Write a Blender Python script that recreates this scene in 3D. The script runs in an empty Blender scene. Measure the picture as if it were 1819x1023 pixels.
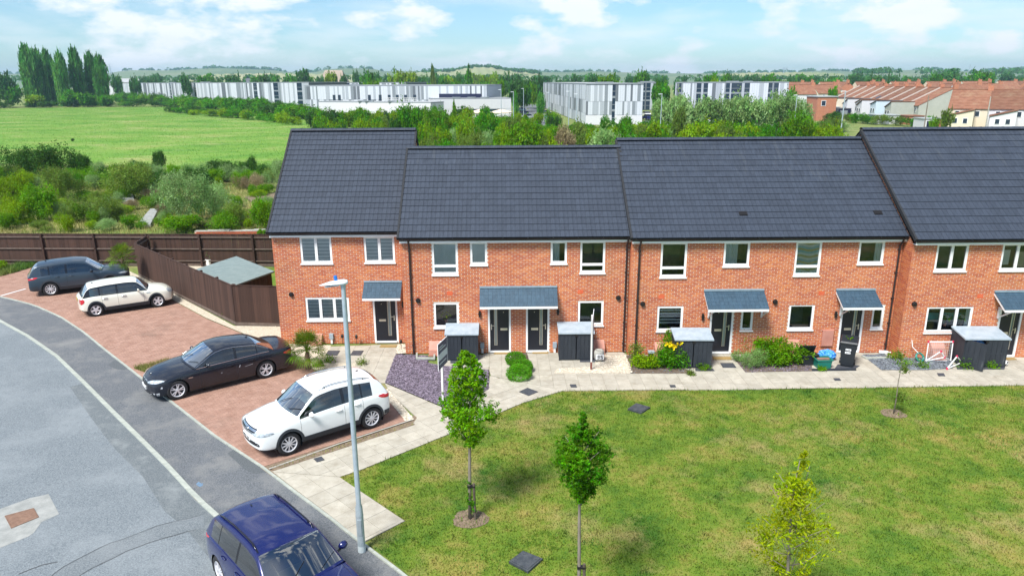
import bpy, math, random
import numpy as np
from mathutils import Vector, Matrix
random.seed(7); RNG = np.random.default_rng(7)
sc = bpy.context.scene
COL = sc.collection
# ------------------------------------------------------------------ camera
CAM_Z = 10.2; FPX = 1290.0; PITCH = math.radians(15.9); YAW = math.radians(-0.6); ROLL = 0.005
cam = bpy.data.cameras.new('camera'); cam.sensor_width = 36.0
cam.lens = FPX / 1819.0 * 36.0; cam.clip_start = 0.1; cam.clip_end = 20000
camo = bpy.data.objects.new('camera', cam); COL.objects.link(camo)
camo.matrix_world = (Matrix.Translation((0, 0, CAM_Z)) @ Matrix.Rotation(YAW, 4, 'Z')
                     @ Matrix.Rotation(math.pi / 2 - PITCH, 4, 'X') @ Matrix.Rotation(-ROLL, 4, 'Z'))
sc.camera = camo
# ------------------------------------------------------------------ sky
SUN_EL = math.radians(54); SUN_AZ = math.radians(215)      # azimuth clockwise from +Y
w = bpy.data.worlds.new('World'); sc.world = w; w.use_nodes = True
nt = w.node_tree; nt.nodes.clear()
def N(tree, t, **k):
    n = tree.nodes.new(t)
    for a, b in k.items(): setattr(n, a, b)
    return n
out = N(nt, 'ShaderNodeOutputWorld'); bg = N(nt, 'ShaderNodeBackground'); bg.inputs[1].default_value = 0.10
sky = N(nt, 'ShaderNodeTexSky'); sky.sky_type = 'NISHITA'; sky.sun_disc = False
sky.sun_elevation = SUN_EL; sky.sun_rotation = SUN_AZ; sky.air_density = 1.0; sky.dust_density = 0.4; sky.ozone_density = 1.3
tc = N(nt, 'ShaderNodeTexCoord'); sep = N(nt, 'ShaderNodeSeparateXYZ'); nt.links.new(tc.outputs['Generated'], sep.inputs[0])
# clouds lie on a flat layer overhead: direction / (z + k)
zz = N(nt, 'ShaderNodeMath', operation='MAXIMUM'); nt.links.new(sep.outputs[2], zz.inputs[0]); zz.inputs[1].default_value = 0.0
za = N(nt, 'ShaderNodeMath', operation='ADD'); nt.links.new(zz.outputs[0], za.inputs[0]); za.inputs[1].default_value = 0.16
dx = N(nt, 'ShaderNodeMath', operation='DIVIDE'); nt.links.new(sep.outputs[0], dx.inputs[0]); nt.links.new(za.outputs[0], dx.inputs[1])
dy = N(nt, 'ShaderNodeMath', operation='DIVIDE'); nt.links.new(sep.outputs[1], dy.inputs[0]); nt.links.new(za.outputs[0], dy.inputs[1])
cv = N(nt, 'ShaderNodeCombineXYZ'); nt.links.new(dx.outputs[0], cv.inputs[0]); nt.links.new(dy.outputs[0], cv.inputs[1])
cn = N(nt, 'ShaderNodeTexNoise'); cn.inputs['Scale'].default_value = 1.25; cn.inputs['Detail'].default_value = 9; cn.inputs['Roughness'].default_value = 0.56
cn.inputs['Distortion'].default_value = 0.25
nt.links.new(cv.outputs[0], cn.inputs['Vector'])
cr = N(nt, 'ShaderNodeValToRGB'); cr.color_ramp.elements[0].position = 0.44; cr.color_ramp.elements[1].position = 0.64
cr.color_ramp.elements[0].color = (0.0, 0.0, 0.0, 1); cr.color_ramp.elements[1].color = (0.5, 0.5, 0.5, 1)
nt.links.new(cn.outputs['Fac'], cr.inputs[0])
pm = N(nt, 'ShaderNodeMapping'); pm.inputs['Scale'].default_value = (1, 1, 2.4); pm.inputs['Location'].default_value = (3.1, 0.4, 0.2); nt.links.new(tc.outputs['Generated'], pm.inputs[0])
pn = N(nt, 'ShaderNodeTexNoise'); pn.inputs['Scale'].default_value = 8.0; pn.inputs['Detail'].default_value = 10; pn.inputs['Roughness'].default_value = 0.55; nt.links.new(pm.outputs[0], pn.inputs['Vector'])
pr = N(nt, 'ShaderNodeMapRange'); pr.inputs[1].default_value = 0.51; pr.inputs[2].default_value = 0.61; nt.links.new(pn.outputs['Fac'], pr.inputs[0])
cmx = N(nt, 'ShaderNodeMath', operation='MAXIMUM'); nt.links.new(pr.outputs[0], cmx.inputs[0]); nt.links.new(cr.outputs[0], cmx.inputs[1])
cn2 = N(nt, 'ShaderNodeTexNoise'); cn2.inputs['Scale'].default_value = 3.1; cn2.inputs['Detail'].default_value = 5
nt.links.new(cv.outputs[0], cn2.inputs['Vector'])
cc = N(nt, 'ShaderNodeMixRGB'); nt.links.new(cn2.outputs['Fac'], cc.inputs[0])
cc.inputs[1].default_value = (4.3, 4.7, 4.95, 1); cc.inputs[2].default_value = (5.3, 5.4, 5.45, 1)
sk = N(nt, 'ShaderNodeMixRGB', blend_type='MULTIPLY'); sk.inputs[0].default_value = 1.0; nt.links.new(sky.outputs[0], sk.inputs[1]); sk.inputs[2].default_value = (0.46, 0.60, 0.70, 1)
mx = N(nt, 'ShaderNodeMixRGB'); nt.links.new(cmx.outputs[0], mx.inputs[0]); nt.links.new(sk.outputs[0], mx.inputs[1]); nt.links.new(cc.outputs[0], mx.inputs[2])
nt.links.new(mx.outputs[0], bg.inputs[0]); nt.links.new(bg.outputs[0], out.inputs[0])
# ------------------------------------------------------------------ sun
sl = bpy.data.lights.new('sun', 'SUN'); sl.energy = 3.1; sl.angle = math.radians(17); sl.color = (1.0, 0.97, 0.91)
so = bpy.data.objects.new('sun', sl); COL.objects.link(so)
sdir = Vector((math.sin(SUN_AZ) * math.cos(SUN_EL), math.cos(SUN_AZ) * math.cos(SUN_EL), math.sin(SUN_EL)))
so.rotation_euler = sdir.to_track_quat('Z', 'Y').to_euler(); so.location = (0, 0, 60)
vs = sc.view_settings; vs.view_transform = 'Standard'; vs.look = 'None'; vs.exposure = 1.15; vs.gamma = 1.0; vs.use_curve_mapping = False
sc.cycles.max_bounces = 6; sc.cycles.diffuse_bounces = 3; sc.cycles.glossy_bounces = 3; sc.cycles.transparent_max_bounces = 12
sc.cycles.volume_bounces = 0; sc.cycles.caustics_reflective = False; sc.cycles.caustics_refractive = False
# ------------------------------------------------------------------ survey helpers (photo pixel -> point on a real plane)
def ray(u, v):
    x = (u - 909.5) / FPX; y = -(v - 511.5) / FPX
    c, s = math.cos(ROLL), math.sin(ROLL); x, y = c * x + s * y, -s * x + c * y
    cp, sp = math.cos(PITCH), math.sin(PITCH)
    X, Y, Z = x, y * sp + cp, y * cp - sp
    cy, sy = math.cos(YAW), math.sin(YAW)
    return (cy * X - sy * Y, sy * X + cy * Y, Z)
def G(u, v, z=0.0):
    r = ray(u, v); t = (z - CAM_Z) / r[2]; return (r[0] * t, r[1] * t)
def P(u, v, Y):
    r = ray(u, v); t = Y / r[1]; return (r[0] * t, CAM_Z + r[2] * t)
# ------------------------------------------------------------------ materials
MATS = {}
def mat(name, c1, c2=None, scale=4.0, rough=0.8, bump=0.0, bscale=None, tint=0.0, rnd=0.0, metal=0.0, spec=0.4, coat=0.0,
        c3=None, detail=6, nrough=0.62, stretch=None, trans=0.0, sat=0.0, satm=1.0, dirt=None, world=False):
    """Principled with a two or three colour noise, optional relief, per-piece tint (mesh attribute) and per-object tint."""
    m = bpy.data.materials.new(name); m.use_nodes = True; t = m.node_tree; L = t.links
    b = t.nodes['Principled BSDF']; b.inputs['Roughness'].default_value = rough; b.inputs['Metallic'].default_value = metal
    b.inputs['Specular IOR Level'].default_value = spec; b.inputs['Coat Weight'].default_value = coat; b.inputs['Coat Roughness'].default_value = 0.04
    c1 = (*c1, 1); col = None
    tcn = N(t, 'ShaderNodeTexCoord'); vec = tcn.outputs['Object']
    if world:
        ge = N(t, 'ShaderNodeNewGeometry'); vec = ge.outputs['Position']
    if stretch:
        mp = N(t, 'ShaderNodeMapping'); mp.inputs['Scale'].default_value = stretch[:3]
        if len(stretch) > 3: mp.inputs['Rotation'].default_value = (0, 0, stretch[3])
        L.new(vec, mp.inputs[0]); vec = mp.outputs[0]
    if c2:
        n = N(t, 'ShaderNodeTexNoise'); n.inputs['Scale'].default_value = scale; n.inputs['Detail'].default_value = detail; n.inputs['Roughness'].default_value = nrough
        L.new(vec, n.inputs['Vector'])
        r = N(t, 'ShaderNodeValToRGB'); e = r.color_ramp.elements
        e[0].position = 0.36; e[1].position = 0.66; e[0].color = c1; e[1].color = (*c2, 1)
        if c3:
            k = e.new(0.5); k.color = (*c3, 1)
        L.new(n.outputs['Fac'], r.inputs[0]); col = r.outputs[0]
    else:
        q = N(t, 'ShaderNodeRGB'); q.outputs[0].default_value = c1; col = q.outputs[0]
    if dirt:                                   # (colour, scale, lo, hi): blotches of wear
        n = N(t, 'ShaderNodeTexNoise'); n.inputs['Scale'].default_value = dirt[1]; n.inputs['Detail'].default_value = 8; n.inputs['Roughness'].default_value = 0.7
        L.new(vec, n.inputs['Vector'])
        r = N(t, 'ShaderNodeMapRange'); r.inputs[1].default_value = dirt[2]; r.inputs[2].default_value = dirt[3]; L.new(n.outputs['Fac'], r.inputs[0])
        x = N(t, 'ShaderNodeMixRGB'); L.new(r.outputs[0], x.inputs[0]); L.new(col, x.inputs[1]); x.inputs[2].default_value = (*dirt[0], 1); col = x.outputs[0]
    if tint or rnd:
        a = N(t, 'ShaderNodeAttribute'); a.attribute_name = 'tint'
        oi = N(t, 'ShaderNodeObjectInfo')
        m1 = N(t, 'ShaderNodeMath', operation='MULTIPLY'); L.new(a.outputs['Fac'], m1.inputs[0]); m1.inputs[1].default_value = tint
        m2 = N(t, 'ShaderNodeMath', operation='MULTIPLY_ADD'); L.new(oi.outputs['Random'], m2.inputs[0]); m2.inputs[1].default_value = rnd; L.new(m1.outputs[0], m2.inputs[2])
        ad = N(t, 'ShaderNodeMath', operation='ADD'); L.new(m2.outputs[0], ad.inputs[0]); ad.inputs[1].default_value = 1 - rnd / 2 - tint / 2
        hs = N(t, 'ShaderNodeHueSaturation'); hs.inputs['Saturation'].default_value = satm; L.new(ad.outputs[0], hs.inputs['Value']); L.new(col, hs.inputs['Color'])
        if sat:
            hm = N(t, 'ShaderNodeMath', operation='MULTIPLY_ADD'); L.new(a.outputs['Fac'], hm.inputs[0]); hm.inputs[1].default_value = sat; hm.inputs[2].default_value = 0.5 - sat / 2
            L.new(hm.outputs[0], hs.inputs['Hue'])
        col = hs.outputs[0]
    L.new(col, b.inputs['Base Color'])
    if bump:
        n = N(t, 'ShaderNodeTexNoise'); n.inputs['Scale'].default_value = bscale or scale * 6; n.inputs['Detail'].default_value = 5
        L.new(vec, n.inputs['Vector'])
        bp = N(t, 'ShaderNodeBump'); bp.inputs['Strength'].default_value = min(1, bump * 8); bp.inputs['Distance'].default_value = bump
        L.new(n.outputs['Fac'], bp.inputs['Height']); L.new(bp.outputs[0], b.inputs['Normal'])
    if trans:                                  # thin leaves pass some light
        tr = N(t, 'ShaderNodeBsdfTranslucent'); L.new(col, tr.inputs[0]); ms = N(t, 'ShaderNodeMixShader'); ms.inputs[0].default_value = trans
        L.new(b.outputs[0], ms.inputs[1]); L.new(tr.outputs[0], ms.inputs[2]); L.new(ms.outputs[0], t.nodes['Material Output'].inputs[0])
    MATS[name] = m; return m
def glassmat(name, tintc, refl_rough=0.02, boost=1.0):
    m = bpy.data.materials.new(name); m.use_nodes = True; t = m.node_tree; L = t.links; t.nodes.remove(t.nodes['Principled BSDF'])
    tr = N(t, 'ShaderNodeBsdfTransparent'); tr.inputs[0].default_value = (*tintc, 1)
    gl = N(t, 'ShaderNodeBsdfGlossy'); gl.inputs['Roughness'].default_value = refl_rough
    fr = N(t, 'ShaderNodeFresnel'); fr.inputs[0].default_value = 1.52
    mu = N(t, 'ShaderNodeMath', operation='MULTIPLY'); L.new(fr.outputs[0], mu.inputs[0]); mu.inputs[1].default_value = boost; mu.use_clamp = True
    ms = N(t, 'ShaderNodeMixShader'); L.new(mu.outputs[0], ms.inputs[0]); L.new(tr.outputs[0], ms.inputs[1]); L.new(gl.outputs[0], ms.inputs[2])
    L.new(ms.outputs[0], t.nodes['Material Output'].inputs[0]); MATS[name] = m; return m
def foliage(name, a, b, c, trans=0.5):
    return mat(name, a, c, scale=1.3, rough=0.55, tint=0.9, rnd=0.25, c3=b, sat=0.05, satm=1.22, spec=0.25, trans=trans)
# ------------------------------------------------------------------ mesh builder
class MB:
    def __init__(s): s.v = []; s.f = []; s.m = []; s.t = []
    def add(s, vs, fs, mi=0, t=0.5):
        o = len(s.v); s.v += [tuple(p) for p in vs]
        for f in fs: s.f.append([o + i for i in f]); s.m.append(mi); s.t.append(t)
        return s
    def poly(s, pts, mi=0, t=0.5): return s.add(pts, [list(range(len(pts)))], mi, t)
    def box(s, x0, x1, y0, y1, z0, z1, mi=0, t=0.5, M=None):
        p = [(x0, y0, z0), (x1, y0, z0), (x1, y1, z0), (x0, y1, z0), (x0, y0, z1), (x1, y0, z1), (x1, y1, z1), (x0, y1, z1)]
        if M is not None: p = [tuple(M @ Vector(q)) for q in p]
        return s.add(p, [(0, 3, 2, 1), (4, 5, 6, 7), (0, 1, 5, 4), (1, 2, 6, 5), (2, 3, 7, 6), (3, 0, 4, 7)], mi, t)
    def prism(s, poly, z0, z1, mi=0, t=0.5, bottom=True):
        n = len(poly); vs = [(x, y, z0) for x, y in poly] + [(x, y, z1) for x, y in poly]
        fs = [[(i), (i + 1) % n, n + (i + 1) % n, n + i] for i in range(n)] + [list(range(n, 2 * n))]
        if bottom: fs.append(list(range(n - 1, -1, -1)))
        return s.add(vs, fs, mi, t)
    def tube(s, pts, r, n=8, mi=0, caps=True, t=0.5):
        pts = [Vector(p) for p in pts]; rs = r if isinstance(r, (list, tuple)) else [r] * len(pts); vs = []; fs = []
        up = Vector((0, 0, 1))
        for i, p in enumerate(pts):
            d = (pts[min(i + 1, len(pts) - 1)] - pts[max(i - 1, 0)]).normalized()
            a = d.cross(up if abs(d.z) < 0.9 else Vector((0, 1, 0))).normalized(); b = d.cross(a)
            for k in range(n):
                g = 2 * math.pi * k / n; vs.append(p + (a * math.cos(g) + b * math.sin(g)) * rs[i])
        for i in range(len(pts) - 1):
            for k in range(n): fs.append((i * n + k, i * n + (k + 1) % n, (i + 1) * n + (k + 1) % n, (i + 1) * n + k))
        if caps: fs.append(list(range(n - 1, -1, -1))); fs.append(list(range((len(pts) - 1) * n, len(pts) * n)))
        return s.add(vs, fs, mi, t)
    def lathe(s, prof, n=16, axis='z', c=(0, 0, 0), mi=0):
        vs = []; fs = []
        for r, h in prof:
            for k in range(n):
                g = 2 * math.pi * k / n; a, b = r * math.cos(g), r * math.sin(g)
                q = (a, b, h) if axis == 'z' else ((a, h, b) if axis == 'y' else (h, a, b))
                vs.append((q[0] + c[0], q[1] + c[1], q[2] + c[2]))
        for i in range(len(prof) - 1):
            for k in range(n): fs.append((i * n + k, i * n + (k + 1) % n, (i + 1) * n + (k + 1) % n, (i + 1) * n + k))
        return s.add(vs, fs, mi)
    def grid(s, P2, mi=0, t=0.5):
        R = len(P2); C = len(P2[0]); vs = [p for row in P2 for p in row]
        fs = [(i * C + j, i * C + j + 1, (i + 1) * C + j + 1, (i + 1) * C + j) for i in range(R - 1) for j in range(C - 1)]
        return s.add(vs, fs, mi, t)
    def mesh(s, name, mats, smooth=False):
        me = bpy.data.meshes.new(name); me.from_pydata(s.v, [], s.f)
        mats = mats if isinstance(mats, (list, tuple)) else [mats]
        for q in mats: me.materials.append(q)
        if len(mats) > 1: me.polygons.foreach_set('material_index', s.m)
        if any(x != 0.5 for x in s.t):
            at = me.attributes.new('tint', 'FLOAT', 'FACE'); at.data.foreach_set('value', s.t)
        if smooth: me.polygons.foreach_set('use_smooth', [True] * len(s.f))
        me.update(); return me
    def build(s, name, mats, parent=None, loc=(0, 0, 0), smooth=False):
        return obj(name, s.mesh(name, mats, smooth), parent, loc)
def obj(name, me, parent=None, loc=(0, 0, 0), rot=None, scale=None):
    o = bpy.data.objects.new(name, me); COL.objects.link(o); o.location = loc
    if rot is not None: o.rotation_euler = rot
    if scale is not None: o.scale = scale
    if parent is not None: o.parent = parent
    return o
def tag(o, label=None, cat=None, group=None, kind=None):
    if label: o['label'] = label
    if cat: o['category'] = cat
    if group: o['group'] = group
    if kind: o['kind'] = kind
    return o
def empty(name, loc, label, cat, rz=0.0, group=None):
    o = bpy.data.objects.new(name, None); COL.objects.link(o); o.location = loc; o.rotation_euler = (0, 0, rz); o.empty_display_size = 0.2
    return tag(o, label, cat, group)
def npmesh(name, V, F, mats, tint=None, smooth=False, midx=None):
    """fast mesh from numpy: V (n,3), F (m,k) all faces of the same size"""
    me = bpy.data.meshes.new(name); V = np.asarray(V, np.float32); F = np.asarray(F, np.int32); m, k = F.shape
    me.vertices.add(len(V)); me.vertices.foreach_set('co', V.ravel())
    me.loops.add(m * k); me.loops.foreach_set('vertex_index', F.ravel())
    me.polygons.add(m); me.polygons.foreach_set('loop_start', np.arange(0, m * k, k, dtype=np.int32))
    for q in (mats if isinstance(mats, (list, tuple)) else [mats]): me.materials.append(q)
    if midx is not None: me.polygons.foreach_set('material_index', np.asarray(midx, np.int32))
    if tint is not None:
        at = me.attributes.new('tint', 'FLOAT', 'FACE'); at.data.foreach_set('value', np.asarray(tint, np.float32))
    me.polygons.foreach_set('use_smooth', np.full(m, bool(smooth)))
    me.update(calc_edges=True); me.validate(); return me
def boxes_np(B, skip_back=True):
    """B (n,6): x0,x1,y0,y1,z0,z1 -> verts, quads (back face y1 left out)"""
    B = np.asarray(B, np.float32); n = len(B); x0, x1, y0, y1, z0, z1 = B.T
    V = np.stack([np.stack(c, 1) for c in [(x0, y0, z0), (x1, y0, z0), (x1, y1, z0), (x0, y1, z0), (x0, y0, z1), (x1, y0, z1), (x1, y1, z1), (x0, y1, z1)]], 1).reshape(-1, 3)
    q = np.array([(0, 1, 5, 4), (1, 2, 6, 5), (3, 0, 4, 7), (4, 5, 6, 7), (0, 3, 2, 1)])
    F = (q[None] + (np.arange(n) * 8)[:, None, None]).reshape(-1, 4); return V, F, len(q)
def inside(p, poly):
    x, y = p; c = False; n = len(poly); j = n - 1
    for i in range(n):
        xi, yi = poly[i]; xj, yj = poly[j]
        if (yi > y) != (yj > y) and x < (xj - xi) * (y - yi) / (yj - yi) + xi: c = not c
        j = i
    return c
def inside_np(X, Y, poly):
    c = np.zeros(len(X), bool); n = len(poly); j = n - 1
    for i in range(n):
        xi, yi = poly[i]; xj, yj = poly[j]
        if yi != yj: c ^= ((yi > Y) != (yj > Y)) & (X < (xj - xi) * (Y - yi) / (yj - yi) + xi)
        j = i
    return c
def sheet(name, poly, z, m, kind='structure', parent=None):
    from mathutils.geometry import tessellate_polygon
    tr = tessellate_polygon([[Vector((x, y, 0)) for x, y in poly]])
    me = bpy.data.meshes.new(name); fs = []
    for t in tr:
        a, b, c = [Vector(poly[i]) for i in t]
        fs.append(t if (b - a).cross(c - a) > 0 else (t[0], t[2], t[1]))
    me.from_pydata([(x, y, z) for x, y in poly], [], fs); me.materials.append(m); me.update()
    return tag(obj(name, me, parent), kind=kind)
# ------------------------------------------------------------------ material library
mat('ground_rough', (0.10, 0.15, 0.03), (0.24, 0.22, 0.09), scale=0.35, c3=(0.15, 0.20, 0.045), rough=0.95, bump=0.15, bscale=2.5, world=True)
mat('meadow', (0.070, 0.195, 0.012), (0.235, 0.28, 0.07), scale=0.06, c3=(0.125, 0.25, 0.024), rough=0.95, bump=0.2, bscale=1.2, detail=10, nrough=.74, stretch=(1, 1.5, 1, 0.15), dirt=((0.33, 0.32, 0.13), 0.07, 0.56, 0.74), world=True)
mat('waste_grass', (0.22, 0.19, 0.07), (0.11, 0.19, 0.03), scale=0.16, c3=(0.27, 0.25, 0.09), rough=0.95, bump=0.1, bscale=4, dirt=((0.22, 0.16, 0.11), 0.5, 0.6, 0.72), world=True)
mat('lawn', (0.038, 0.108, 0.006), (0.26, 0.215, 0.055), scale=0.5, c3=(0.112, 0.178, 0.013), rough=0.95, bump=0.03, bscale=40, detail=12, nrough=.76, dirt=((0.31, 0.235, 0.095), 0.38, 0.52, 0.72), world=True)
mat('meadow_blade', (0.080, 0.22, 0.013), (0.28, 0.32, 0.085), scale=0.06, c3=(0.145, 0.285, 0.028), rough=0.8, tint=0.8, trans=0.3, detail=10, nrough=.74, stretch=(1, 1.5, 1, 0.15), dirt=((0.38, 0.36, 0.15), 0.07, 0.56, 0.74), world=True)
mat('grass_blade', (0.042, 0.135, 0.006), (0.285, 0.245, 0.055), scale=0.5, c3=(0.130, 0.205, 0.015), rough=0.7, tint=1.0, trans=0.3, detail=12, nrough=.76, dirt=((0.33, 0.25, 0.10), 0.38, 0.53, 0.74), world=True)
mat('rough_blade', (0.09, 0.20, 0.025), (0.36, 0.30, 0.11), scale=0.2, c3=(0.22, 0.25, 0.06), rough=0.8, tint=0.8, trans=0.25, world=True)
mat('weed', (0.06, 0.19, 0.02), (0.15, 0.30, 0.04), scale=2, rough=0.6, tint=0.7, trans=0.3)
mat('road', (0.098, 0.118, 0.134), (0.225, 0.252, 0.270), scale=34, rough=0.9, bump=0.006, bscale=90, dirt=((0.245, 0.27, 0.285), 0.45, 0.45, 0.8), world=True)
mat('footway', (0.066, 0.074, 0.084), (0.172, 0.182, 0.195), scale=28, rough=0.9, bump=0.006, bscale=80, dirt=((0.21, 0.21, 0.205), 0.7, 0.48, 0.74), world=True)
mat('tarmac_dark', (0.065, 0.075, 0.083), (0.13, 0.14, 0.148), scale=30, rough=0.9, bump=0.004, bscale=120, world=True)
mat('tarmac_band', (0.085, 0.100, 0.110), (0.175, 0.195, 0.205), scale=30, rough=0.9, bump=0.005, bscale=90, dirt=((0.21, 0.23, 0.235), 1.2, 0.5, 0.7), world=True)
mat('tarmac_strip', (0.09, 0.107, 0.12), (0.205, 0.228, 0.242), scale=32, rough=0.9, bump=0.006, bscale=90, dirt=((0.23, 0.25, 0.262), 0.45, 0.45, 0.8), world=True)
mat('concrete', (0.30, 0.29, 0.26), (0.40, 0.39, 0.35), scale=8, rough=0.85, bump=0.003, rnd=0.12, dirt=((0.2, 0.19, 0.16), 2.5, 0.6, 0.75))
mat('concrete_light', (0.30, 0.325, 0.29), (0.40, 0.42, 0.375), scale=5, rough=0.85, bump=0.003, rnd=0.12, dirt=((0.2, 0.2, 0.17), 4.0, 0.6, 0.78))
mat('concrete_patch', (0.24, 0.25, 0.24), (0.34, 0.345, 0.33), scale=3, rough=0.9, bump=0.006, dirt=((0.15, 0.15, 0.15), 2.0, 0.6, 0.75), world=True)
mat('crack', (0.07, 0.075, 0.08), rough=1)
mat('slab', (0.35, 0.32, 0.262), (0.44, 0.41, 0.345), scale=3, rough=0.85, bump=0.002, rnd=0.16, dirt=((0.25, 0.22, 0.165), 1.4, 0.55, 0.78), world=True)
mat('slab_joint', (0.20, 0.17, 0.12), (0.30, 0.26, 0.19), scale=6, rough=1, world=True)
mat('block', (0.29, 0.165, 0.122), (0.375, 0.228, 0.176), scale=2.2, rough=0.85, tint=0.13, rnd=0.13, c3=(0.33, 0.196, 0.148), dirt=((0.17, 0.115, 0.088), 0.35, 0.57, 0.78), world=True)
mat('block_joint', (0.24, 0.16, 0.125), (0.30, 0.215, 0.165), scale=8, rough=1, world=True)
mat('slate_purple', (0.105, 0.082, 0.118), (0.205, 0.168, 0.215), scale=9, rough=0.7, tint=1.1, spec=0.5)
mat('slate_grey', (0.10, 0.115, 0.14), (0.18, 0.20, 0.22), scale=9, rough=0.7, tint=1.0)
mat('gravel', (0.52, 0.45, 0.35), (0.68, 0.62, 0.52), scale=9, rough=0.85, tint=0.5)
mat('gravel_base', (0.44, 0.38, 0.29), (0.56, 0.50, 0.40), scale=14, rough=1, world=True)
mat('soil', (0.085, 0.060, 0.045), (0.16, 0.12, 0.09), scale=12, rough=1, bump=0.02, world=True)
mat('soil_dry', (0.155, 0.112, 0.078), (0.235, 0.18, 0.125), scale=9, rough=1, bump=0.02, world=True)
mat('brick', (0.43, 0.112, 0.041), (0.51, 0.150, 0.056), scale=0.5, rough=0.85, tint=0.32, sat=0.015, c3=(0.47, 0.13, 0.048), dirt=((0.36, 0.145, 0.058), 0.4, 0.54, 0.8), world=True)
mat('mortar', (0.57, 0.47, 0.38), (0.65, 0.55, 0.45), scale=5, rough=0.95)
mat('upvc', (0.80, 0.80, 0.80), rough=0.25, spec=0.5)
mat('upvc_edge', (0.72, 0.73, 0.74), rough=0.3)
mat('fascia_white', (0.78, 0.79, 0.80), rough=0.3)
mat('black_plastic', (0.014, 0.013, 0.014), rough=0.4)
mat('pipe_brown', (0.030, 0.022, 0.022), rough=0.4)
mat('tile', (0.030, 0.039, 0.058), (0.046, 0.058, 0.083), scale=2.5, rough=0.62, tint=0.16, rnd=0.16, stretch=(6, 1, 1), bump=0.001, bscale=50, spec=0.3, dirt=((0.070, 0.080, 0.095), 0.7, 0.54, 0.82))
mat('tile_under', (0.02, 0.022, 0.026), rough=0.8)
mat('canopy_tile', (0.026, 0.058, 0.092), (0.040, 0.082, 0.122), scale=7, rough=0.6, stretch=(3, 1, 1), tint=0.18, bump=0.003)
mat('lead', (0.20, 0.27, 0.32), (0.27, 0.34, 0.40), scale=5, rough=0.5)
mat('door_navy', (0.007, 0.009, 0.017), rough=0.35, spec=0.5)
mat('steel', (0.62, 0.60, 0.55), rough=0.3, metal=0.9)
mat('galvanised', (0.36, 0.44, 0.49), (0.47, 0.54, 0.58), scale=6, rough=0.45, metal=0.35, dirt=((0.30, 0.36, 0.40), 3, 0.55, 0.7))
mat('lamp_white', (0.72, 0.76, 0.79), rough=0.4)
mat('blue_cap', (0.02, 0.16, 0.52), rough=0.35)
mat('mat_coir', (0.27, 0.18, 0.07), (0.36, 0.25, 0.10), scale=40, rough=1, bump=0.004)
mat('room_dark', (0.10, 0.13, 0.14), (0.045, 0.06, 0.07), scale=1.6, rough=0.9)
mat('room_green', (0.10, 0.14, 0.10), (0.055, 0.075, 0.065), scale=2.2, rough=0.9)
mat('blind_cream', (0.78, 0.84, 0.80), (0.82, 0.87, 0.83), scale=3, rough=0.9)
mat('blind_grey_a', (0.84, 0.88, 0.89), rough=0.9); mat('blind_grey_b', (0.52, 0.60, 0.63), rough=0.9)
mat('curtain_blue', (0.30, 0.50, 0.56), rough=0.9); mat('curtain_yellow', (0.52, 0.46, 0.22), rough=0.9); mat('curtain_white', (0.62, 0.66, 0.64), rough=0.9)
mat('curtain_tan', (0.42, 0.38, 0.28), rough=0.9)
mat('teal', (0.05, 0.30, 0.34), rough=0.6)
mat('terracotta', (0.45, 0.20, 0.15), (0.53, 0.25, 0.19), scale=4, rough=0.6)
mat('bin_store', (0.018, 0.023, 0.032), (0.032, 0.038, 0.048), scale=5, rough=0.55, stretch=(1, 1, 0.2), dirt=((0.10, 0.11, 0.12), 5, 0.63, 0.75))
mat('bin_lid', (0.30, 0.36, 0.41), (0.38, 0.44, 0.49), scale=4, rough=0.5)
mat('wheelie', (0.018, 0.022, 0.028), rough=0.45)
mat('green_box', (0.012, 0.17, 0.13), rough=0.45)
mat('blue_bag', (0.02, 0.17, 0.62), (0.20, 0.46, 0.85), scale=14, rough=0.3, c3=(0.05, 0.28, 0.75))
mat('white_paint', (0.80, 0.80, 0.80), rough=0.4)
mat('red_plastic', (0.62, 0.03, 0.09), rough=0.4)
mat('net', (0.45, 0.47, 0.47), rough=0.9)
mat('wood_white', (0.76, 0.75, 0.73), rough=0.6)
mat('wood_red', (0.20, 0.055, 0.04), rough=0.7)
mat('sign_navy', (0.035, 0.05, 0.105), rough=0.45); mat('sign_pale', (0.50, 0.57, 0.60), rough=0.5); mat('sign_white', (0.80, 0.80, 0.82), rough=0.5)
mat('fence_brown', (0.042, 0.021, 0.015), (0.076, 0.041, 0.030), scale=5, rough=0.85, stretch=(1, 1, 0.12), rnd=0.5, dirt=((0.26, 0.21, 0.19), 9, 0.69, 0.76))
mat('fence_rail', (0.10, 0.072, 0.058), (0.15, 0.115, 0.095), scale=5, rough=0.85, rnd=0.2)
mat('fence_grey', (0.36, 0.34, 0.28), (0.46, 0.44, 0.37), scale=5, rough=0.85, stretch=(1, 1, 0.1), rnd=0.3)
mat('shed_felt', (0.155, 0.205, 0.205), (0.20, 0.25, 0.245), scale=3, rough=0.9, bump=0.003)
mat('iron', (0.045, 0.05, 0.062), (0.075, 0.08, 0.092), scale=14, rough=0.6, bump=0.004)
mat('rust', (0.17, 0.10, 0.07), (0.24, 0.145, 0.10), scale=9, rough=0.8, bump=0.005)
mat('cover_black', (0.035, 0.042, 0.052), (0.075, 0.083, 0.09), scale=9, rough=0.6, bump=0.006, dirt=((0.26, 0.24, 0.09), 7, 0.66, 0.74))
mat('bark', (0.15, 0.125, 0.095), (0.25, 0.22, 0.18), scale=9, rough=0.9, bump=0.01, stretch=(1, 1, 0.25))
mat('bark_dark', (0.07, 0.055, 0.04), (0.13, 0.105, 0.08), scale=6, rough=0.9, bump=0.01)
mat('trunk_palm', (0.10, 0.065, 0.04), (0.19, 0.135, 0.085), scale=12, rough=1, bump=0.02)
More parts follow.
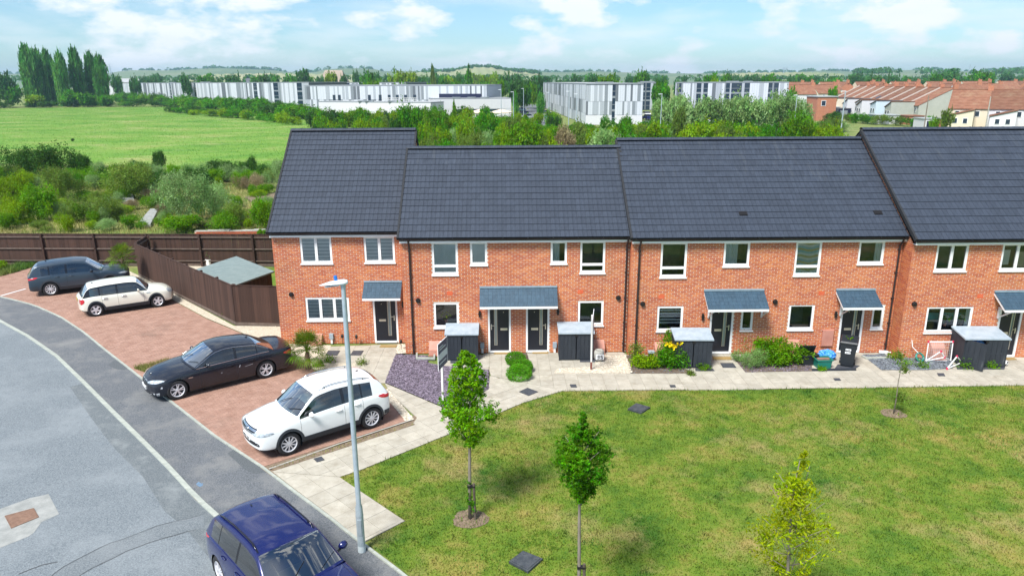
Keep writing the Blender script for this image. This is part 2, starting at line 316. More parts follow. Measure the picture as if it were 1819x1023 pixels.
foliage('leaf_fresh', (0.095, 0.235, 0.018), (0.165, 0.33, 0.028), (0.25, 0.41, 0.045))
foliage('leaf_mid', (0.06, 0.19, 0.018), (0.11, 0.29, 0.028), (0.18, 0.38, 0.048))
foliage('leaf_gold', (0.23, 0.32, 0.012), (0.34, 0.42, 0.02), (0.46, 0.5, 0.04))
foliage('leaf_dark', (0.045, 0.105, 0.026), (0.075, 0.155, 0.038), (0.12, 0.21, 0.055))
foliage('leaf_olive', (0.12, 0.185, 0.05), (0.19, 0.27, 0.075), (0.28, 0.35, 0.115))
foliage('leaf_silver', (0.19, 0.3, 0.12), (0.31, 0.44, 0.2), (0.47, 0.58, 0.34))
foliage('leaf_lime', (0.165, 0.29, 0.026), (0.25, 0.38, 0.038), (0.35, 0.46, 0.065))
foliage('leaf_straw', (0.24, 0.20, 0.12), (0.34, 0.29, 0.19), (0.44, 0.38, 0.27))
foliage('leaf_poplar', (0.09, 0.23, 0.06), (0.16, 0.34, 0.1), (0.27, 0.47, 0.16))
foliage('leaf_far', (0.06, 0.15, 0.055), (0.1, 0.21, 0.07), (0.15, 0.29, 0.09))
foliage('leaf_palm', (0.09, 0.16, 0.03), (0.15, 0.24, 0.05), (0.27, 0.30, 0.09))
foliage('leaf_lavender', (0.19, 0.31, 0.13), (0.26, 0.39, 0.16), (0.34, 0.47, 0.22))
foliage('leaf_young', (0.11, 0.28, 0.018), (0.18, 0.37, 0.028), (0.27, 0.46, 0.05)); foliage('leaf_clip', (.12, .29, .05), (.18, .39, .08), (.26, .47, .12))
foliage('flower_yellow', (0.60, 0.42, 0.01), (0.75, 0.55, 0.01), (0.8, 0.62, 0.02), trans=0.1)
glassmat('window_glass', (0.90, 0.94, 0.94), boost=2.2)
glassmat('car_glass', (0.14, 0.20, 0.24), boost=3.5)
glassmat('screen_glass', (0.34, 0.46, 0.48), boost=8.0)
mat('hill', (0.09, 0.14, 0.05), (0.17, 0.20, 0.09), scale=0.006, rough=1, c3=(0.12, 0.17, 0.06), world=True)
mat('farmland', (0.30, 0.30, 0.16), (0.15, 0.21, 0.08), scale=0.004, rough=1, world=True)
# ------------------------------------------------------------------ ground
def gp(pts): return [G(u, v) for u, v in pts]
GROUND = sheet('ground', [(-4000, -120), (4000, -120), (4000, 4600), (-4000, 4600)], -0.03, MATS['ground_rough'])
MEADOW = [G(-420, 196), G(0, 193), G(330, 189), G(545, 213), G(560, 236), (-3.0, 92), (-16, 84), G(380, 300), G(140, 292), G(-420, 286)]
sheet('meadow', MEADOW, -0.018, MATS['meadow'])
WASTE = [(-75, 80), (-76.24, 42.00), (-29.72, 42.46), (-26.48, 43.10), (-9.15, 40.98), (61.02, 40.80), (60, 80), (-10, 84)]
sheet('waste_ground', WASTE, -0.012, MATS['waste_grass'])
KERB = [(-72.89, 64.69), (-46.15, 49.87), (-29.52, 36.62), (-25.40, 33.48), (-22.57, 31.09), (-20.03, 29.01), (-17.48, 26.68), (-14.90, 23.98), (-12.72, 21.65), (-10.87, 19.70), (-9.30, 18.03), (-7.89, 16.45), (-7.11, 15.69), (-4.93, 13.37), (-2.16, 10.34), (0.8, 7.0), (5, 2), (12, -6)]
EDGE = [(-73.23, 69.17), (-46.33, 53.66), (-31.41, 38.63), (-27.89, 36.10), (-25.25, 34.99), (-24.26, 34.47), (-22.51, 33.44), (-20.16, 31.57), (-17.92, 29.42), (-16.00, 27.38), (-13.95, 25.27), (-11.23, 22.44), (-8.76, 19.88), (-6.64, 17.91), (-5.57, 16.80), (-4.41, 15.64), (-3.39, 14.55), (-2.18, 13.32), (0.59, 10.24), (4, 6.3), (12, -3)]
sheet('road', KERB + [(12, -60), (-110, -60), (-110, 62)], -0.010, MATS['road'])
sheet('pavement', KERB + EDGE[::-1], -0.006, MATS['footway'])
def offset_line(pts, d):
    res = []
    for i, p in enumerate(pts):
        a = Vector(pts[max(i - 1, 0)]); b = Vector(pts[min(i + 1, len(pts) - 1)]); t = (b - a).normalized()
        res.append((p[0] - t.y * d, p[1] + t.x * d))
    return res
def resample(pts, step):
    res = [Vector(pts[0])]; acc = 0
    for a, b in zip(pts[:-1], pts[1:]):
        a, b = Vector(a), Vector(b); L = (b - a).length; s = step - acc
        while s <= L: res.append(a + (b - a) * (s / L)); s += step
        acc = (acc + L) % step
    return res
def stones(name, piece, line, step, wd, z0, z1, m, gap=0.006, joint=None):
    """a run of kerb or edging stones, each stone an object of its own on a bed"""
    bed = sheet(name, offset_line(line, wd / 2 - 0.004) + offset_line(line, -wd / 2 + 0.004)[::-1], z1 - 0.012, joint or MATS['slab_joint'])
    me = MB().box(-0.5, 0.5, -wd / 2, wd / 2, z0, z1).mesh(piece, m)
    pts = resample(line, step)
    for a, b in zip(pts[:-1], pts[1:]):
        c = (a + b) / 2; d = b - a
        obj(piece, me, bed, (c.x, c.y, 0), (0, 0, math.atan2(d.y, d.x)), (d.length - gap, 1, 1))
    return bed
stones('kerb', 'kerb_stone', [p for p in KERB if -47 < p[0] < 2], 0.9, 0.125, -0.1, 0.022, MATS['concrete_light'])
stones('edging', 'edging_stone', [p for p in EDGE if -32 < p[0] < 2], 0.9, 0.07, -0.1, 0.03, MATS['concrete_light'])
# repairs in the tarmac
def tape(name, line, width, z, m):
    return sheet(name, offset_line(line, width / 2) + offset_line(line, -width / 2)[::-1], z, m)
kl = [p for p in KERB if -15.5 < p[0] < -4]
wob = [0.38, 0.55, 0.66, 0.60, 0.72, 0.66, 0.78, 0.7, 0.72, 0.8]
inner = offset_line(kl, -0.08); outer = [tuple(Vector(a) + (Vector(b) - Vector(a)) * wob[i % 10] / 0.6) for i, (a, b) in enumerate(zip(inner, offset_line(kl, -0.68)))]
sheet('road_patch', inner + outer[::-1], -0.006, MATS['tarmac_band'])
band = [G(60, 1075), G(130, 1012), G(200, 975), G(280, 946), G(330, 932), G(362, 925)]
sheet('road_patch', offset_line(band, 0.30) + offset_line(band, -0.28)[::-1], -0.0055, MATS['tarmac_strip'])
for o_ in (0.31, -0.29): tape('road_crack', [(p[0] + random.uniform(-.03, .03), p[1] + random.uniform(-.03, .03)) for p in resample(offset_line(band, o_), 0.25)], 0.016, -0.003, MATS['crack'])
tape('road_crack', [(p[0] + random.uniform(-.03, .03), p[1] + random.uniform(-.03, .03)) for p in resample([G(30, 1020), G(60, 1008), G(90, 999), G(118, 997)], 0.25)], 0.025, -0.003, MATS['crack'])
sheet('road_patch', [G(-40, 955), G(-40, 925), G(0, 903), G(52, 884), G(80, 878), G(86, 876), G(105, 912), G(74, 926), G(60, 945), G(50, 952), G(0, 972), G(-40, 985)], -0.0058, MATS['concrete_patch'])
sheet('pavement_patch', [G(192, 648), G(203, 640), G(222, 643), G(232, 652), G(220, 657), G(205, 655)], -0.002, MATS['tarmac_dark'])
sheet('pavement_patch', [G(404, 805), G(416, 797), G(468, 829), G(474, 838), G(452, 841), G(436, 834)], -0.002, MATS['tarmac_dark'])
mat('blue_mark', (0.12, 0.22, 0.34), (0.13, 0.17, 0.22), scale=9, rough=0.9, world=True)
sheet('paint_mark', [G(348, 859), G(353, 855), G(357, 858), G(361, 857), G(360, 862), G(355, 864), G(351, 862)], -0.002, MATS['blue_mark'])
def clip_poly(sub, cv):
    """part of polygon sub that lies inside the convex polygon cv"""
    for (ax, ay), (bx_, by) in zip(cv, cv[1:] + cv[:1]):
        res = []; side = lambda p: (bx_ - ax) * (p[1] - ay) - (by - ay) * (p[0] - ax)
        for p, q in zip(sub, sub[1:] + sub[:1]):
            a, b = side(p), side(q)
            if a >= 0: res.append(p)
            if (a > 0 > b) or (a < 0 < b): t = a / (a - b); res.append((p[0] + (q[0] - p[0]) * t, p[1] + (q[1] - p[1]) * t))
        sub = res
        if len(sub) < 3: return []
    return sub
def area(p): return abs(sum(a[0] * b[1] - b[0] * a[1] for a, b in zip(p, p[1:] + p[:1]))) / 2
# ------------------------------------------------------------------ driveway of brick blocks
DRIVE = [(-31.41, 38.63), (-27.89, 36.10), (-25.26, 35.05), (-24.27, 34.53), (-22.51, 33.48), (-20.15, 31.60), (-17.92, 29.46), (-16.00, 27.43), (-13.95, 25.31), (-11.23, 22.49), (-8.76, 19.92), (-6.72, 17.99), G(730, 745), G(686, 690), G(636, 690), G(565, 662), G(516, 633), G(440, 597), G(366, 566), G(307, 534), G(238, 494), (-21.92, 39.90), (-24.59, 41.17), (-29.87, 41.07)]
drv = sheet('driveway', DRIVE, 0.008, MATS['block_joint'])
ang = math.radians(36); ca, sa = math.cos(ang), math.sin(ang)
xs = np.array([p[0] for p in DRIVE]); ys = np.array([p[1] for p in DRIVE])
I, J = np.meshgrid(np.arange(-420, 420), np.arange(-160, 160)); base = np.stack([I + 2 * J, I - 2 * J], -1).reshape(-1, 2) * 0.1
blocks = []; cutb = []
for hx, hy, cx, cy in [(0.1, 0.05, 0.1, 0.05), (0.05, 0.1, 0.05, 0.2)]:
    c = base + [cx, cy]; X = c[:, 0] * ca - c[:, 1] * sa - 17; Y = c[:, 0] * sa + c[:, 1] * ca + 28
    k = (X > xs.min()) & (X < xs.max()) & (Y > ys.min()) & (Y < ys.max()); X, Y = X[k], Y[k]
    full = np.ones(len(X), bool); some = np.zeros(len(X), bool)
    for sx, sy in ((-1, -1), (1, -1), (1, 1), (-1, 1)):
        q_ = inside_np(X + (sx * hx * ca - sy * hy * sa) * .97, Y + (sx * hx * sa + sy * hy * ca) * .97, DRIVE); full &= q_; some |= q_
    cutb += [(x, y, hx, hy) for x, y in zip(X[some & ~full], Y[some & ~full])]
    X, Y = X[full], Y[full]
    blocks.append(np.stack([X, Y, np.full(len(X), hx), np.full(len(X), hy)], 1))
blocks = np.concatenate(blocks); order = np.argsort(blocks[:, 0] ** 2 + blocks[:, 1] ** 2); blocks = blocks[order]
bm_ = {True: MB().box(-0.097, 0.097, -0.047, 0.047, -0.02, 0.014).mesh('block', MATS['block']), False: MB().box(-0.047, 0.047, -0.097, 0.097, -0.02, 0.014).mesh('block', MATS['block'])}
for x, y, hx, hy in blocks[:300]: obj('block', bm_[hx > hy], drv, (x, y, random.uniform(-.002, .002)), (0, 0, ang))
R_ = blocks[300:]; n = len(R_); hz = RNG.uniform(0.011, 0.016, n)
off = [(-1, -1), (1, -1), (1, 1), (-1, 1)]; V = np.zeros((n, 8, 3))
for k, (a, b) in enumerate(off):
    lx, ly = a * (R_[:, 2] - .003), b * (R_[:, 3] - .003); X = R_[:, 0] + lx * ca - ly * sa; Y = R_[:, 1] + lx * sa + ly * ca
    V[:, k] = np.stack([X, Y, np.full(n, -0.01)], 1); V[:, k + 4] = np.stack([X, Y, hz], 1)
q = np.array([(4, 5, 6, 7), (0, 1, 5, 4), (1, 2, 6, 5), (2, 3, 7, 6), (3, 0, 4, 7)])
tag(obj('block_paving', npmesh('block_paving', V.reshape(-1, 3), (q[None] + (np.arange(n) * 8)[:, None, None]).reshape(-1, 4), MATS['block'], np.repeat(RNG.uniform(0, 1, n), 5)), drv), kind='stuff')
cb = MB(); ccw = DRIVE if sum(p[0] * q[1] - q[0] * p[1] for p, q in zip(DRIVE, DRIVE[1:] + DRIVE[:1])) > 0 else DRIVE[::-1]
for x, y, hx, hy in cutb:
    q = clip_poly(ccw, [(x + (a * (hx - .003)) * ca - (b * (hy - .003)) * sa, y + (a * (hx - .003)) * sa + (b * (hy - .003)) * ca) for a, b in ((-1, -1), (1, -1), (1, 1), (-1, 1))])
    if len(q) > 2 and area(q) > .0006: cb.prism(q, -.01, random.uniform(.011, .016), 0, random.random(), bottom=False)
tag(cb.build('cut_blocks', MATS['block'], drv), kind='stuff')
tape('bay_line', [G(2, 526), G(46, 513.5)], 0.11, 0.022, MATS['white_paint'])
tape('bay_line', [G(478, 834), G(600, 790), G(733, 746)], 0.06, 0.03, MATS['concrete'])
# ------------------------------------------------------------------ slabs
SLATE = gp([(703, 630), (760, 632), (760, 645), (790, 651), (868, 658), (868, 691), (800, 729), (684, 680)])
GRAVEL2 = gp([(990, 656), (1056, 652), (1060, 633), (1112, 632), (1124, 664), (984, 664)])
SOIL2 = gp([(909, 627), (936, 627), (946, 668), (905, 668)])
BED_L = gp([(1112, 632), (1188, 632), (1192, 652), (1226, 658), (1226, 664), (1120, 664)])
BED_M = gp([(1300, 633), (1442, 632), (1442, 660), (1324, 662)])
BED_R = gp([(1531, 631), (1570, 630), (1590, 637), (1692, 634), (1692, 655), (1640, 658), (1566, 658)])
Z1 = gp([(482, 838), (735, 751), (741, 742), (694, 700), (684, 681), (800, 730), (868, 692), (870, 668), (1000, 694), (930, 715), (800, 770), (640, 835), (604, 847)])
Z2 = gp([(486, 839), (604, 848), (720, 925), (649, 961)]) + [(-3.50, 14.73), (-4.35, 15.66), (-5.49, 16.82)]
Z3 = [(-0.85, 26.5), (4.6, 26.5), (4.7, 26.2), (14.7, 26.2), (14.8, 25.6), (27, 25.6), (27, G(1819, 684)[1] + .02)] + gp([(1819, 684), (1300, 692), (1000, 694), (872, 667)])
Z4 = gp([(588, 616), (574, 645), (632, 646), (622, 681), (684, 680), (703, 630), (707, 612)])
SHEDPAD = gp([(790, 634), (868, 630), (868, 657), (786, 650)])
lay_count = 0
slabme = {}
def lay(name, region, z, org, rz, sx, sy, stagger=0.0):
    bed = sheet(name, region, z, MATS['slab_joint'])
    if sum(a[0] * b[1] - b[0] * a[1] for a, b in zip(region, region[1:] + region[:1])) < 0: region = region[::-1]
    c, s = math.cos(rz), math.sin(rz); g = .004
    if (sx, sy) not in slabme: slabme[sx, sy] = MB().box(-sx / 2 + g, sx / 2 - g, -sy / 2 + g, sy / 2 - g, -0.02, 0.0165).mesh('slab', MATS['slab'])
    for i in range(-70, 70):
        for j in range(-50, 50):
            lx = (i + (stagger if j % 2 else 0)) * sx; ly = j * sy; x = org[0] + lx * c - ly * s; y = org[1] + lx * s + ly * c
            cs = [(x + (a * (sx / 2 - g)) * c - (b * (sy / 2 - g)) * s, y + (a * (sx / 2 - g)) * s + (b * (sy / 2 - g)) * c) for a, b in ((-1, -1), (1, -1), (1, 1), (-1, 1))]
            k = sum(inside(p, region) for p in cs)
            if k == 4: obj('slab', slabme[sx, sy], bed, (x, y, random.uniform(-.002, .002)), (0, 0, rz)); continue
            q = clip_poly(region, cs)
            if len(q) < 3 or area(q) < .012: continue
            MB().prism([(a - x, b - y) for a, b in q], -0.02, 0.0165).build('slab', MATS['slab'], bed, (x, y, random.uniform(-.002, .002)))
    return bed
a0, a1 = Vector(G(482, 838)), Vector(G(735, 751)); d = a1 - a0; A1 = math.atan2(d.y, d.x)
lay('path', Z1, 0.002, tuple(a0 + Vector((math.cos(A1 - 1.5708), math.sin(A1 - 1.5708))) * 0.26), A1, 0.5, 0.5)
b0, b1 = Vector(G(604, 847)), Vector(G(720, 925)); d = b1 - b0; A2 = math.atan2(d.y, d.x)
lay('path', Z2, 0.0025, tuple(b0 + Vector((math.cos(A2 - 1.5708), math.sin(A2 - 1.5708))) * 0.33), A2, 0.62, 0.62)
lay('path', Z3, 0.0035, (0.1, G(1300, 692)[1] + 0.24), 0.004, 0.45, 0.45)
lay('path', Z4, 0.004, (-6.3, 27.2), 0.0, 0.6, 0.6)
lay('path', SHEDPAD, 0.0045, (-2.0, 25.9), 0.0, 0.6, 0.6)
# planting and stone beds: a soil sheet and loose stones lying on it
def chips(name, poly, nn, size, m, z=0.0225, parent=None, flat=0.35):
    xs_ = [p[0] for p in poly]; ys_ = [p[1] for p in poly]
    X = RNG.uniform(min(xs_), max(xs_), nn * 3); Y = RNG.uniform(min(ys_), max(ys_), nn * 3); k = inside_np(X, Y, poly); X, Y = X[k][:nn], Y[k][:nn]; n = len(X)
    S = size * RNG.uniform(0.5, 1.4, n); B = np.array([(-1, -.6, 0), (.2, -1, .1), (1, .1, 0), (.1, .9, .1), (0, 0, 1.0)])
    a = RNG.uniform(0, 6.28, n); V = B[None] * np.stack([S, S * RNG.uniform(.5, 1, n), S * flat * RNG.uniform(.5, 1.6, n)], 1)[:, None]
    c, s_ = np.cos(a)[:, None], np.sin(a)[:, None]; W = np.empty_like(V); W[..., 0] = V[..., 0] * c - V[..., 1] * s_ + X[:, None]; W[..., 1] = V[..., 0] * s_ + V[..., 1] * c + Y[:, None]
    W[..., 2] = V[..., 2] + z + RNG.uniform(0, .012, n)[:, None]
    F = np.array([(0, 1, 4), (1, 2, 4), (2, 3, 4), (3, 0, 4)])[None] + (np.arange(n) * 5)[:, None, None]
    return tag(obj(name, npmesh(name, W.reshape(-1, 3), F.reshape(-1, 3), m, np.repeat(RNG.uniform(0, 1, n), 4)), parent), kind='stuff')
sheet('slate_bed', SLATE, 0.0225, MATS['slate_purple']); chips('slate_chippings', SLATE, 9000, 0.034, MATS['slate_purple'])
FENCE_A = [(-20.10, 38.82), (-11.72, 30.19), (-9.78, 29.98)]
GRAVEL1 = [(-21.73, 40.43), (-20.22, 38.95), (-11.80, 30.10), (-9.19, 29.90), (-9.06, 27.83)] + gp([(588, 614), (586, 622), (574, 645), (632, 646), (624, 680), (604, 672), (565, 661), (516, 632), (440, 596), (366, 565), (307, 533), (239, 494)]) + [(-21.82, 39.80)]
sheet('gravel_bed', GRAVEL1, 0.018, MATS['gravel_base']); chips('gravel', GRAVEL1, 9000, 0.028, MATS['gravel'], z=0.018)
GR1B = gp([(706, 612), (722, 612), (722, 628), (704, 629)]); sheet('gravel_bed', GR1B, 0.0225, MATS['gravel_base']); chips('gravel', GR1B, 400, 0.028, MATS['gravel'])
sheet('gravel_bed', GRAVEL2, 0.0225, MATS['gravel_base']); chips('gravel', GRAVEL2, 3000, 0.026, MATS['gravel'])
gs = offset_line(gp([(688, 692), (735, 746)]), 0.02) + offset_line(gp([(688, 692), (735, 746)]), -0.26)[::-1]; gs = [tuple(p) for p in gs]
sheet('gravel_bed', gs, 0.024, MATS['gravel_base']); chips('gravel', gs, 700, 0.035, MATS['gravel'], z=0.024)
ss = offset_line(gp([(483, 832), (732, 751)]), 0.05) + offset_line(gp([(483, 832), (732, 751)]), -0.19)[::-1]; SSOIL = [tuple(p) for p in ss]
sheet('verge', gp([(462, 830), (735, 738), (748, 738), (742, 762), (482, 845)]), -0.001, MATS['soil_dry'])
sheet('soil_strip', SSOIL, 0.023, MATS['soil_dry'])
sheet('soil_bed', SOIL2, 0.0225, MATS['soil']); chips('bark_chippings', SOIL2, 500, 0.03, MATS['bark_dark'])
sheet('soil_bed', BED_L, 0.0225, MATS['soil']); chips('pebbles', BED_L, 300, 0.025, MATS['slate_grey'])
sheet('soil_bed', BED_M, 0.0225, MATS['soil']); chips('pebbles', BED_M, 1200, 0.03, MATS['slate_purple'])
sheet('slate_bed', BED_R, 0.0225, MATS['slate_grey']); chips('slate_chippings', BED_R, 3500, 0.035, MATS['slate_grey'])
# ------------------------------------------------------------------ lawn
LAWN = gp([(604, 848), (640, 836), (800, 771), (930, 716), (1000, 695), (1300, 693), (1819, 685)]) + [(27, 22.85), (40, 22.6), (40, -5), (10.5, -5), (4.06, 6.3), (0.66, 10.33), (-2.16, 13.42)] + gp([(650, 963), (721, 925)])
sheet('lawn', LAWN, 0.006, MATS['lawn'])
def blades(name, poly, nn, hgt, wid, m, z, clump=0.0, weight=None, ymin=None, parent=None):
    xs_ = [p[0] for p in poly]; ys_ = [p[1] for p in poly]; y0 = max(min(ys_), ymin or -1e9)
    X = RNG.uniform(min(xs_), max(xs_), nn * 2); Y = RNG.uniform(y0, max(ys_), nn * 2); k = inside_np(X, Y, poly)
    if weight is not None: k &= RNG.uniform(0, 1, len(X)) < weight(X, Y)
    X, Y = X[k][:nn], Y[k][:nn]; n = len(X)
    a = RNG.uniform(0, 6.28, n); h = hgt * RNG.uniform(.4, 1.3, n); wd = wid * RNG.uniform(.6, 1.3, n); ln = RNG.uniform(0, .8, n) * h; b = RNG.uniform(0, 6.28, n)
    V = np.zeros((n, 3, 3)); V[:, 0] = np.stack([X - np.cos(a) * wd, Y - np.sin(a) * wd, np.full(n, z)], 1); V[:, 1] = np.stack([X + np.cos(a) * wd, Y + np.sin(a) * wd, np.full(n, z)], 1)
    V[:, 2] = np.stack([X + np.cos(b) * ln, Y + np.sin(b) * ln, z + h], 1)
    return tag(obj(name, npmesh(name, V.reshape(-1, 3), np.arange(n * 3).reshape(-1, 3), m, RNG.uniform(0, 1, n)), parent), kind='stuff')
VIEW = [p for p in LAWN if p[1] > 9]; LV = gp([(604, 848), (640, 836), (800, 771), (930, 716), (1000, 695), (1300, 693), (1819, 685)]) + [(21.5, 22.9), (13, 9.8), (0.9, 9.8), (-2.16, 13.42)] + gp([(650, 963), (721, 925)])
blades('lawn_grass', LV, 230000, 0.042, 0.010, MATS['grass_blade'], 0.006)
blades('grass_tufts', LV, 60000, 0.085, 0.013, MATS['grass_blade'], 0.006, weight=lambda X, Y: np.clip(np.sin(X * 7.3 + 2 * np.sin(Y * 3.1)) * np.sin(Y * 8.9 + 2 * np.sin(X * 2.7)) * 1.6 - .35 + .5 * np.sin(X * .9 + Y * .7) * np.sin(Y * .8 - X * .5), 0, 1))
# ------------------------------------------------------------------ brick houses
STYLES = {}
def brickwork(openings, x0, x1, z0, z1, Y, axis='x', sgn=-1):
    """stretcher bond boxes over a wall face; openings are (x0,x1,z0,z1)"""
    B = []; nz = int((z1 - z0) / 0.075)
    for r in range(nz):
        za, zb = z0 + r * 0.075 + 0.0075, z0 + (r + 1) * 0.075 - 0.0075
        ops = sorted((a, b) for a, b, c, d in openings if c < (za + zb) / 2 < d)
        x = x0 - (0.1125 if r % 2 else 0.0)
        while x < x1:
            a, b = max(x, x0 + 0.0005), min(x + 0.225 - 0.017, x1 - 0.0005); x += 0.225
            segs = [(a, b)]
            for o in ops:
                ns = []
                for p, q in segs:
                    if o[1] <= p or o[0] >= q: ns.append((p, q)); continue
                    if o[0] - p > 0.03: ns.append((p, o[0] - 0.002))
                    if q - o[1] > 0.03: ns.append((o[1] + 0.002, q))
                segs = ns
            for p, q in segs:
                if q - p > 0.03:
                    k = random.uniform(0.003, 0.0075)
                    if axis == 'x': B.append((p, q, Y - k, Y + 0.02, za, zb))
                    else: B.append((Y - k, Y + 0.02, p, q, za, zb))
    return B
def facade(mb, openings, x0, x1, z0, z1, Y, depth=0.11):
    xs_ = sorted({x0, x1, *[o[0] for o in openings], *[o[1] for o in openings]}); zs_ = sorted({z0, z1, *[o[2] for o in openings], *[o[3] for o in openings]})
    for a, b in zip(xs_[:-1], xs_[1:]):
        for c, d in zip(zs_[:-1], zs_[1:]):
            mx_, mz = (a + b) / 2, (c + d) / 2
            if any(o[0] < mx_ < o[1] and o[2] < mz < o[3] for o in openings): continue
            mb.poly([(a, Y, c), (b, Y, c), (b, Y, d), (a, Y, d)])
    for a, b, c, d in openings:
        for q in ([(a, Y, c), (a, Y, d), (a, Y + depth, d), (a, Y + depth, c)], [(b, Y, c), (b, Y + depth, c), (b, Y + depth, d), (b, Y, d)],
                  [(a, Y, d), (b, Y, d), (b, Y + depth, d), (a, Y + depth, d)], [(a, Y, c), (a, Y + depth, c), (b, Y + depth, c), (b, Y, c)]): mb.poly(q)
def window(par, x0, x1, z0, z1, Y, style, back):
    """white plastic window: frame with sill, panes, what shows behind the glass"""
    f = MB(); F = 0.08; ya, yb = Y + 0.015, Y + 0.085
    def bar(a, b, c, d, ex=0.0): f.box(a, b, ya - ex, yb, c, d)
    bar(x0, x0 + F, z0, z1); bar(x1 - F, x1, z0, z1); bar(x0 + F, x1 - F, z1 - F, z1); bar(x0 + F, x1 - F, z0, z0 + F * 1.25)
    panes = []
    W = x1 - x0
    if style in ('double', 'triple'):
        k = 2 if style == 'double' else 3; mw = 0.105
        ww = (W - 2 * F - (k - 1) * mw) / k; xa = x0 + F
        for i in range(k):
            panes.append((xa, xa + ww, z0 + F * 1.25, z1 - F))
            if i < k - 1:
                f.box(xa + ww, xa + ww + mw, ya - 0.004, yb - .003, z0 + F * 1.25, z1 - F)
                f.box(xa + ww + mw / 2 - .004, xa + ww + mw / 2 + .004, ya - 0.006, ya - 0.003, z0 + F * 1.25, z1 - F, mi=1)
            xa += ww + mw
    elif style == 'transom':
        zt = z0 + (z1 - z0) * 0.27; f.box(x0 + F, x1 - F, ya - .003, yb - .003, zt - 0.045, zt + 0.05)
        panes += [(x0 + F, x1 - F, zt + .05, z1 - F), (x0 + F, x1 - F, z0 + F * 1.25, zt - .045)]
    else: panes.append((x0 + F, x1 - F, z0 + F * 1.25, z1 - F))
    fr = f.build('window', [MATS['upvc'], MATS['upvc_edge']], par)
    MB().box(x0 - 0.03, x1 + 0.03, Y - 0.055, Y + 0.0145, z0 - 0.035, z0 + 0.012).build('sill', MATS['upvc'], fr)
    for a, b, c, d in panes:
        MB().poly([(a, ya + .03, c), (b, ya + .03, c), (b, ya + .03, d), (a, ya + .03, d)]).build('pane', MATS['window_glass'], fr)
    # room behind, closed box open to the glass
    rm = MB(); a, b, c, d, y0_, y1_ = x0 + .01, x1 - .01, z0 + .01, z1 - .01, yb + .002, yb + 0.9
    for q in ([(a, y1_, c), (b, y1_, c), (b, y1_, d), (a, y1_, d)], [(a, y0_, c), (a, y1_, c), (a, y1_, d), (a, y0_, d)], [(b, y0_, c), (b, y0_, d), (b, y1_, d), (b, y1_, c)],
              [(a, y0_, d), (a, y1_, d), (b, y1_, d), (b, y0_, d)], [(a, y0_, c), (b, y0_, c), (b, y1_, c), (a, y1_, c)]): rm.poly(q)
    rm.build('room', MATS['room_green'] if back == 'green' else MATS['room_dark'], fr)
    yb_ = ya + 0.044
    def curtain(a, b, c, d, m, fold=0.0, name='curtain', pitch=0.09):
        k = max(2, int((b - a) / pitch) * 2 + 1); rows = []
        for z in (c, d): rows.append([(a + (b - a) * i / (k - 1), yb_ + (fold if i % 2 else 0), z) for i in range(k)])
        return MB().grid(rows).build(name, MATS[m], fr)
    if back == 'daynight':
        mb = MB(); z = z0 + .05; i = 0
        while z < z1 - .05:
            zz_ = min(z + (0.085 if i % 2 else 0.055), z1 - .05)
            mb.poly([(x0 + .03, yb_, z), (x1 - .03, yb_, z), (x1 - .03, yb_, zz_), (x0 + .03, yb_, zz_)], i % 2); z = zz_; i += 1
        mb.build('blind', [MATS['blind_grey_b'], MATS['blind_grey_a']], fr)
    elif back == 'cream': curtain(x0 + .03, x1 - .03, z0 + .04, z1 - .04, 'blind_cream', 0.006, 'blind', 0.22)
    elif back == 'zebra':
        mb = MB(); z = z0 + .30
        while z < z1 - .1: mb.poly([(x0 + .03, yb_, z), (x1 - .03, yb_, z), (x1 - .03, yb_ + .02, z + .06), (x0 + .03, yb_ + .02, z + .06)]); z += .125
        mb.build('blind', MATS['curtain_white'], fr)
    elif back == 'wavy':
        mb = MB(); k = 13; nrow = 15
        for r in range(nrow):
            za, zb = z0 + .04 + (z1 - z0 - .08) * r / nrow, z0 + .04 + (z1 - z0 - .08) * (r + 1) / nrow
            row = [[(x0 + .03 + (x1 - x0 - .06) * i / (k - 1), yb_ + .015 * (i % 2), zq + 0.035 * math.sin(i * 0.62 + 0.4)) for i in range(k)] for zq in (za, zb)]
            mb.grid(row, [0, 2, 1, 2, 0, 1][r % 6])
        mb.build('curtain', [MATS['curtain_blue'], MATS['curtain_yellow'], MATS['curtain_white']], fr)
    elif back == 'tan': curtain(x0 + .03, x0 + W * .36, z0 + .04, z1 - .04, 'curtain_tan', 0.04)
    elif back == 'white_right': curtain(x1 - W * .34, x1 - .03, z0 + .04, z1 - .04, 'curtain_white', 0.04)
    elif back == 'greyblue':
        curtain(x0 + .03, x0 + W * .55, z0 + .04, z1 - .04, 'blind_grey_b', 0.03)
    elif back == 'teal':
        mb = MB(); mb.box(x0 + .05, x1 - .05, yb_ + .25, yb_ + .3, z0 + .42, z0 + .68); mb.box(x0 + .05, x1 - .05, yb_ + .2, yb_ + .27, z0 + .37, z0 + .40, mi=1)
        mb.build('shelf', [MATS['teal'], MATS['curtain_white']], fr); curtain(x1 - .22, x1 - .04, z0 + .04, z1 - .04, 'curtain_white', 0.03)
    elif back == 'portrait':
        mb = MB(); mb.box(x0 + .16, x0 + .42, yb_ + .1, yb_ + .12, z0 + .2, z0 + .75); mb.box(x1 - .4, x1 - .12, yb_ + .15, yb_ + .17, z0 + .1, z0 + .66, mi=1); mb.build('picture', [MATS['curtain_white'], MATS['curtain_tan']], fr)
    return fr
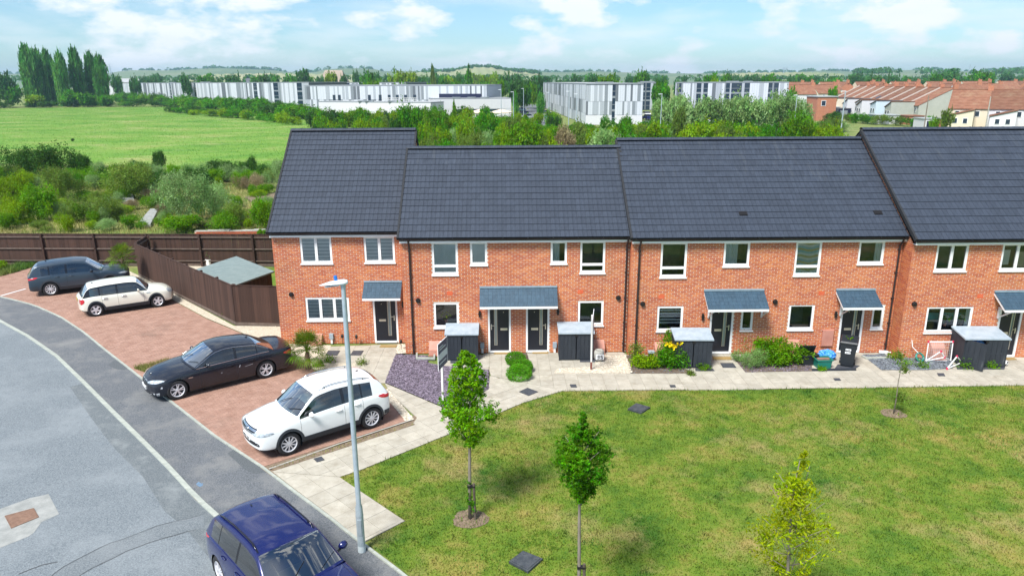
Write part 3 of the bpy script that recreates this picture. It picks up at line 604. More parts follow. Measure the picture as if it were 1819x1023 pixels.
FONT = {'0': '111101101101111', '1': '010110010010111', '2': '111001111100111', '3': '111001111001111', '4': '101101111001001', '5': '111100111001111', '6': '111100111101111', '7': '111001001001001', '8': '111101111101111', '9': '111101111001111',
        'A': '010101111101101', 'B': '110101110101110', 'C': '111100100100111', 'D': '110101101101110', 'E': '111100110100111', 'F': '111100110100100', 'G': '111100101101111', 'H': '101101111101101', 'I': '111010010010111', 'J': '001001001101111', 'K': '101101110101101', 'L': '100100100100111', 'M': '101111111101101', 'N': '111101101101101', 'O': '111101101101111', 'P': '111101111100100', 'R': '111101110101101', 'S': '111100111001111', 'T': '111010010010010', 'U': '101101101101111', 'V': '101101101101010', 'W': '101101111111101', 'X': '101101010101101', 'Y': '101101010010010', ' ': '000000000000000'}
def lettering(mb, text, x, y, z, h, thick=0.003, M=None, mi=0):
    """block capitals as raised strokes, 3x5 cells, facing -Y, left edge at x, base at z"""
    c = h / 5
    for ch in text:
        g = FONT.get(ch, FONT[' '])
        for r in range(5):
            k = 0
            while k < 3:
                if g[r * 3 + k] == '1':
                    e = k
                    while e + 1 < 3 and g[r * 3 + e + 1] == '1': e += 1
                    mb.box(x + k * c, x + (e + 1) * c, y - thick, y, z + (4 - r) * c, z + (5 - r) * c, mi=mi, M=M); k = e
                k += 1
        x += 4 * c
    return x
def door(par, x0, x1, z0, z1, Y, glass_side, number, handle_side):
    f = MB(); F = 0.075
    f.box(x0, x0 + F, Y - .004, Y + .1, z0, z1); f.box(x1 - F, x1, Y - .004, Y + .1, z0, z1); f.box(x0 + F, x1 - F, Y - .003, Y + .1, z1 - F, z1); f.box(x0 + F, x1 - F, Y - .05, Y + .1, z0, z0 + .055)
    fr = f.build('door', MATS['upvc'], par)
    a, b, c, d = x0 + F + .004, x1 - F - .004, z0 + .06, z1 - F - .003; yd = Y + .035; w = b - a
    gx = a + w * (0.60 if glass_side > 0 else 0.22); gw = w * 0.16
    lf = MB(); lf.box(a, gx, yd, yd + .045, c, d); lf.box(gx + gw, b, yd, yd + .045, c, d); lf.box(gx, gx + gw, yd, yd + .045, c, c + .22); lf.box(gx, gx + gw, yd, yd + .045, d - .06, d)
    lf.build('door_leaf', MATS['door_navy'], fr)
    mb = MB(); t = .018
    for q in ((gx, gx + t, c + .22, d - .06), (gx + gw - t, gx + gw, c + .22, d - .06), (gx + t, gx + gw - t, c + .22, c + .22 + t), (gx + t, gx + gw - t, d - .06 - t, d - .06)): mb.box(q[0], q[1], yd - .008, yd + .02, q[2], q[3])
    mb.build('glazing_bead', MATS['steel'], fr)
    MB().poly([(gx, yd + .02, c + .22), (gx + gw, yd + .02, c + .22), (gx + gw, yd + .02, d - .06), (gx, yd + .02, d - .06)]).build('pane', MATS['window_glass'], fr)
    MB().poly([(gx, yd + .044, c + .22), (gx + gw, yd + .044, c + .22), (gx + gw, yd + .044, d - .06), (gx, yd + .044, d - .06)]).build('obscure_glass', MATS['blind_cream'], fr)
    lx = a + w * (0.17 if glass_side > 0 else 0.55)
    MB().box(lx, lx + .27, yd - .012, yd - .0005, c + .83, c + .92).build('letterbox', MATS['steel'], fr)
    hx = b - .07 if handle_side > 0 else a + .05
    h = MB(); h.box(hx - .018, hx + .018, yd - .014, yd - .0005, c + .86, c + 1.08); h.box(min(hx, hx - .13 * handle_side), max(hx, hx - .13 * handle_side), yd - .05, yd - .03, c + 1.02, c + 1.045); h.box(hx - .012, hx + .012, yd - .04, yd - .014, c + 1.022, c + 1.043)
    h.build('handle', MATS['steel'], fr)
    nb = MB(); lettering(nb, number, lx + .03, yd - .0005, d - .26, .15, .006); nb.build('house_number', MATS['upvc'], fr)
    MB().lathe([(0, -.01), (.016, -.01), (.016, 0)], 8, 'y', (lx + .12, yd, d - .40)).build('spyhole', MATS['steel'], fr)
    return fr
def canopy(par, x0, x1, Y, ztop, zbot, proj, brackets):
    c = MB(); n = 5
    M = []
    for i in range(n):     # five overlapping courses of small slates
        za, zb = zbot + (ztop - zbot) * i / n, zbot + (ztop - zbot) * (i + 1) / n; ya, yb = Y - proj * (1 - i / n), Y - proj * (1 - (i + 1) / n)
        k = int((x1 - x0) / .16)
        for j in range(k):
            a, b = x0 + (x1 - x0) * j / k + .002, x0 + (x1 - x0) * (j + 1) / k - .002; u = random.random() * .004
            c.add([(a, ya, za + .012 + u), (b, ya, za + .012 + u), (b, yb, zb + .008), (a, yb, zb + .008), (a, ya, za), (b, ya, za), (b, yb, zb - .015), (a, yb, zb - .015)],
                  [(0, 1, 2, 3), (4, 5, 1, 0), (5, 6, 2, 1), (7, 4, 0, 3), (4, 7, 6, 5)], 0, random.random())
    cn_ = c.build('canopy', MATS['canopy_tile'], par)
    f = MB(); f.box(x0 + .01, x1 - .01, Y - proj + .005, Y - proj + .03, zbot - .1, zbot - .002)
    for xx in (x0 + .01, x1 - .06):                          # sloping end rafters and the open triangle below them
        f.add([(xx + dx_, y, z) for dx_ in (0, .05) for y, z in ((Y - proj + .031, zbot - .095), (Y - .002, ztop - .115), (Y - .002, ztop - .03), (Y - proj + .031, zbot - .01))], [(0, 1, 2, 3), (7, 6, 5, 4), (0, 4, 5, 1), (2, 6, 7, 3)])
    f.add([(x0 + .05, Y - proj + .03, zbot - .02), (x0 + .05, Y - .002, ztop - .05), (x1 - .05, Y - .002, ztop - .05), (x1 - .05, Y - proj + .03, zbot - .02)], [(0, 1, 2, 3)])
    f.build('canopy_fascia', MATS['fascia_white'], cn_)
    MB().box(x0, x1, Y - .06, Y - .008, ztop + .0, ztop + .07).build('flashing', MATS['lead'], cn_)
    for xx in brackets:
        b = MB(); b.box(xx - .03, xx + .03, Y - .07, Y - .009, zbot - .55, zbot - .101); b.box(xx - .03, xx + .03, Y - proj + .1, Y - .071, zbot - .16, zbot - .101)
        b.tube([(xx, Y - .06, zbot - .5), (xx, Y - proj + .14, zbot - .15)], .026, 6); b.build('bracket', MATS['fascia_white'], cn_)
def roof(par, x0, x1, Ye, ze, Yr, zr, nrow, nvent=()):
    """pitched roof with single-lap tiles on the front slope; ridge at (Yr, zr), eaves at (Ye, ze)"""
    L = math.hypot(Yr - Ye, zr - ze); th = math.atan2(zr - ze, Yr - Ye); Yb = 2 * Yr - Ye
    core = MB(); k = .05
    core.add([(x, y, z) for x in (x0 + .03, x1 - .03) for y, z in ((Ye + .03, ze - .03), (Yr, zr - .03), (Yb, ze - .03), (Yb, ze - .12), (Yr, zr - .14), (Ye + .03, ze - .12))],
             [(0, 6, 7, 1), (1, 7, 8, 2), (2, 8, 9, 3), (3, 9, 10, 4), (4, 10, 11, 5), (5, 11, 6, 0), (0, 1, 4, 5), (1, 2, 3, 4), (6, 11, 10, 7), (7, 10, 9, 8)])
    rf = core.build('roof', MATS['tile_under'], par)
    gauge = L / nrow; ncol = round((x1 - x0 - .02) / .33); wt = (x1 - x0 - .02) / ncol
    mb = MB(); g = .005; t0, t1 = .030, .008           # tile: thick nib end at the bottom, thin under the next course, split groove
    def half(a, b): mb.add([(a, 0, t0), (b, 0, t0), (b, gauge + .01, t1), (a, gauge + .01, t1), (a, 0, 0), (b, 0, 0), (b, gauge + .01, -.01), (a, gauge + .01, -.01)], [(0, 1, 2, 3), (4, 5, 1, 0), (5, 6, 2, 1), (7, 4, 0, 3)])
    half(-wt / 2 + g / 2, -.003); half(.003, wt / 2 - g / 2)
    me = mb.mesh('roof_tile', MATS['tile']); hv = [Vector(v) for v in mb.v]; hf = mb.f
    cells = [(r, cidx) for r in range(nrow) for cidx in range(ncol)]
    rest = MB(); cnt = 0
    for r, cidx in cells:
        s = r * gauge; x = x0 + .01 + wt * (cidx + .5) + (wt * .0 if r % 2 else 0); y, z = Ye + s * math.cos(th), ze + s * math.sin(th)
        rx = th + random.uniform(-.004, .004)
        if cnt < 300: obj('roof_tile', me, rf, (x, y, z), (rx, 0, random.uniform(-.004, .004)))
        else:
            M = Matrix.Translation((x, y, z)) @ Matrix.Rotation(rx, 4, 'X'); rest.add([tuple(M @ v) for v in hv], hf, 0, random.random())
        cnt += 1
    if rest.v: tag(rest.build('tile_field', MATS['tile'], rf), kind='stuff')
    # rear slope courses, joined
    bk = MB()
    for r in range(nrow):
        s = r * gauge; y0_, z0_ = Yb - s * math.cos(th), ze + s * math.sin(th); y1_, z1_ = Yb - (s + gauge) * math.cos(th), ze + (s + gauge) * math.sin(th)
        bk.add([(x0, y0_, z0_ + .03), (x1, y0_, z0_ + .03), (x1, y1_, z1_ + .008), (x0, y1_, z1_ + .008), (x0, y0_, z0_), (x1, y0_, z0_)], [(0, 3, 2, 1), (4, 0, 1, 5)], 0, random.random())
    bk.build('rear_slope', MATS['tile'], rf)
    # ridge tiles
    rb = MB(); n = 6; rows = []
    for xx in (-.225, .221): rows.append([(xx, .15 * math.cos(a), .085 * math.sin(a) - .02) for a in [math.pi * i / n for i in range(n + 1)]])
    rb.grid(rows); rb.box(.205, .222, -.156, .156, -.03, .0); rb.grid([[(xx, .158 * math.cos(a), .095 * math.sin(a) - .02) for a in [math.pi * i / n for i in range(n + 1)]] for xx in (.19, .224)])
    rm = rb.mesh('ridge_tile', MATS['tile']); k = int((x1 - x0) / .445)
    for i in range(k): obj('ridge_tile', rm, rf, (x0 + (x1 - x0) * (i + .5) / k, Yr, zr + .035), None, ((x1 - x0) / k / .445, 1, 1))
    for xx, s in ((x0, -1), (x1, 1)):                       # verge caps
        v = MB(); a, b = (xx - .045, xx + .03) if s < 0 else (xx - .03, xx + .045)
        for r in range(nrow):
            s0 = r * gauge; M = Matrix.Translation((0, Ye + s0 * math.cos(th), ze + s0 * math.sin(th))) @ Matrix.Rotation(th, 4, 'X')
            v.box(a, b, -.01, gauge + .004, -.09, .044 - .0, M=M); v.box(a - .003, b + .003, -.012, .05, -.092, .048, M=M)
        v.build('verge', MATS['tile_under'], rf)
    for cx, rr in nvent:
        s = rr * gauge + .06; M = Matrix.Translation((cx, Ye + s * math.cos(th), ze + s * math.sin(th))) @ Matrix.Rotation(th, 4, 'X')
        v = MB(); v.box(-.15, .15, 0, .2, .028, .06, M=M)
        for q in range(4): v.box(-.13, .13, .02 + q * .045, .05 + q * .045, .06, .066, M=M)
        v.build('vent_tile', MATS['black_plastic'], rf)
    return rf
mat('brick_flat', (0.36, 0.105, 0.045), (0.46, 0.155, 0.075), scale=3, rough=0.9)
def brick_flat():
    m = MATS['brick_flat']; t = m.node_tree; b = t.nodes['Principled BSDF']
    bt = N(t, 'ShaderNodeTexBrick'); bt.inputs['Scale'].default_value = 1.0; bt.inputs['Brick Width'].default_value = .225; bt.inputs['Row Height'].default_value = .075; bt.inputs['Mortar Size'].default_value = .006
    bt.inputs['Color1'].default_value = (.40, .115, .045, 1); bt.inputs['Color2'].default_value = (.48, .165, .07, 1); bt.inputs['Mortar'].default_value = (.5, .44, .36, 1)
    g = N(t, 'ShaderNodeTexCoord'); s = N(t, 'ShaderNodeSeparateXYZ'); c = N(t, 'ShaderNodeCombineXYZ'); t.links.new(g.outputs['Object'], s.inputs[0])
    t.links.new(s.outputs[1], c.inputs[0]); t.links.new(s.outputs[2], c.inputs[1]); t.links.new(c.outputs[0], bt.inputs['Vector']); t.links.new(bt.outputs['Color'], b.inputs['Base Color'])
brick_flat()
def house(label, x0, x1, Y, ztop, Ye, Yr, zr, nrow, wins, doors, canopies, pipes, vents=(), reds=(), lights=(), side=None, group='brick houses of the terrace', nvent=(), ze=4.64):
    """everything below is in metres with the house's own origin at the left end of its front wall"""
    H = empty('brick_house', (x0, Y, 0), label, 'house', 0, group); W = x1 - x0; D = 2 * (Yr - Y)
    T = lambda q: [(a - x0, b - x0, c, d) for a, b, c, d in q]
    ops = T([w_[:4] for w_ in wins]) + T([d_[:4] for d_ in doors])
    mb = MB(); facade(mb, ops, 0, W, 0, ztop, 0); mb.m = [0] * len(mb.f)
    zr_ = zr - .16; yr = Yr - Y
    for xx in (0, W): mb.poly([(xx, 0, 0), (xx, D, 0), (xx, D, ztop), (xx, yr, zr_), (xx, 0, ztop)], 1)
    mb.poly([(0, D, 0), (W, D, 0), (W, D, ztop), (0, D, ztop)], 1)
    wl = mb.build('wall', [MATS['mortar'], MATS['brick_flat']], H)
    B = brickwork(ops, 0, W, 0, ztop + .02, 0)
    V, F, nf = boxes_np(B)
    if side:                                    # exposed strip of the left flank, real bricks too
        B2 = [(b[0], b[1], b[2], b[3], b[4], b[5]) for b in brickwork([], 0, side, 0, ztop + .02, 0, axis='y')]
        V2, F2, _ = boxes_np(B2); V2 = V2.copy(); F = np.concatenate([F, F2 + len(V)]); V = np.concatenate([V, V2]); B = list(B) + B2
        # faces on the flank side are the x0 ones
        q = np.array([(0, 4, 7, 3)]); o = len(V) - len(V2)
        # the x0 face is already (3,0,4,7)
    bw = npmesh('brickwork', V, F, MATS['brick'], np.repeat(RNG.uniform(0, 1, len(B)), nf)); tag(obj('brickwork', bw, wl), kind='stuff')
    for q in wins: window(H, q[0] - x0, q[1] - x0, q[2], q[3], 0, q[4], q[5])
    for q in doors: door(H, q[0] - x0, q[1] - x0, q[2], q[3], 0, *q[4:])
    for q in canopies: canopy(H, q[0] - x0, q[1] - x0, 0, q[2], q[3], q[4], [x - x0 for x in q[5]])
    roof(H, -.06, W + .06 if side is None or True else W, Ye - Y, ze, Yr - Y, zr, nrow, [(a - x0, b) for a, b in nvent])
    e = Ye - Y
    f = MB(); f.box(-.02, W + .02, e + .07, e + .10, ztop - .01, ze - .015); f.box(-.02, W + .02, e + .101, -.009, ztop - .008, ztop + .012); f.build('fascia', MATS['fascia_white'], H)
    g = MB(); R = .056; n = 6
    rows = [[(xx, e + .005 + R * math.cos(a), ze - .02 + R * math.sin(a)) for a in [math.pi + math.pi * i / n for i in range(n + 1)]] for xx in (-.03, W + .03)]
    g.grid(rows); g.grid([[(x_, y_, z_ + .004) for x_, y_, z_ in reversed(r)] for r in rows])
    k = int(W / .9)
    for i in range(k + 1): g.box(.1 + i * (W - .2) / k - .02, .1 + i * (W - .2) / k + .02, e - .055, e + .069, ze - .085, ze - .012)
    g.build('gutter', MATS['black_plastic'], H)
    for xx in pipes:
        x = xx - x0; p = MB(); p.tube([(x, e + .01, ze - .08), (x, e + .03, ze - .16), (x, -.06, ztop - .18), (x, -.06, ztop - .3), (x, -.06, .06), (x, -.12, .01)], .036, 8)
        for z in (ztop - .35, 3.2, 2.2, 1.2, .35): p.box(x - .05, x + .05, -.1, -.008, z, z + .035)
        p.build('downpipe', MATS['pipe_brown'], H)
    for x, z in vents:
        v = MB(); v.lathe([(.0, -.09), (.07, -.09), (.085, -.06), (.085, -.008), (.1, -.008), (.1, -.004)], 14, 'y', (x - x0, 0, z)); v.build('flue_vent', MATS['black_plastic'], H)
    for x, z in reds: MB().box(x - x0 - .11, x - x0 + .11, -.009, .01, z - .075, z + .075).build('air_brick', mat_red, H)
    for x, z in lights:
        l = MB(); l.box(x - x0 - .035, x - x0 + .035, -.09, -.008, z - .12, z + .12); l.box(x - x0 - .05, x - x0 + .05, -.1, -.004, z - .02, z + .02); l.build('wall_light', MATS['black_plastic'], H)
    return H
mat_red = mat('air_brick', (0.55, 0.10, 0.04), (0.62, 0.14, 0.06), scale=8, rough=0.8)
Y1, Y2, Y3, Y4 = 27.80, 26.58, 26.26, 25.64
def wpx(Y, L, R, t, b, *k):
    m = (t + b) / 2; return (P(L, m, Y)[0], P(R, m, Y)[0], P((L + R) / 2, b, Y)[1], min(P((L + R) / 2, t, Y)[1], 4.425), *k)
def dpx(Y, L, R, t, b, *k):
    m = (t + b) / 2; return (P(L, m, Y)[0], P(R, m, Y)[0], 0.03, P((L + R) / 2, b, Y)[1] * 0 + 2.13, *k)
def cpx(Y, L, R, t, b, proj, br=()):
    return (P(L, t, Y)[0], P(R, t, Y)[0], P((L + R) / 2, t, Y)[1] - .05, P((L + R) / 2, b, Y - proj)[1], proj, [P(q, b + 10, Y)[0] for q in br])
pv = lambda Y, *q: [P(u, v, Y) for u, v in q]
YR1, YR2, YR3, YR4 = 32.0, 30.2, 30.55, 30.55
ZR1 = P(630, 232, YR1)[1]; ZR2 = P(900, 263, YR2)[1]; ZR3 = P(1300, 248, YR3)[1]; ZR4 = P(1700, 230, YR4)[1]
ZT = 4.44
house('end brick house set back beside the fence, with white striped blinds', -9.05, -3.83, Y1, ZT, Y1 - .27, YR1, ZR1, 19,
      [wpx(Y1, 533.4, 589.4, 420, 468.5, 'double', 'daynight'), wpx(Y1, 646.7, 701, 420, 467, 'double', 'daynight'), wpx(Y1, 543.5, 620.5, 528, 569.5, 'triple', 'daynight')],
      [dpx(Y1, 664, 707, 534, 610, 1, '34', 1)], [cpx(Y1, 646.5, 714, 499, 530, .62)], [], pv(Y1, (517.5, 523)), [], pv(Y1, (716, 540)))
house('low brick pair with a shared blue slate porch over two doors', -3.87, 4.70, Y2, ZT, Y2 - .27, YR2, ZR2, 15,
      [wpx(Y2, 767.2, 813.2, 427, 488.5, 'transom', 'cream'), wpx(Y2, 835, 865.3, 427, 471, 'single', 'cream'), wpx(Y2, 978, 1007.1, 426, 468.8, 'single', 'greyblue'), wpx(Y2, 1030.5, 1075, 425, 485.4, 'transom', 'dark'),
       wpx(Y2, 770.7, 815, 537.6, 582.3, 'single', 'dark'), wpx(Y2, 1026.5, 1071.8, 534.5, 578.3, 'single', 'green')],
      [dpx(Y2, 867, 907.6, 545, 624, -1, '35', -1), dpx(Y2, 934.2, 975.8, 545, 623, 1, '36', 1)], [cpx(Y2, 852, 989.5, 508.5, 544.5, .62)],
      [P(731, 530, Y2)[0], P(1110, 530, Y2)[0]], pv(Y2, (742.8, 533.9), (1098.4, 529)), pv(Y2, (799, 521), (1031, 518)), pv(Y2, (852, 557), (991, 553)), side=1.15)
house('wide brick pair with two porches and a wavy blue curtain upstairs', 4.73, 14.84, Y3, ZT, Y3 - .27, YR3, ZR3, 17,
      [wpx(Y3, 1173.2, 1220, 430, 492.9, 'transom', 'green'), wpx(Y3, 1285.5, 1331.7, 429, 473.5, 'single', 'greyblue'), wpx(Y3, 1412, 1458, 428, 489.8, 'transom', 'wavy'), wpx(Y3, 1525, 1570.4, 426.6, 469.4, 'single', 'white_right'),
       wpx(Y3, 1167, 1213, 543.9, 588.3, 'single', 'zebra'), wpx(Y3, 1400.2, 1445.3, 540.7, 586, 'single', 'dark'), wpx(Y3, 1316, 1337.4, 550, 587, 'single', 'green'), wpx(Y3, 1548.5, 1569.5, 541, 584.5, 'single', 'green')],
      [dpx(Y3, 1259.5, 1301, 550, 632, 1, '37', 1), dpx(Y3, 1490, 1531, 547, 630, 1, '39', 1)],
      [cpx(Y3, 1250.5, 1357, 514, 549.5, .75, (1258, 1352)), cpx(Y3, 1485, 1554.5, 513, 546.3, .75, (1492,))],
      [P(1132, 530, Y3)[0], 14.70], pv(Y3, (1141.6, 539.8), (1376.8, 536)), pv(Y3, (1175, 527), (1459, 521)), pv(Y3, (1248, 562), (1484, 558)), side=.3, nvent=[(9.0, 3.2), (14.1, 3.2)])
house('brick house furthest right with a three light window and tallest roof', 14.87, 24.3, Y4, ZT, Y4 - .27, YR4, ZR4, 16,
      [wpx(Y4, 1662.3, 1719, 430.6, 482, 'double', 'dark'), wpx(Y4, 1778.7, 1836, 430, 481, 'double', 'portrait'), wpx(Y4, 1644, 1725.8, 544.5, 590.7, 'triple', 'teal')],
      [dpx(Y4, 1769, 1810, 551.7, 633, 1, '40', 1)], [cpx(Y4, 1766.5, 1838, 516, 550.7, .75, (1772,))],
      [], pv(Y4, (1623.9, 539.8)), pv(Y4, (1741, 526)), [], side=.62)
# ------------------------------------------------------------------ cars
from mathutils.bvhtree import BVHTree
def paint(name, c, rough=0.25, coat=1.0, metal=0.0, c2=None):
    return mat(name, c, c2, scale=3, rough=rough, coat=coat, metal=metal, spec=0.5)
paint('paint_white', (0.76, 0.78, 0.79)); paint('paint_cream', (0.76, 0.76, 0.67)); paint('paint_black', (0.008, 0.010, 0.018), rough=0.2, coat=0.45)
paint('paint_grey', (0.026, 0.045, 0.068), rough=0.3, metal=0.2, coat=0.6); paint('paint_blue', (0.006, 0.011, 0.095), rough=0.25, metal=0.25); paint('paint_silver', (0.45, 0.48, 0.50), rough=0.3, metal=0.4)
paint('paint_red', (0.35, 0.02, 0.02)); paint('paint_teal', (0.10, 0.22, 0.30))
mat('cladding', (0.030, 0.036, 0.046), rough=0.55); mat('seam', (0.012, 0.013, 0.016), rough=0.6)
mat('gloss_black', (0.008, 0.009, 0.013), rough=0.12, spec=0.6)
mat('tyre', (0.016, 0.016, 0.018), (0.03, 0.03, 0.032), scale=20, rough=0.85); mat('alloy', (0.66, 0.66, 0.70), rough=0.35, metal=0.25); mat('alloy_dark', (0.03, 0.03, 0.035), rough=0.5)
mat('chrome', (0.72, 0.74, 0.77), rough=0.12, metal=1.0)
mat('head_glass', (0.52, 0.57, 0.60), (0.20, 0.24, 0.28), scale=9, rough=0.08, coat=1.0); mat('tail_red', (0.50, 0.012, 0.022), rough=0.12, coat=1.0)
mat('plate_white', (0.72, 0.73, 0.74), rough=0.4); mat('plate_yellow', (0.72, 0.50, 0.05), rough=0.4); mat('ink', (0.02, 0.02, 0.02), rough=0.6)
mat('cabin_trim', (0.035, 0.037, 0.042), rough=0.85); mat('seat_cloth', (0.075, 0.08, 0.09), rough=0.95); mat('scrape', (0.45, 0.47, 0.50), rough=0.7)
WHEELS = {}
def wheel_mesh(R, wd, nsp, style):
    k = (R, nsp, style)
    if k in WHEELS: return WHEELS[k]
    t = MB(); r0 = R * .70
    t.lathe([(r0 - .02, -wd / 2 + .02), (r0, -wd / 2), (R * .93, -wd / 2 + .004), (R, -wd / 2 + .03), (R, wd / 2 - .03), (R * .93, wd / 2 - .004), (r0, wd / 2), (r0 - .02, wd / 2 - .02)], 30, 'y')
    tm = t.mesh('tyre', MATS['tyre'], True)
    r = MB(); r.lathe([(r0, -wd / 2 + .012), (r0 - .012, -wd / 2 + .004), (r0 - .03, -wd / 2 + .02), (r0 - .035, wd / 2 - .05)], 30, 'y')
    r.lathe([(0, -wd / 2 + .075), (r0 - .034, -wd / 2 + .085)], 30, 'y', mi=1)
    r.lathe([(0, -wd / 2 + .012), (.03, -wd / 2 + .012), (.062, -wd / 2 + .022), (.066, -wd / 2 + .07)], 14, 'y')
    for i in range(nsp):
        for dl in ((-.13, .13) if style == 'double' else (0,)):
            a = 2 * math.pi * i / nsp + .2; a1 = a + dl * 1.5; M = Matrix.Identity(4)
            p0 = Vector((math.cos(a) * .05, 0, math.sin(a) * .05)); p0 = Vector((math.cos(a + dl * .6) * .05, 0, math.sin(a + dl * .6) * .05)); p1 = Vector((math.cos(a1) * (r0 - .025), 0, math.sin(a1) * (r0 - .025))); n_ = (p1 - p0).normalized().cross(Vector((0, 1, 0)))
            hw = {'double': .013, 'single2': .015, 'wide': .036}[style]; hw2 = hw * 1.2; y0_, y1_ = -wd / 2 + .012, -wd / 2 + .055
            pts = [p0 - n_ * hw, p0 + n_ * hw, p1 + n_ * hw2, p1 - n_ * hw2]
            r.add([(p.x, y0_ + (.0 if q < 2 else .006), p.z) for q, p in enumerate(pts)] + [(p.x, y1_, p.z) for p in pts], [(0, 1, 2, 3), (0, 4, 5, 1), (2, 6, 7, 3), (1, 5, 6, 2), (3, 7, 4, 0)])
    rm = r.mesh('rim', [MATS['alloy'], MATS['alloy_dark']])
    WHEELS[k] = (tm, rm); return WHEELS[k]
def lerp(tab, x):
    if x <= tab[0][0]: return tab[0][1]
    for (a, p), (b, q) in zip(tab[:-1], tab[1:]):
        if x <= b: return p + (q - p) * (x - a) / (b - a)
    return tab[-1][1]
def smooth(tab, x, h=.10): return sum(lerp(tab, x + d * h) for d in (-1, -.6, -.2, .2, .6, 1)) / 6
ROUND = ('headlight', 'tail_light', 'fog_lamp', 'fog_light')          # lamps get a rounded outline
YF = [(0, .955), (.12, .985), (.3, 1.0), (.5, 1.0), (.72, .992), (.9, .97), (1.0, .94)]
def car(label, loc, heading, s, group=None):
    L, W, H, wb, fo, R = s['L'], s['W'], s['H'], s['wb'], s['fo'], s['R']; w = W / 2; X1, X0 = L / 2, -L / 2; xf = X1 - fo; xr = xf - wb; Ra = R + s.get('gap', .055); SILL = s.get('sill', .25)
    root = empty('parked_car', (loc[0], loc[1], loc[2] if len(loc) > 2 else .014), label, 'car', heading, group)
    xA, xB, xC, xD = s['xA'], s['xB'], s['xC'], s['xD']; hood, belt, top = s['hood'], s['belt'], s['top']; bowf, bowr = s.get('bowf', .17), s.get('bowr', .10)
    body, dark = MATS[s['paint']], MATS['seam']
    def endq(x):
        df, dr = X1 - x, x - X0; rf_, rr_ = s.get('rf', .34), s.get('rr', .26)
        q1 = min(1, max(0, df / rf_)); q2 = min(1, max(0, dr / rr_))
        return math.sqrt(max(0, 1 - (1 - q1) ** 2)), math.sqrt(max(0, 1 - (1 - q2) ** 2))
    def wid(x):
        a, b = endq(x); tf = max(0, 1 - (X1 - x) / 1.1); tr = max(0, 1 - (x - X0) / 1.0)
        return w * (1 - .10 * (1 - a) - .085 * tf ** 2) * (1 - .08 * (1 - b) - .05 * tr ** 2)
    def zsill(x): a, b = endq(x); return SILL + .05 * (1 - a) + .08 * (1 - b)
    def zlow(x):
        z = zsill(x)
        for xw in (xf, xr):
            d = abs(x - xw)
            if d < Ra: z = max(z, R + math.sqrt(Ra * Ra - d * d))
        return z
    def ztop(x):
        a, b = endq(x); return smooth(hood, x) - s.get('nosedrop', .16) * (1 - a) - s.get('taildrop', .05) * (1 - b)
    def zsh(x): return min(smooth(belt, x), ztop(x) - .025)
    def warp(x, yf): return x - bowf * yf * yf * max(0, 1 - (X1 - x) / 1.3) ** 1.6 + bowr * yf * yf * max(0, 1 - (x - X0) / .9) ** 1.6
    seams = s['seams']; st = set()
    for i in range(40): st.add(round(X0 + L * i / 39, 4))
    for e in (.0, .012, .04, .09, .16, .24): st.add(round(X1 - e, 4)); st.add(round(X0 + e, 4))
    for xw in (xf, xr):
        for k in range(-9, 10): st.add(round(xw + Ra * math.sin(k / 9 * math.pi / 2), 4))
        st.add(round(xw - Ra - .002, 4)); st.add(round(xw + Ra + .002, 4))
    for q in seams: st.add(round(q - .0045, 4)); st.add(round(q + .0045, 4))
    for q in (xA + .03, s.get('bonnet_x', X1 - .22)): st.add(round(q - .004, 4)); st.add(round(q + .004, 4))
    st = sorted(st); st2 = [st[0]]
    for q in st[1:]:
        if q - st2[-1] > .0015: st2.append(q)
    st = st2
    FS = [0, .06, .12, .22, .36, .5, .64, .78, .9, 1.0]; TS = [.95, .858, .848, .62, .36, 0]
    nS, nT = len(FS), len(TS); rows = []
    for x in st:
        zl, zh, zs_, wx, zt = zlow(x), zsh(x), zsill(x), wid(x), ztop(x); zl = min(zl, zh - .06); row = []
        for f in FS:
            z = zl + (zh - zl) * f; rel = (z - zs_) / max(.05, zh - zs_); y = wx * lerp(YF, rel); row.append((y, z))
        ys_ = row[-1][0]; cab = (xD + .06 < x < xA - .03)
        for f in TS:
            zt_ = zh - .015 if cab else zt; row.append((ys_ * f, zh + (zt_ - zh) * (1 - f ** 2.6)))
        rows.append(row)
    V = []; idx = {}
    for i, x in enumerate(st):
        for sd in (1, -1):
            for j, (y, z) in enumerate(rows[i]):
                if sd == -1 and j == nS + nT - 1: idx[i, sd, j] = idx[i, 1, j]; continue
                idx[i, sd, j] = len(V); V.append((warp(x, y / w), sd * y, z))
    grp = {}
    def put(key, f, mi=0): grp.setdefault(key, []).append((f, mi))
    allf = []
    for i in range(len(st) - 1):
        xm = (st[i] + st[i + 1]) / 2; thin = st[i + 1] - st[i] < .0145
        seam = any(abs(xm - q) < .004 for q in seams)
        bx = s.get('bonnet_x', X1 - .22); bon = xA + .03 < xm < bx; bseam = abs(xm - xA - .03) < .0035 or abs(xm - bx) < .0035
        for sd in (1, -1):
            for j in range(nS + nT - 1):
                f = [idx[i, sd, j], idx[i + 1, sd, j], idx[i + 1, sd, j + 1], idx[i, sd, j + 1]]
                if len(set(f)) < 3: continue
                f = f if sd == -1 else f[::-1]
                allf.append(f)
                if j < nS - 1:
                    di = sum(1 for q in seams if xm > q)
                    if seam and 1 <= j: put('body', f, 1)
                    elif 0 < di < len(seams) and j >= 1: put(('door', di, sd), f)
                    elif j < 1 and s.get('clad'): put('body', f, 2)
                    else: put('body', f)
                else:
                    jt = j - nS + 1
                    if bon and jt == 2: put('body', f, 1)
                    elif bseam and jt > 2: put('body', f, 1)
                    elif bon and jt > 2: put('bonnet', f)
                    else: put('body', f)
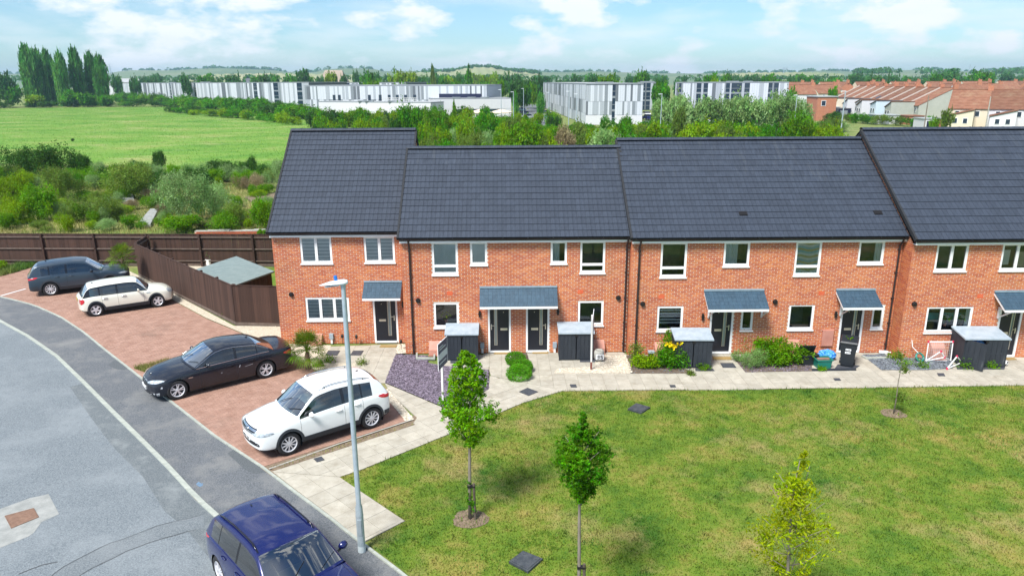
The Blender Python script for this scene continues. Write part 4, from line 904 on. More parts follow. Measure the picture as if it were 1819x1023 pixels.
    for i, flip in ((0, False), (len(st) - 1, True)):       # nose and tail faces
        C = 8
        for j in range(nS + nT - 2):
            la = [V[idx[i, 1, j]], V[idx[i, -1, j]]]; lb = [V[idx[i, 1, j + 1]], V[idx[i, -1, j + 1]]]
            for c in range(C):
                q = []
                for ln, cc_ in ((la, c), (la, c + 1), (lb, c + 1), (lb, c)):
                    a, b = Vector(ln[0]), Vector(ln[1]); p = a.lerp(b, cc_ / C); yf = p.y / w; p.x = warp(st[i], yf); q.append(p)
                # bow the bumper outwards at mid height
                o = len(V); V += [tuple(p) for p in q]; f = [o, o + 1, o + 2, o + 3]; f = f[::-1] if not flip else f; put('body', f); allf.append(f)
    bvh = BVHTree.FromPolygons([Vector(v) for v in V], allf)
    def emit(key, name, mats, parent, smooth_=True):
        fs = grp.get(key, []); ids = sorted({k for f, _ in fs for k in f}); mp = {k: n_ for n_, k in enumerate(ids)}
        me = bpy.data.meshes.new(name); me.from_pydata([V[k] for k in ids], [], [[mp[k] for k in f] for f, _ in fs])
        for q in mats: me.materials.append(q)
        me.polygons.foreach_set('material_index', [m for _, m in fs]); me.polygons.foreach_set('use_smooth', [smooth_] * len(fs)); me.update()
        return obj(name, me, parent)
    bd = emit('body', 'body', [body, dark, MATS['cladding']], root)
    emit('bonnet', 'bonnet', [body], root)
    doors = {}
    for key in list(grp):
        if isinstance(key, tuple): doors[key] = emit(key, 'door', [body], root)
    # ---- cabin
    x_s = set(round(xD + (xA - xD) * i / 34, 4) for i in range(35))
    for a, b in s['wins']: x_s |= {round(a, 4), round(b, 4)}
    x_s |= {round(xA - .05, 4), round(xB, 4), round(xC, 4), round(xD + .05, 4)}
    x_s = sorted(x_s); tum = math.tan(math.radians(s.get('tum', 19))); SG = [0, .07, .5, s.get('wtop', .86), .95, 1.0]; TG = [.95, .87, .6, .3, 0]; crown = s.get('crown', .07)
    GV = []; gi = {}; ns, nt_ = len(SG), len(TG)
    for i, x in enumerate(x_s):
        zb_ = zsh(x) - .012; yb_ = wid(x) * .94 * .985; zc = max(smooth(top, x, .07), zb_ + .004); zs_ = max(zb_, zc - crown)
        pts = [(yb_ - (zs_ - zb_) * g * tum - .012 * math.sin(math.pi * g) * -1, zb_ + (zs_ - zb_) * g) for g in SG]; ye = pts[-1][0]
        pts += [(ye * t, zs_ + (zc - zs_) * (1 - t ** 2.4)) for t in TG]
        wf = min(1, max(0, (x - (xB - .5)) / (xA - xB + .5))); wr = min(1, max(0, ((xC + .35) - x) / (xC + .35 - xD)))
        for sd in (1, -1):
            for j, (y, z) in enumerate(pts):
                yf = min(1, abs(y) / ye) if j >= ns - 1 else 1
                if sd == -1 and j == len(pts) - 1: gi[i, sd, j] = gi[i, 1, j]; continue
                gi[i, sd, j] = len(GV); GV.append((x + s.get('bowg', .16) * wf * (1 - yf ** 2) - s.get('bowgr', .07) * wr * (1 - yf ** 2), sd * y, z))
    V = GV; grp = {}; allg = []
    pb = s.get('pillars_black', False)
    for i in range(len(x_s) - 1):
        xm = (x_s[i] + x_s[i + 1]) / 2
        for sd in (1, -1):
            for j in range(ns + nt_ - 1):
                f = [gi[i, sd, j], gi[i + 1, sd, j], gi[i + 1, sd, j + 1], gi[i, sd, j + 1]]
                f = f if sd == -1 else f[::-1]; allg.append(f)
                if j >= ns:
                    if xB - .02 < xm < xA - .05: put('windscreen', f); continue
                    if xD + .05 < xm < xC + .0: put('rear_window', f); continue
                    put('roof', f, 1 if (pb and (xm > xB or xm < xC)) else 0)
                elif 1 <= j < 3:
                    k = [q for q, (a, b) in enumerate(s['wins']) if a < xm < b]
                    if k: put(('w', k[0], sd), f); continue
                    a, b = min(q[0] for q in s['wins']), max(q[1] for q in s['wins'])
                    put('roof', f, 1 if (a < xm < b or pb) else 0)
                else: put('roof', f, 1 if (pb and j < ns - 1) or (s.get('chrome') and False) else 0)
    gb = BVHTree.FromPolygons([Vector(v) for v in V], allg)
    rf = emit('roof', 'roof', [MATS[s.get('roof_paint', s['paint'])], MATS['gloss_black']], root)
    for k, nm in (('windscreen', 'windscreen'), ('rear_window', 'rear_window')): emit(k, nm, [MATS['screen_glass']], root)
    for key in list(grp):
        if isinstance(key, tuple): emit(key, 'side_window', [MATS['car_glass']], root)
    # ---- things fixed to the shell
    def decal(name, m, corners, dr, parent, n=6, mm=4, off=.006, tree=None, mats=None):
        c = [Vector(q) for q in corners]; dr = Vector(dr).normalized(); rws = []; last = None
        for a in range(mm + 1):
            rw = []
            for b in range(n + 1):
                s_, t_ = b / n, a / mm
                if name in ROUND: x_, y_ = 2 * s_ - 1, 2 * t_ - 1; s_, t_ = .5 + x_ * math.sqrt(1 - y_ * y_ / 2) / 2, .5 + y_ * math.sqrt(1 - x_ * x_ / 2) / 2
                p = (c[0].lerp(c[1], s_)).lerp(c[3].lerp(c[2], s_), t_); h = (tree or bvh).ray_cast(p - dr * 2, dr)
                rw.append(tuple(h[0] - dr * off) if h[0] is not None and abs(h[0].x - p.x) < .8 and abs(h[0].y - p.y) < .8 else None)
            rws.append(rw)
        g = MB()
        for a in range(mm):
            for b in range(n):
                q = [rws[a][b], rws[a][b + 1], rws[a + 1][b + 1], rws[a + 1][b]]
                if all(q): g.poly(q)
        if not g.f: return None
        return g.build(name, MATS[m] if isinstance(m, str) else m, parent, smooth=True)
    for q in s['front']: decal(*q[:2], q[2], q[3], bd, *(q[4:] or ()))
    for q in s['rear']: decal(*q[:2], q[2], q[3], bd, *(q[4:] or ()))
    if s.get('badge'):
        y_, z_ = 0, s['badge']; h = bvh.ray_cast(Vector((X1 + 1, 0, z_)), Vector((-1, 0, 0)))[0]
        b = MB(); b.lathe([(.048, h.x - .01), (.048, h.x + .012), (.058, h.x + .012), (.058, h.x - .01)], 18, 'x', (0, 0, z_))
        for p, q in (((-.035, .03), (0, .0)), ((.035, .03), (0, .0)), ((-.045, .012), (-.02, -.042)), ((.045, .012), (.02, -.042)), ((-.02, -.042), (0, -.005)), ((.02, -.042), (0, -.005))):
            b.tube([(h.x + .008, p[0], z_ + p[1]), (h.x + .008, q[0], z_ + q[1])], .007, 5)
        b.build('emblem', MATS['chrome'], bd)
    if s.get('roundel'):
        x_ = s['roundel']; h = bvh.ray_cast(Vector((x_, 0, 3)), Vector((0, 0, -1)))[0]
        b = MB(); b.lathe([(0, h.z + .008), (.022, h.z + .008)], 12, 'z', (x_, 0, 0), 1); b.lathe([(.022, h.z + .009), (.042, h.z + .007), (.043, h.z - .01)], 16, 'z', (x_, 0, 0)); b.build('emblem', [MATS['gloss_black'], MATS['white_paint']], bd)
    for end, sg in (('pf', 1), ('pr', -1)):
        if s.get(end):
            z_, m_, txt = s[end]; h = bvh.ray_cast(Vector((sg * (X1 + 1), 0, z_)), Vector((-sg, 0, 0)))[0]
            M = Matrix.Translation((h.x + sg * .012, 0, z_)) @ Matrix.Rotation(math.radians(90 * sg), 4, 'Z')
            pl = MB(); pl.box(-.26, .26, 0, .03, -.055, .055, M=M); p_ = pl.build('number_plate', MATS[m_], bd)
            if txt:
                k = MB(); lettering(k, txt, -.225, -.0005, -.036, .072, .003, M); k.build('registration', MATS['ink'], bd)
    for sd in (1, -1):
        for q in s['side']:                                 # (name, material, [(x,z)*4], off)
            decal(q[0], q[1], [(x, sd * 1.2, z) for x, z in q[2]], (0, -sd, 0), bd, off=q[3] if len(q) > 3 else .006)
        for x, z in s['handles']:
            h = bvh.ray_cast(Vector((x, sd * 2, z)), Vector((0, -sd, 0)))[0]; m = MB(); y_ = abs(h.y)
            m.tube([(x - .10, sd * (y_ + .004), z - .004), (x - .08, sd * (y_ + .026), z), (x + .07, sd * (y_ + .028), z + .006), (x + .10, sd * (y_ + .006), z + .006)], [.012, .016, .016, .012], 8)
            dk = min(doors, key=lambda k: abs((seams[k[1] - 1] + seams[k[1]]) / 2 - x) + (0 if k[2] == sd else 99)); m.build('door_handle', MATS[s.get('handle_mat', s['paint'])], doors[dk], smooth=True)
        mx_ = s['mirror']; yb_ = wid(mx_[0]) * .93
        m = MB(); m.tube([(mx_[0], sd * (yb_ - .02), mx_[1] - .07), (mx_[0] - .02, sd * (yb_ + .10), mx_[1] - .05)], .025, 6, 1)
        c = Vector((mx_[0] - .03, sd * (yb_ + .17), mx_[1])); prof = [(0.0, .055), (.045, .045), (.085, .025), (.10, 0.0), (.10, -.0)]
        rws = []
        for t in range(7):                                   # mirror shell: squashed dome, open to the rear
            a = t / 6 * math.pi / 2; rws.append([(c.x + .10 * math.cos(a) * 1.0 - .02, c.y + sd * .105 * math.sin(a) * math.cos(b) if True else 0, c.z + .085 * math.sin(a) * math.sin(b)) for b in [2 * math.pi * k / 14 for k in range(15)]])
        m.grid(rws if sd == -1 else [r[::-1] for r in rws]); m.poly([rws[-1][k] for k in range(14)], 2)
        fd = max((k for k in doors if k[2] == sd), key=lambda k: k[1]); m.build('wing_mirror', [MATS[s.get('mirror_paint', s['paint'])], MATS['gloss_black'], MATS['chrome']], doors[fd], smooth=True)
        if s.get('rails'):
            a, b = s['rails']; pts = []
            for k in range(9):
                x = a + (b - a) * k / 8; zq = smooth(top, x, .07); yq = (wid(x) * .926 - (zq - crown - zsh(x)) * tum) * .90; h = gb.ray_cast(Vector((x, sd * yq, 3)), Vector((0, 0, -1)))[0]; zq = h.z if h is not None else zq
                pts.append((x, sd * yq, zq + (.045 if 0 < k < 8 else .003)))
            m = MB(); m.tube(pts, [.012] + [.017] * 7 + [.012], 8); m.build('roof_rail', MATS[s.get('rail_mat', 'chrome')], rf, smooth=True)
            m = MB()
            for k in (1, 7): m.tube([pts[k], (pts[k][0], pts[k][1], pts[k][2] - .06)], .018, 6)
            m.build('rail_foot', MATS['gloss_black'], rf)
        for xw in (xf, xr):
            if s.get('clad'):
                a0_ = math.asin(max(-1, min(1, (SILL - .01 - R) / Ra))); m = MB(); rws = []
                for k in range(21):
                    a = a0_ + (math.pi - 2 * a0_) * k / 20; rr = []
                    for rad, dy in ((Ra - .012, -.03), (Ra - .008, .012), (Ra + .062, .012), (Ra + .072, -.015)):
                        px, pz = xw + rad * math.cos(a), R + rad * math.sin(a); zz_ = max(pz, zsill(px)); rel = (zz_ - zsill(px)) / max(.05, zsh(px) - zsill(px)); py = wid(px) * lerp(YF, rel)
                        rr.append((warp(px, py / w), sd * (py + dy), pz))
                    rws.append(rr)
                m.grid(rws if sd == 1 else [r[::-1] for r in rws]); m.build('arch_trim', MATS['cladding'], bd, smooth=False)
            li = MB(); rws = [[(xw + (Ra + .004) * math.cos(a), sd * y, R + (Ra + .004) * math.sin(a)) for a in [math.pi * (k / 12 * 1.3 - .15) for k in range(13)]] for y in (w * .955, w - .34)]
            li.grid(rws); li.add([rws[1][k] for k in range(13)], [list(range(13))]); li.build('arch_liner', MATS['seam'], bd)
            tm, rm = wheel_mesh(R, s.get('tw', .23), s['spokes'][0], s['spokes'][1]); yw = w - s.get('tw', .23) / 2 - .025
            tilt = s.get('steer', 0) if xw == xf else 0
            wh = bpy.data.objects.new('wheel', tm); COL.objects.link(wh); wh.parent = root; wh.location = (xw, sd * yw, R); wh.rotation_euler = (0, random.uniform(0, 6), (math.pi if sd > 0 else 0) + tilt)
            wh.name = 'wheel'; obj('rim', rm, wh)
        if s.get('clad'):                                    # sill moulding
            m = MB(); a, b = xr + Ra + .05, xf - Ra - .05; rws = []
            for x in [a + (b - a) * k / 10 for k in range(11)]:
                rr = []
                for z, dy in ((SILL - .03, -.03), (SILL, .012), (SILL + .14, .014), (SILL + .155, -.012)):
                    rel = max(0, (z - zsill(x)) / (zsh(x) - zsill(x))); rr.append((x, sd * (wid(x) * lerp(YF, rel) + dy), z))
                rws.append(rr)
            m.grid(rws if sd == -1 else [r[::-1] for r in rws]); m.build('sill_trim', MATS['cladding'], bd)
    u = MB(); u.box(xr + Ra, xf - Ra, -w * .93, w * .93, SILL - .05, SILL + .12); u.box(X0 + .22, xr + Ra - .001, -w + .36, w - .36, SILL, .62); u.box(xf - Ra + .001, X1 - .3, -w + .36, w - .36, SILL, .62); u.build('underbody', MATS['seam'], root)
    # cabin furniture seen through the glass
    zf = zsh(0) ; i_ = MB(); i_.box(xA - .62, xA - .12, -w * .78, w * .78, zf - .22, zf - .02); i_.box(xD + .35, xA - .2, -w * .8, w * .8, zf - .55, zf - .45)
    for x in s['seats']:
        for y in (-.36, .36):
            M = Matrix.Translation((x, y, zf - .30)) @ Matrix.Rotation(math.radians(-14), 4, 'Y'); i_.box(-.08, .08, -.24, .24, -.1, .42, 1, M=M); i_.box(-.05, .05, -.12, .12, .44, .60, 1, M=M)
            i_.box(x, x + .5, y - .25, y + .25, zf - .46, zf - .28, 1)
    i_.build('interior', [MATS['cabin_trim'], MATS['seat_cloth']], root)
    if s.get('fin'):
        x = s['fin']; z = smooth(top, x, .07); m = MB(); m.add([(x + .06, 0, z - .01), (x - .06, -.018, z - .012), (x - .06, .018, z - .012), (x - .06, 0, z + .045)], [(0, 1, 3), (1, 2, 3), (2, 0, 3)]); m.build('aerial', MATS['gloss_black'], rf)
    for y in (.32, -.32):                                    # wipers on the screen base
        p0 = gb.ray_cast(Vector((xA + .02, y, 3)), Vector((0, 0, -1)))[0]; p1 = gb.ray_cast(Vector((xA - .20, y + .38, 3)), Vector((0, 0, -1)))[0]
        if p0 is not None and p1 is not None: MB().tube([p0 + Vector((.02, 0, .018)), (p0 + p1) / 2 + Vector((.02, 0, .03)), p1 + Vector((.01, 0, .016))], .009, 5).build('wiper', MATS['gloss_black'], root)
    for q in s.get('marks', []): decal('scuff', 'scrape', q[0], q[1], bd, 3, 2, .004)
    return root
def sidequad(x0, x1, z0, z1, dz=0): return [(x0, z0), (x1, z0 + dz), (x1, z1 + dz), (x0, z1)]
def fy(y0, y1, z0, z1, X, dz=0): return [(X, y0, z0), (X, y1, z0 + dz), (X, y1, z1 + dz), (X, y0, z1)]
F_ = (-1, 0, 0); B_ = (1, 0, 0)
def lights(front_z, hy, rear_z, ry, X, hm='head_glass', hh=.13, rh=.2, slant=.06, sweep=.42, tw_=.38):
    f = []; r = []
    for sd in (1, -1):
        f.append(('headlight', hm, [(X, sd * hy[0], front_z), (X - sweep, sd * (hy[1] + .14), front_z + slant), (X - sweep, sd * (hy[1] + .14), front_z + slant + hh * .8), (X, sd * hy[0], front_z + hh * .85)], (-1, -sd * .75, -.15), 10, 5, .007))
        r.append(('tail_light', 'tail_red', [(-X, sd * ry[0], rear_z), (-X + tw_, sd * (ry[1] + .08), rear_z + .02), (-X + tw_, sd * (ry[1] + .08), rear_z + rh), (-X, sd * ry[0], rear_z + rh)], (.8, -sd * .8, 0), 8, 5, .008))
    return f, r
suv_f, suv_r = lights(.70, (.48, .84), .87, (.64, .96), 2.2, hh=.15, rh=.25)
SUV = dict(L=4.22, W=1.81, H=1.66, wb=2.604, fo=.88, R=.345, paint='paint_white', sill=.30, clad=True, xA=.93, xB=.30, xC=-1.62, xD=-1.98,
    hood=[(-2.2, 1.04), (-1.8, 1.06), (.85, 1.10), (1.13, 1.07), (1.63, 1.02), (1.98, .95), (2.15, .86)], belt=[(-2.2, 1.0), (-1.4, 1.07), (.45, 1.0), (1.13, .97), (1.93, .84), (2.2, .80)],
    top=[(-2.0, 1.04), (-1.78, 1.46), (-1.60, 1.57), (-1.0, 1.65), (-.3, 1.68), (.17, 1.63), (.34, 1.57), (.95, 1.06)], wins=[(-1.46, -1.14), (-1.08, -.56), (-.46, .85)], wtop=.86,
    seams=[-1.11, -.51, .85], handles=[(-.92, .94), (-.32, .92)], mirror=(.59, 1.10), rails=(-1.48, .15), fin=-1.36, spokes=(10, 'single2'), tw=.24, seats=(-.15, -1.0), badge=.79,
    front=suv_f + [('grille', 'chrome', fy(-.50, .50, .735, .865, 2.3), F_, 10, 3, .006), ('grille_slot', 'gloss_black', fy(-.48, .48, .782, .815, 2.3), F_, 10, 2, .010), ('grille_slot', 'gloss_black', fy(-.50, .50, .865, .885, 2.3), F_, 10, 2, .010),
        ('lower_grille', 'gloss_black', fy(-.52, .52, .42, .53, 2.3), F_, 10, 3), ('bumper_lip', 'cladding', fy(-.72, .72, .28, .36, 2.3), F_, 12, 3)] +
        [('fog_light', 'gloss_black', [(2.25, sd * .56, .42), (2.2, sd * .80, .43), (2.2, sd * .78, .53), (2.25, sd * .56, .52)], (-1, -sd * .4, 0), 5, 3) for sd in (1, -1)] + [('fog_lamp', 'chrome', [(2.25, sd * .67, .455), (2.2, sd * .73, .455), (2.2, sd * .73, .505), (2.25, sd * .67, .505)], (-1, -sd * .4, 0), 3, 3, .010) for sd in (1, -1)],
    rear=suv_r + [('rear_bumper', 'cladding', fy(-.75, .75, .34, .56, -2.3), B_, 12, 3)], side=[('bumper_corner', 'cladding', sidequad(-2.08, -1.80, .36, .50, .0), .008)], pf=(.565, 'plate_white', 'WA13 CLF'))
TH = math.radians
def place_near(rw, fw, side, half, L, fo, wb):
    """car centre from the outer ground contact of its two near wheels"""
    r, f = Vector(rw), Vector(fw); h = (f - r).normalized(); left = Vector((-h.y, h.x)); c = (r + f) / 2 - left * side * half + h * (fo + wb / 2 - L / 2) * -1 * -1
    mid_off = (L / 2 - fo) - wb / 2; return tuple((r + f) / 2 - left * side * half - h * mid_off), math.atan2(h.y, h.x)
p, a = place_near(G(660, 762), G(518, 808), 1, .86, 4.22, .88, 2.604)
car('white SUV with silver roof rails parked nose out beside the slab path', p, a, SUV, 'cars parked on the brick driveway')
GT = dict(SUV); gf, gr_ = lights(.72, (.5, .84), .86, (.50, .99), 2.33, hh=.12, rh=.22)
GT.update(L=4.49, W=1.84, H=1.65, wb=2.68, fo=.86, paint='paint_grey', mirror_paint='paint_grey', xA=1.02, xB=.35, xC=-1.72, xD=-2.16, seams=[-1.20, -.52, .93], badge=None, pf=None, pr=(.80, 'plate_yellow', None), rails=None, wins=[(-1.60, -1.28), (-1.22, -.56), (-.46, .92)], spokes=(10, 'single2'),
    hood=[(-2.3, 1.0), (-1.9, 1.03), (.9, 1.09), (1.2, 1.07), (1.7, 1.03), (2.05, .97), (2.24, .88)], belt=[(-2.3, .96), (-1.5, 1.05), (.5, 1.0), (1.2, .98), (2.0, .87), (2.3, .82)],
    top=[(-2.16, 1.0), (-1.92, 1.44), (-1.74, 1.56), (-1.0, 1.63), (-.2, 1.65), (.22, 1.60), (.40, 1.54), (1.04, 1.05)], front=gf + [('grille', 'gloss_black', fy(-.5, .5, .72, .84, 2.3), F_, 10, 3), ('lower_grille', 'gloss_black', fy(-.6, .6, .40, .54, 2.3), F_, 10, 3)],
    rear=gr_ + [('rear_bumper', 'cladding', fy(-.80, .80, .34, .58, -2.3), B_, 12, 3), ('boot_handle', 'gloss_black', fy(-.3, .3, .875, .93, -2.3), B_, 6, 2)], side=[('bumper_corner', 'cladding', sidequad(-2.2, -1.80, .36, .54), .008), ('crease', 'paint_grey', sidequad(-1.75, 1.7, .885, .90), .012)])
gr0 = Vector(G(92, 526)); gf0 = Vector(G(203, 489, .72)); gh = (gf0 - gr0).normalized(); p, a = place_near(tuple(gr0), tuple(gr0 + gh * 2.68), -1, .88, 4.49, .86, 2.68)
car('dark grey SUV parked nose in nearest the wooden fence', p, a, GT, 'cars parked on the brick driveway')
mf, mr = lights(.60, (.42, .62), .60, (.60, .74), 2.0, hh=.24, rh=.30, slant=.04, sweep=.32, tw_=.26)
MINI = dict(L=4.0, W=1.727, H=1.425, wb=2.567, fo=.78, R=.31, gap=.045, paint='paint_cream', sill=.25, clad=True, xA=.82, xB=.42, xC=-1.52, xD=-1.80, pillars_black=True, tum=15, crown=.055, rf=.40, rr=.34, nosedrop=.20, bowf=.24, bowr=.16, wtop=.90,
    hood=[(-2.0, .92), (-1.7, .96), (.7, .99), (1.0, .97), (1.5, .91), (1.85, .82), (2.0, .74)], belt=[(-2.0, .88), (-1.4, .93), (.4, .91), (1.0, .88), (1.7, .78), (2.0, .70)],
    top=[(-1.82, .92), (-1.62, 1.27), (-1.46, 1.36), (-.8, 1.415), (0, 1.425), (.32, 1.40), (.46, 1.35), (.84, .95)], wins=[(-1.50, -1.14), (-1.08, -.44), (-.36, .74)], seams=[-1.04, -.40, .66], handles=[(-.92, .80), (-.16, .80)], mirror=(.46, .99), fin=-1.28, handle_mat='chrome',
    spokes=(5, 'wide'), tw=.2, seats=(-.25, -.95), front=[q for q in mf] + [('grille', 'gloss_black', fy(-.34, .34, .42, .66, 2.1), F_, 8, 4), ('bumper_lip', 'cladding', fy(-.66, .66, .24, .34, 2.1), F_, 10, 3)], rear=mr + [('plate_recess', 'gloss_black', fy(-.30, .30, .70, .85, -2.1), B_, 6, 3), ('rear_bumper', 'cladding', fy(-.66, .66, .24, .34, -2.1), B_, 10, 3)],
    side=[('side_scuttle', 'chrome', sidequad(.78, .94, .765, .80), .008)], pr=(.755, 'plate_yellow', None))
p, a = place_near(G(171, 563), G(284, 546), -1, .83, 4.0, .78, 2.567)
car('cream white small hatchback with black wheel arches and blacked out pillars', p, a, MINI, 'cars parked on the brick driveway')
bf, br = lights(.60, (.40, .80), .72, (.48, .92), 2.5, hh=.13, rh=.17, slant=.10)
SAL = dict(L=4.90, W=1.86, H=1.46, wb=2.968, fo=.83, R=.335, gap=.045, paint='paint_black', sill=.22, xA=1.02, xB=.30, xC=-1.12, xD=-1.74, tum=24, crown=.06, rf=.45, rr=.34, nosedrop=.17, bowf=.26, bowr=.14, wtop=.86,
    hood=[(-2.45, .98), (-2.2, 1.03), (-1.6, 1.03), (.9, 1.00), (1.2, .97), (1.7, .92), (2.2, .82), (2.45, .72)], belt=[(-2.45, .92), (-2.0, .97), (-1.2, .965), (.5, .92), (1.2, .89), (2.0, .78), (2.45, .66)],
    top=[(-1.76, 1.00), (-1.22, 1.32), (-1.0, 1.38), (-.4, 1.45), (-.1, 1.46), (.2, 1.42), (.36, 1.37), (1.04, .97)], wins=[(-1.50, -1.13), (-1.09, -.42), (-.33, .92)], seams=[-1.10, -.37, .86], handles=[(-.88, .83), (-.12, .80)], mirror=(.62, 1.02), fin=-1.0, spokes=(5, 'double'), tw=.235, seats=(-.2, -1.0), roundel=2.20,
    front=bf + [('grille', 'chrome', [(2.6, sd * .03, .50), (2.6, sd * .30, .51), (2.6, sd * .27, .665), (2.6, sd * .035, .675)], F_, 6, 4, .006) for sd in (1, -1)] + [('grille_bars', 'gloss_black', [(2.6, sd * .05, .52), (2.6, sd * .28, .53), (2.6, sd * .255, .65), (2.6, sd * .055, .66)], F_, 6, 4, .010) for sd in (1, -1)] +
        [('lower_grille', 'gloss_black', fy(-.5, .5, .27, .35, 2.6), F_, 10, 3)] + [('bumper_strip', 'chrome', [(2.55, sd * .56, .335), (2.5, sd * .80, .36), (2.5, sd * .80, .372), (2.55, sd * .56, .35)], (-1, -sd * .3, 0), 4, 1) for sd in (1, -1)],
    rear=br, side=[('side_vent', 'chrome', sidequad(1.10, 1.24, .665, .70), .006)], pf=(.43, 'plate_white', None),
    marks=[([(2.3, .62, .27), (2.2, .84, .26), (2.2, .86, .36), (2.3, .66, .33)], (-1, -.6, 0)), ([(2.3, .45, .26), (2.3, .6, .25), (2.3, .58, .29), (2.3, .46, .29)], (-1, -.2, 0)), ([(2.05, 1, .50), (2.12, 1, .49), (2.10, 1, .55), (2.06, 1, .56)], (0, -1, 0)), ([(-.45, 1, .66), (-.42, 1, .66), (-.46, 1, .74), (-.48, 1, .74)], (0, -1, 0)), ([(.15, 1, .60), (.2, 1, .60), (.19, 1, .615), (.15, 1, .615)], (0, -1, 0)), ([(-.9, 1, .67), (-.62, 1, .64), (-.62, 1, .648), (-.9, 1, .68)], (0, -1, 0))])
p, a = place_near(G(474, 672), G(318, 710), 1, .88, 4.9, .83, 2.968)
BMW = car('black saloon with a scraped front bumper parked across the driveway', p, a, SAL, 'cars parked on the brick driveway')
def window_trim(root, s, m='chrome'):
    """bright line round the side glass"""
    zsh_ = lambda x: smooth(s['belt'], x); tum = math.tan(math.radians(s.get('tum', 19)))
    for sd in (1, -1):
        pts = []
        a, b = s['wins'][0][0] - .02, s['wins'][-1][1] + .04; w = s['W'] / 2
        for k in range(15):
            x = a + (b - a) * k / 14; pts.append((x, sd * (w * .94 * .985 * (1 - .05 * max(0, 1 - (x + s['L'] / 2)) ** 2) + .004), zsh_(x) + .012))
        up = []
        for k in range(15):
            x = b - (b - a) * k / 14; zb_ = zsh_(x); zs_ = max(zb_, smooth(s['top'], x, .07) - s.get('crown', .07)); g = .90; up.append((x, sd * (w * .94 * .985 * (1 - .05 * max(0, 1 - (x + s['L'] / 2)) ** 2) - (zs_ - zb_) * g * tum + .008), zb_ + (zs_ - zb_) * g + .004))
        MB().tube(pts + up, .009, 5).build('window_trim', MATS[m], root)
window_trim(BMW, SAL)
xf_, xr_ = lights(.70, (.45, .80), .86, (.56, .92), 2.3, hh=.14, rh=.22)
X1C = dict(L=4.45, W=1.80, H=1.54, wb=2.76, fo=.83, R=.34, paint='paint_blue', sill=.28, xA=.92, xB=.25, xC=-1.70, xD=-2.06, tum=20, crown=.055, wtop=.87, rr=.38, bowr=.16,
    hood=[(-2.3, .98), (-1.9, 1.0), (.8, 1.06), (1.1, 1.04), (1.6, .99), (2.05, .90), (2.22, .80)], belt=[(-2.3, .93), (-1.5, 1.0), (.5, .96), (1.2, .93), (2.0, .83), (2.3, .76)],
    top=[(-2.08, .96), (-1.86, 1.38), (-1.68, 1.47), (-1.0, 1.53), (-.2, 1.54), (.18, 1.50), (.32, 1.44), (.94, 1.02)], wins=[(-1.72, -1.34), (-1.30, -.50), (-.42, .82)], seams=[-1.14, -.46, .80], handles=[(-.95, .90), (-.28, .88)], mirror=(.58, 1.06), rails=(-1.66, .16), rail_mat='gloss_black', fin=-1.42, spokes=(5, 'double'), tw=.235, seats=(-.15, -.95),
    front=xf_ + [('grille', 'gloss_black', fy(-.3, .3, .6, .76, 2.3), F_, 8, 3)], rear=xr_, side=[], pf=(.48, 'plate_white', None))
car('dark blue estate car with black roof rails parked half on the pavement', (-4.47, 12.66, 0.01), TH(-47.5), X1C)
# ------------------------------------------------------------------ foliage helpers
def leaves_np(C, size, asp=.5, up=.35, rng=RNG):
    """one bent-free quad per point: random facing with an upward bias"""
    n = len(C); a = rng.normal(size=(n, 3)); a[:, 2] += up * 2.0; a /= np.linalg.norm(a, axis=1)[:, None]
    t = rng.normal(size=(n, 3)); t -= (t * a).sum(1)[:, None] * a; t /= np.linalg.norm(t, axis=1)[:, None]; b = np.cross(a, t)
    s = (size * rng.uniform(.55, 1.35, n))[:, None]; h = s * asp
    V = np.stack([C - t * s, C + b * h, C + t * s, C - b * h], 1)
    return V.reshape(-1, 3), np.arange(n * 4).reshape(-1, 4)
def clump_points(lobes, n, twig=10, spread=.10, rng=RNG, shell=.55):
    """points in twig bunches through a set of ellipsoid lobes (cx,cy,cz,rx,ry,rz,weight); a bunch has one tint"""
    wts = np.array([l[6] for l in lobes], float); wts /= wts.sum(); m = max(1, n // twig); k = rng.choice(len(lobes), m, p=wts); L = np.array([l[:6] for l in lobes])[k]
    d = rng.normal(size=(m, 3)); d /= np.linalg.norm(d, axis=1)[:, None]; r = (shell + (1 - shell) * rng.uniform(0, 1, m) ** .6)[:, None] * rng.uniform(.8, 1.1, m)[:, None]
    c = L[:, :3] + d * r * L[:, 3:6]; P_ = np.repeat(c, twig, 0) + rng.normal(size=(m * twig, 3)) * spread * np.repeat(L[:, 3:6].mean(1), twig)[:, None]
    t = np.clip(np.repeat(rng.uniform(0, 1, m), twig) * .75 + rng.uniform(0, .25, m * twig), 0, 1); return P_, t
def crown_mesh(name, lobes, n, size, m, asp=.5, twig=10, spread=.12, seed=0, shell=.5, up=.35, zmin=None):
    r = np.random.default_rng(seed); C, t = clump_points(lobes, n, twig, spread, r, shell)
    if zmin is not None: k = C[:, 2] > zmin; C, t = C[k], t[k]
    V, F = leaves_np(C, size, asp, up, r); return npmesh(name, V, F, MATS[m], t)
def rlobes(k, seed, rx=.55, rz=.5, flat=1.0, low=.35):
    r = random.Random(seed); L = [(0, 0, .5, .62, .62, .5, 1.2)]
    for i in range(k):
        a = r.uniform(0, 6.28); d = r.uniform(.25, .62); z = r.uniform(low, .78); q = r.uniform(.7, 1.1)
        L.append((d * math.cos(a), d * math.sin(a), z, rx * q * .75, rx * q * .75, rz * q * .62 * flat, q))
    return L
BUSH = {}
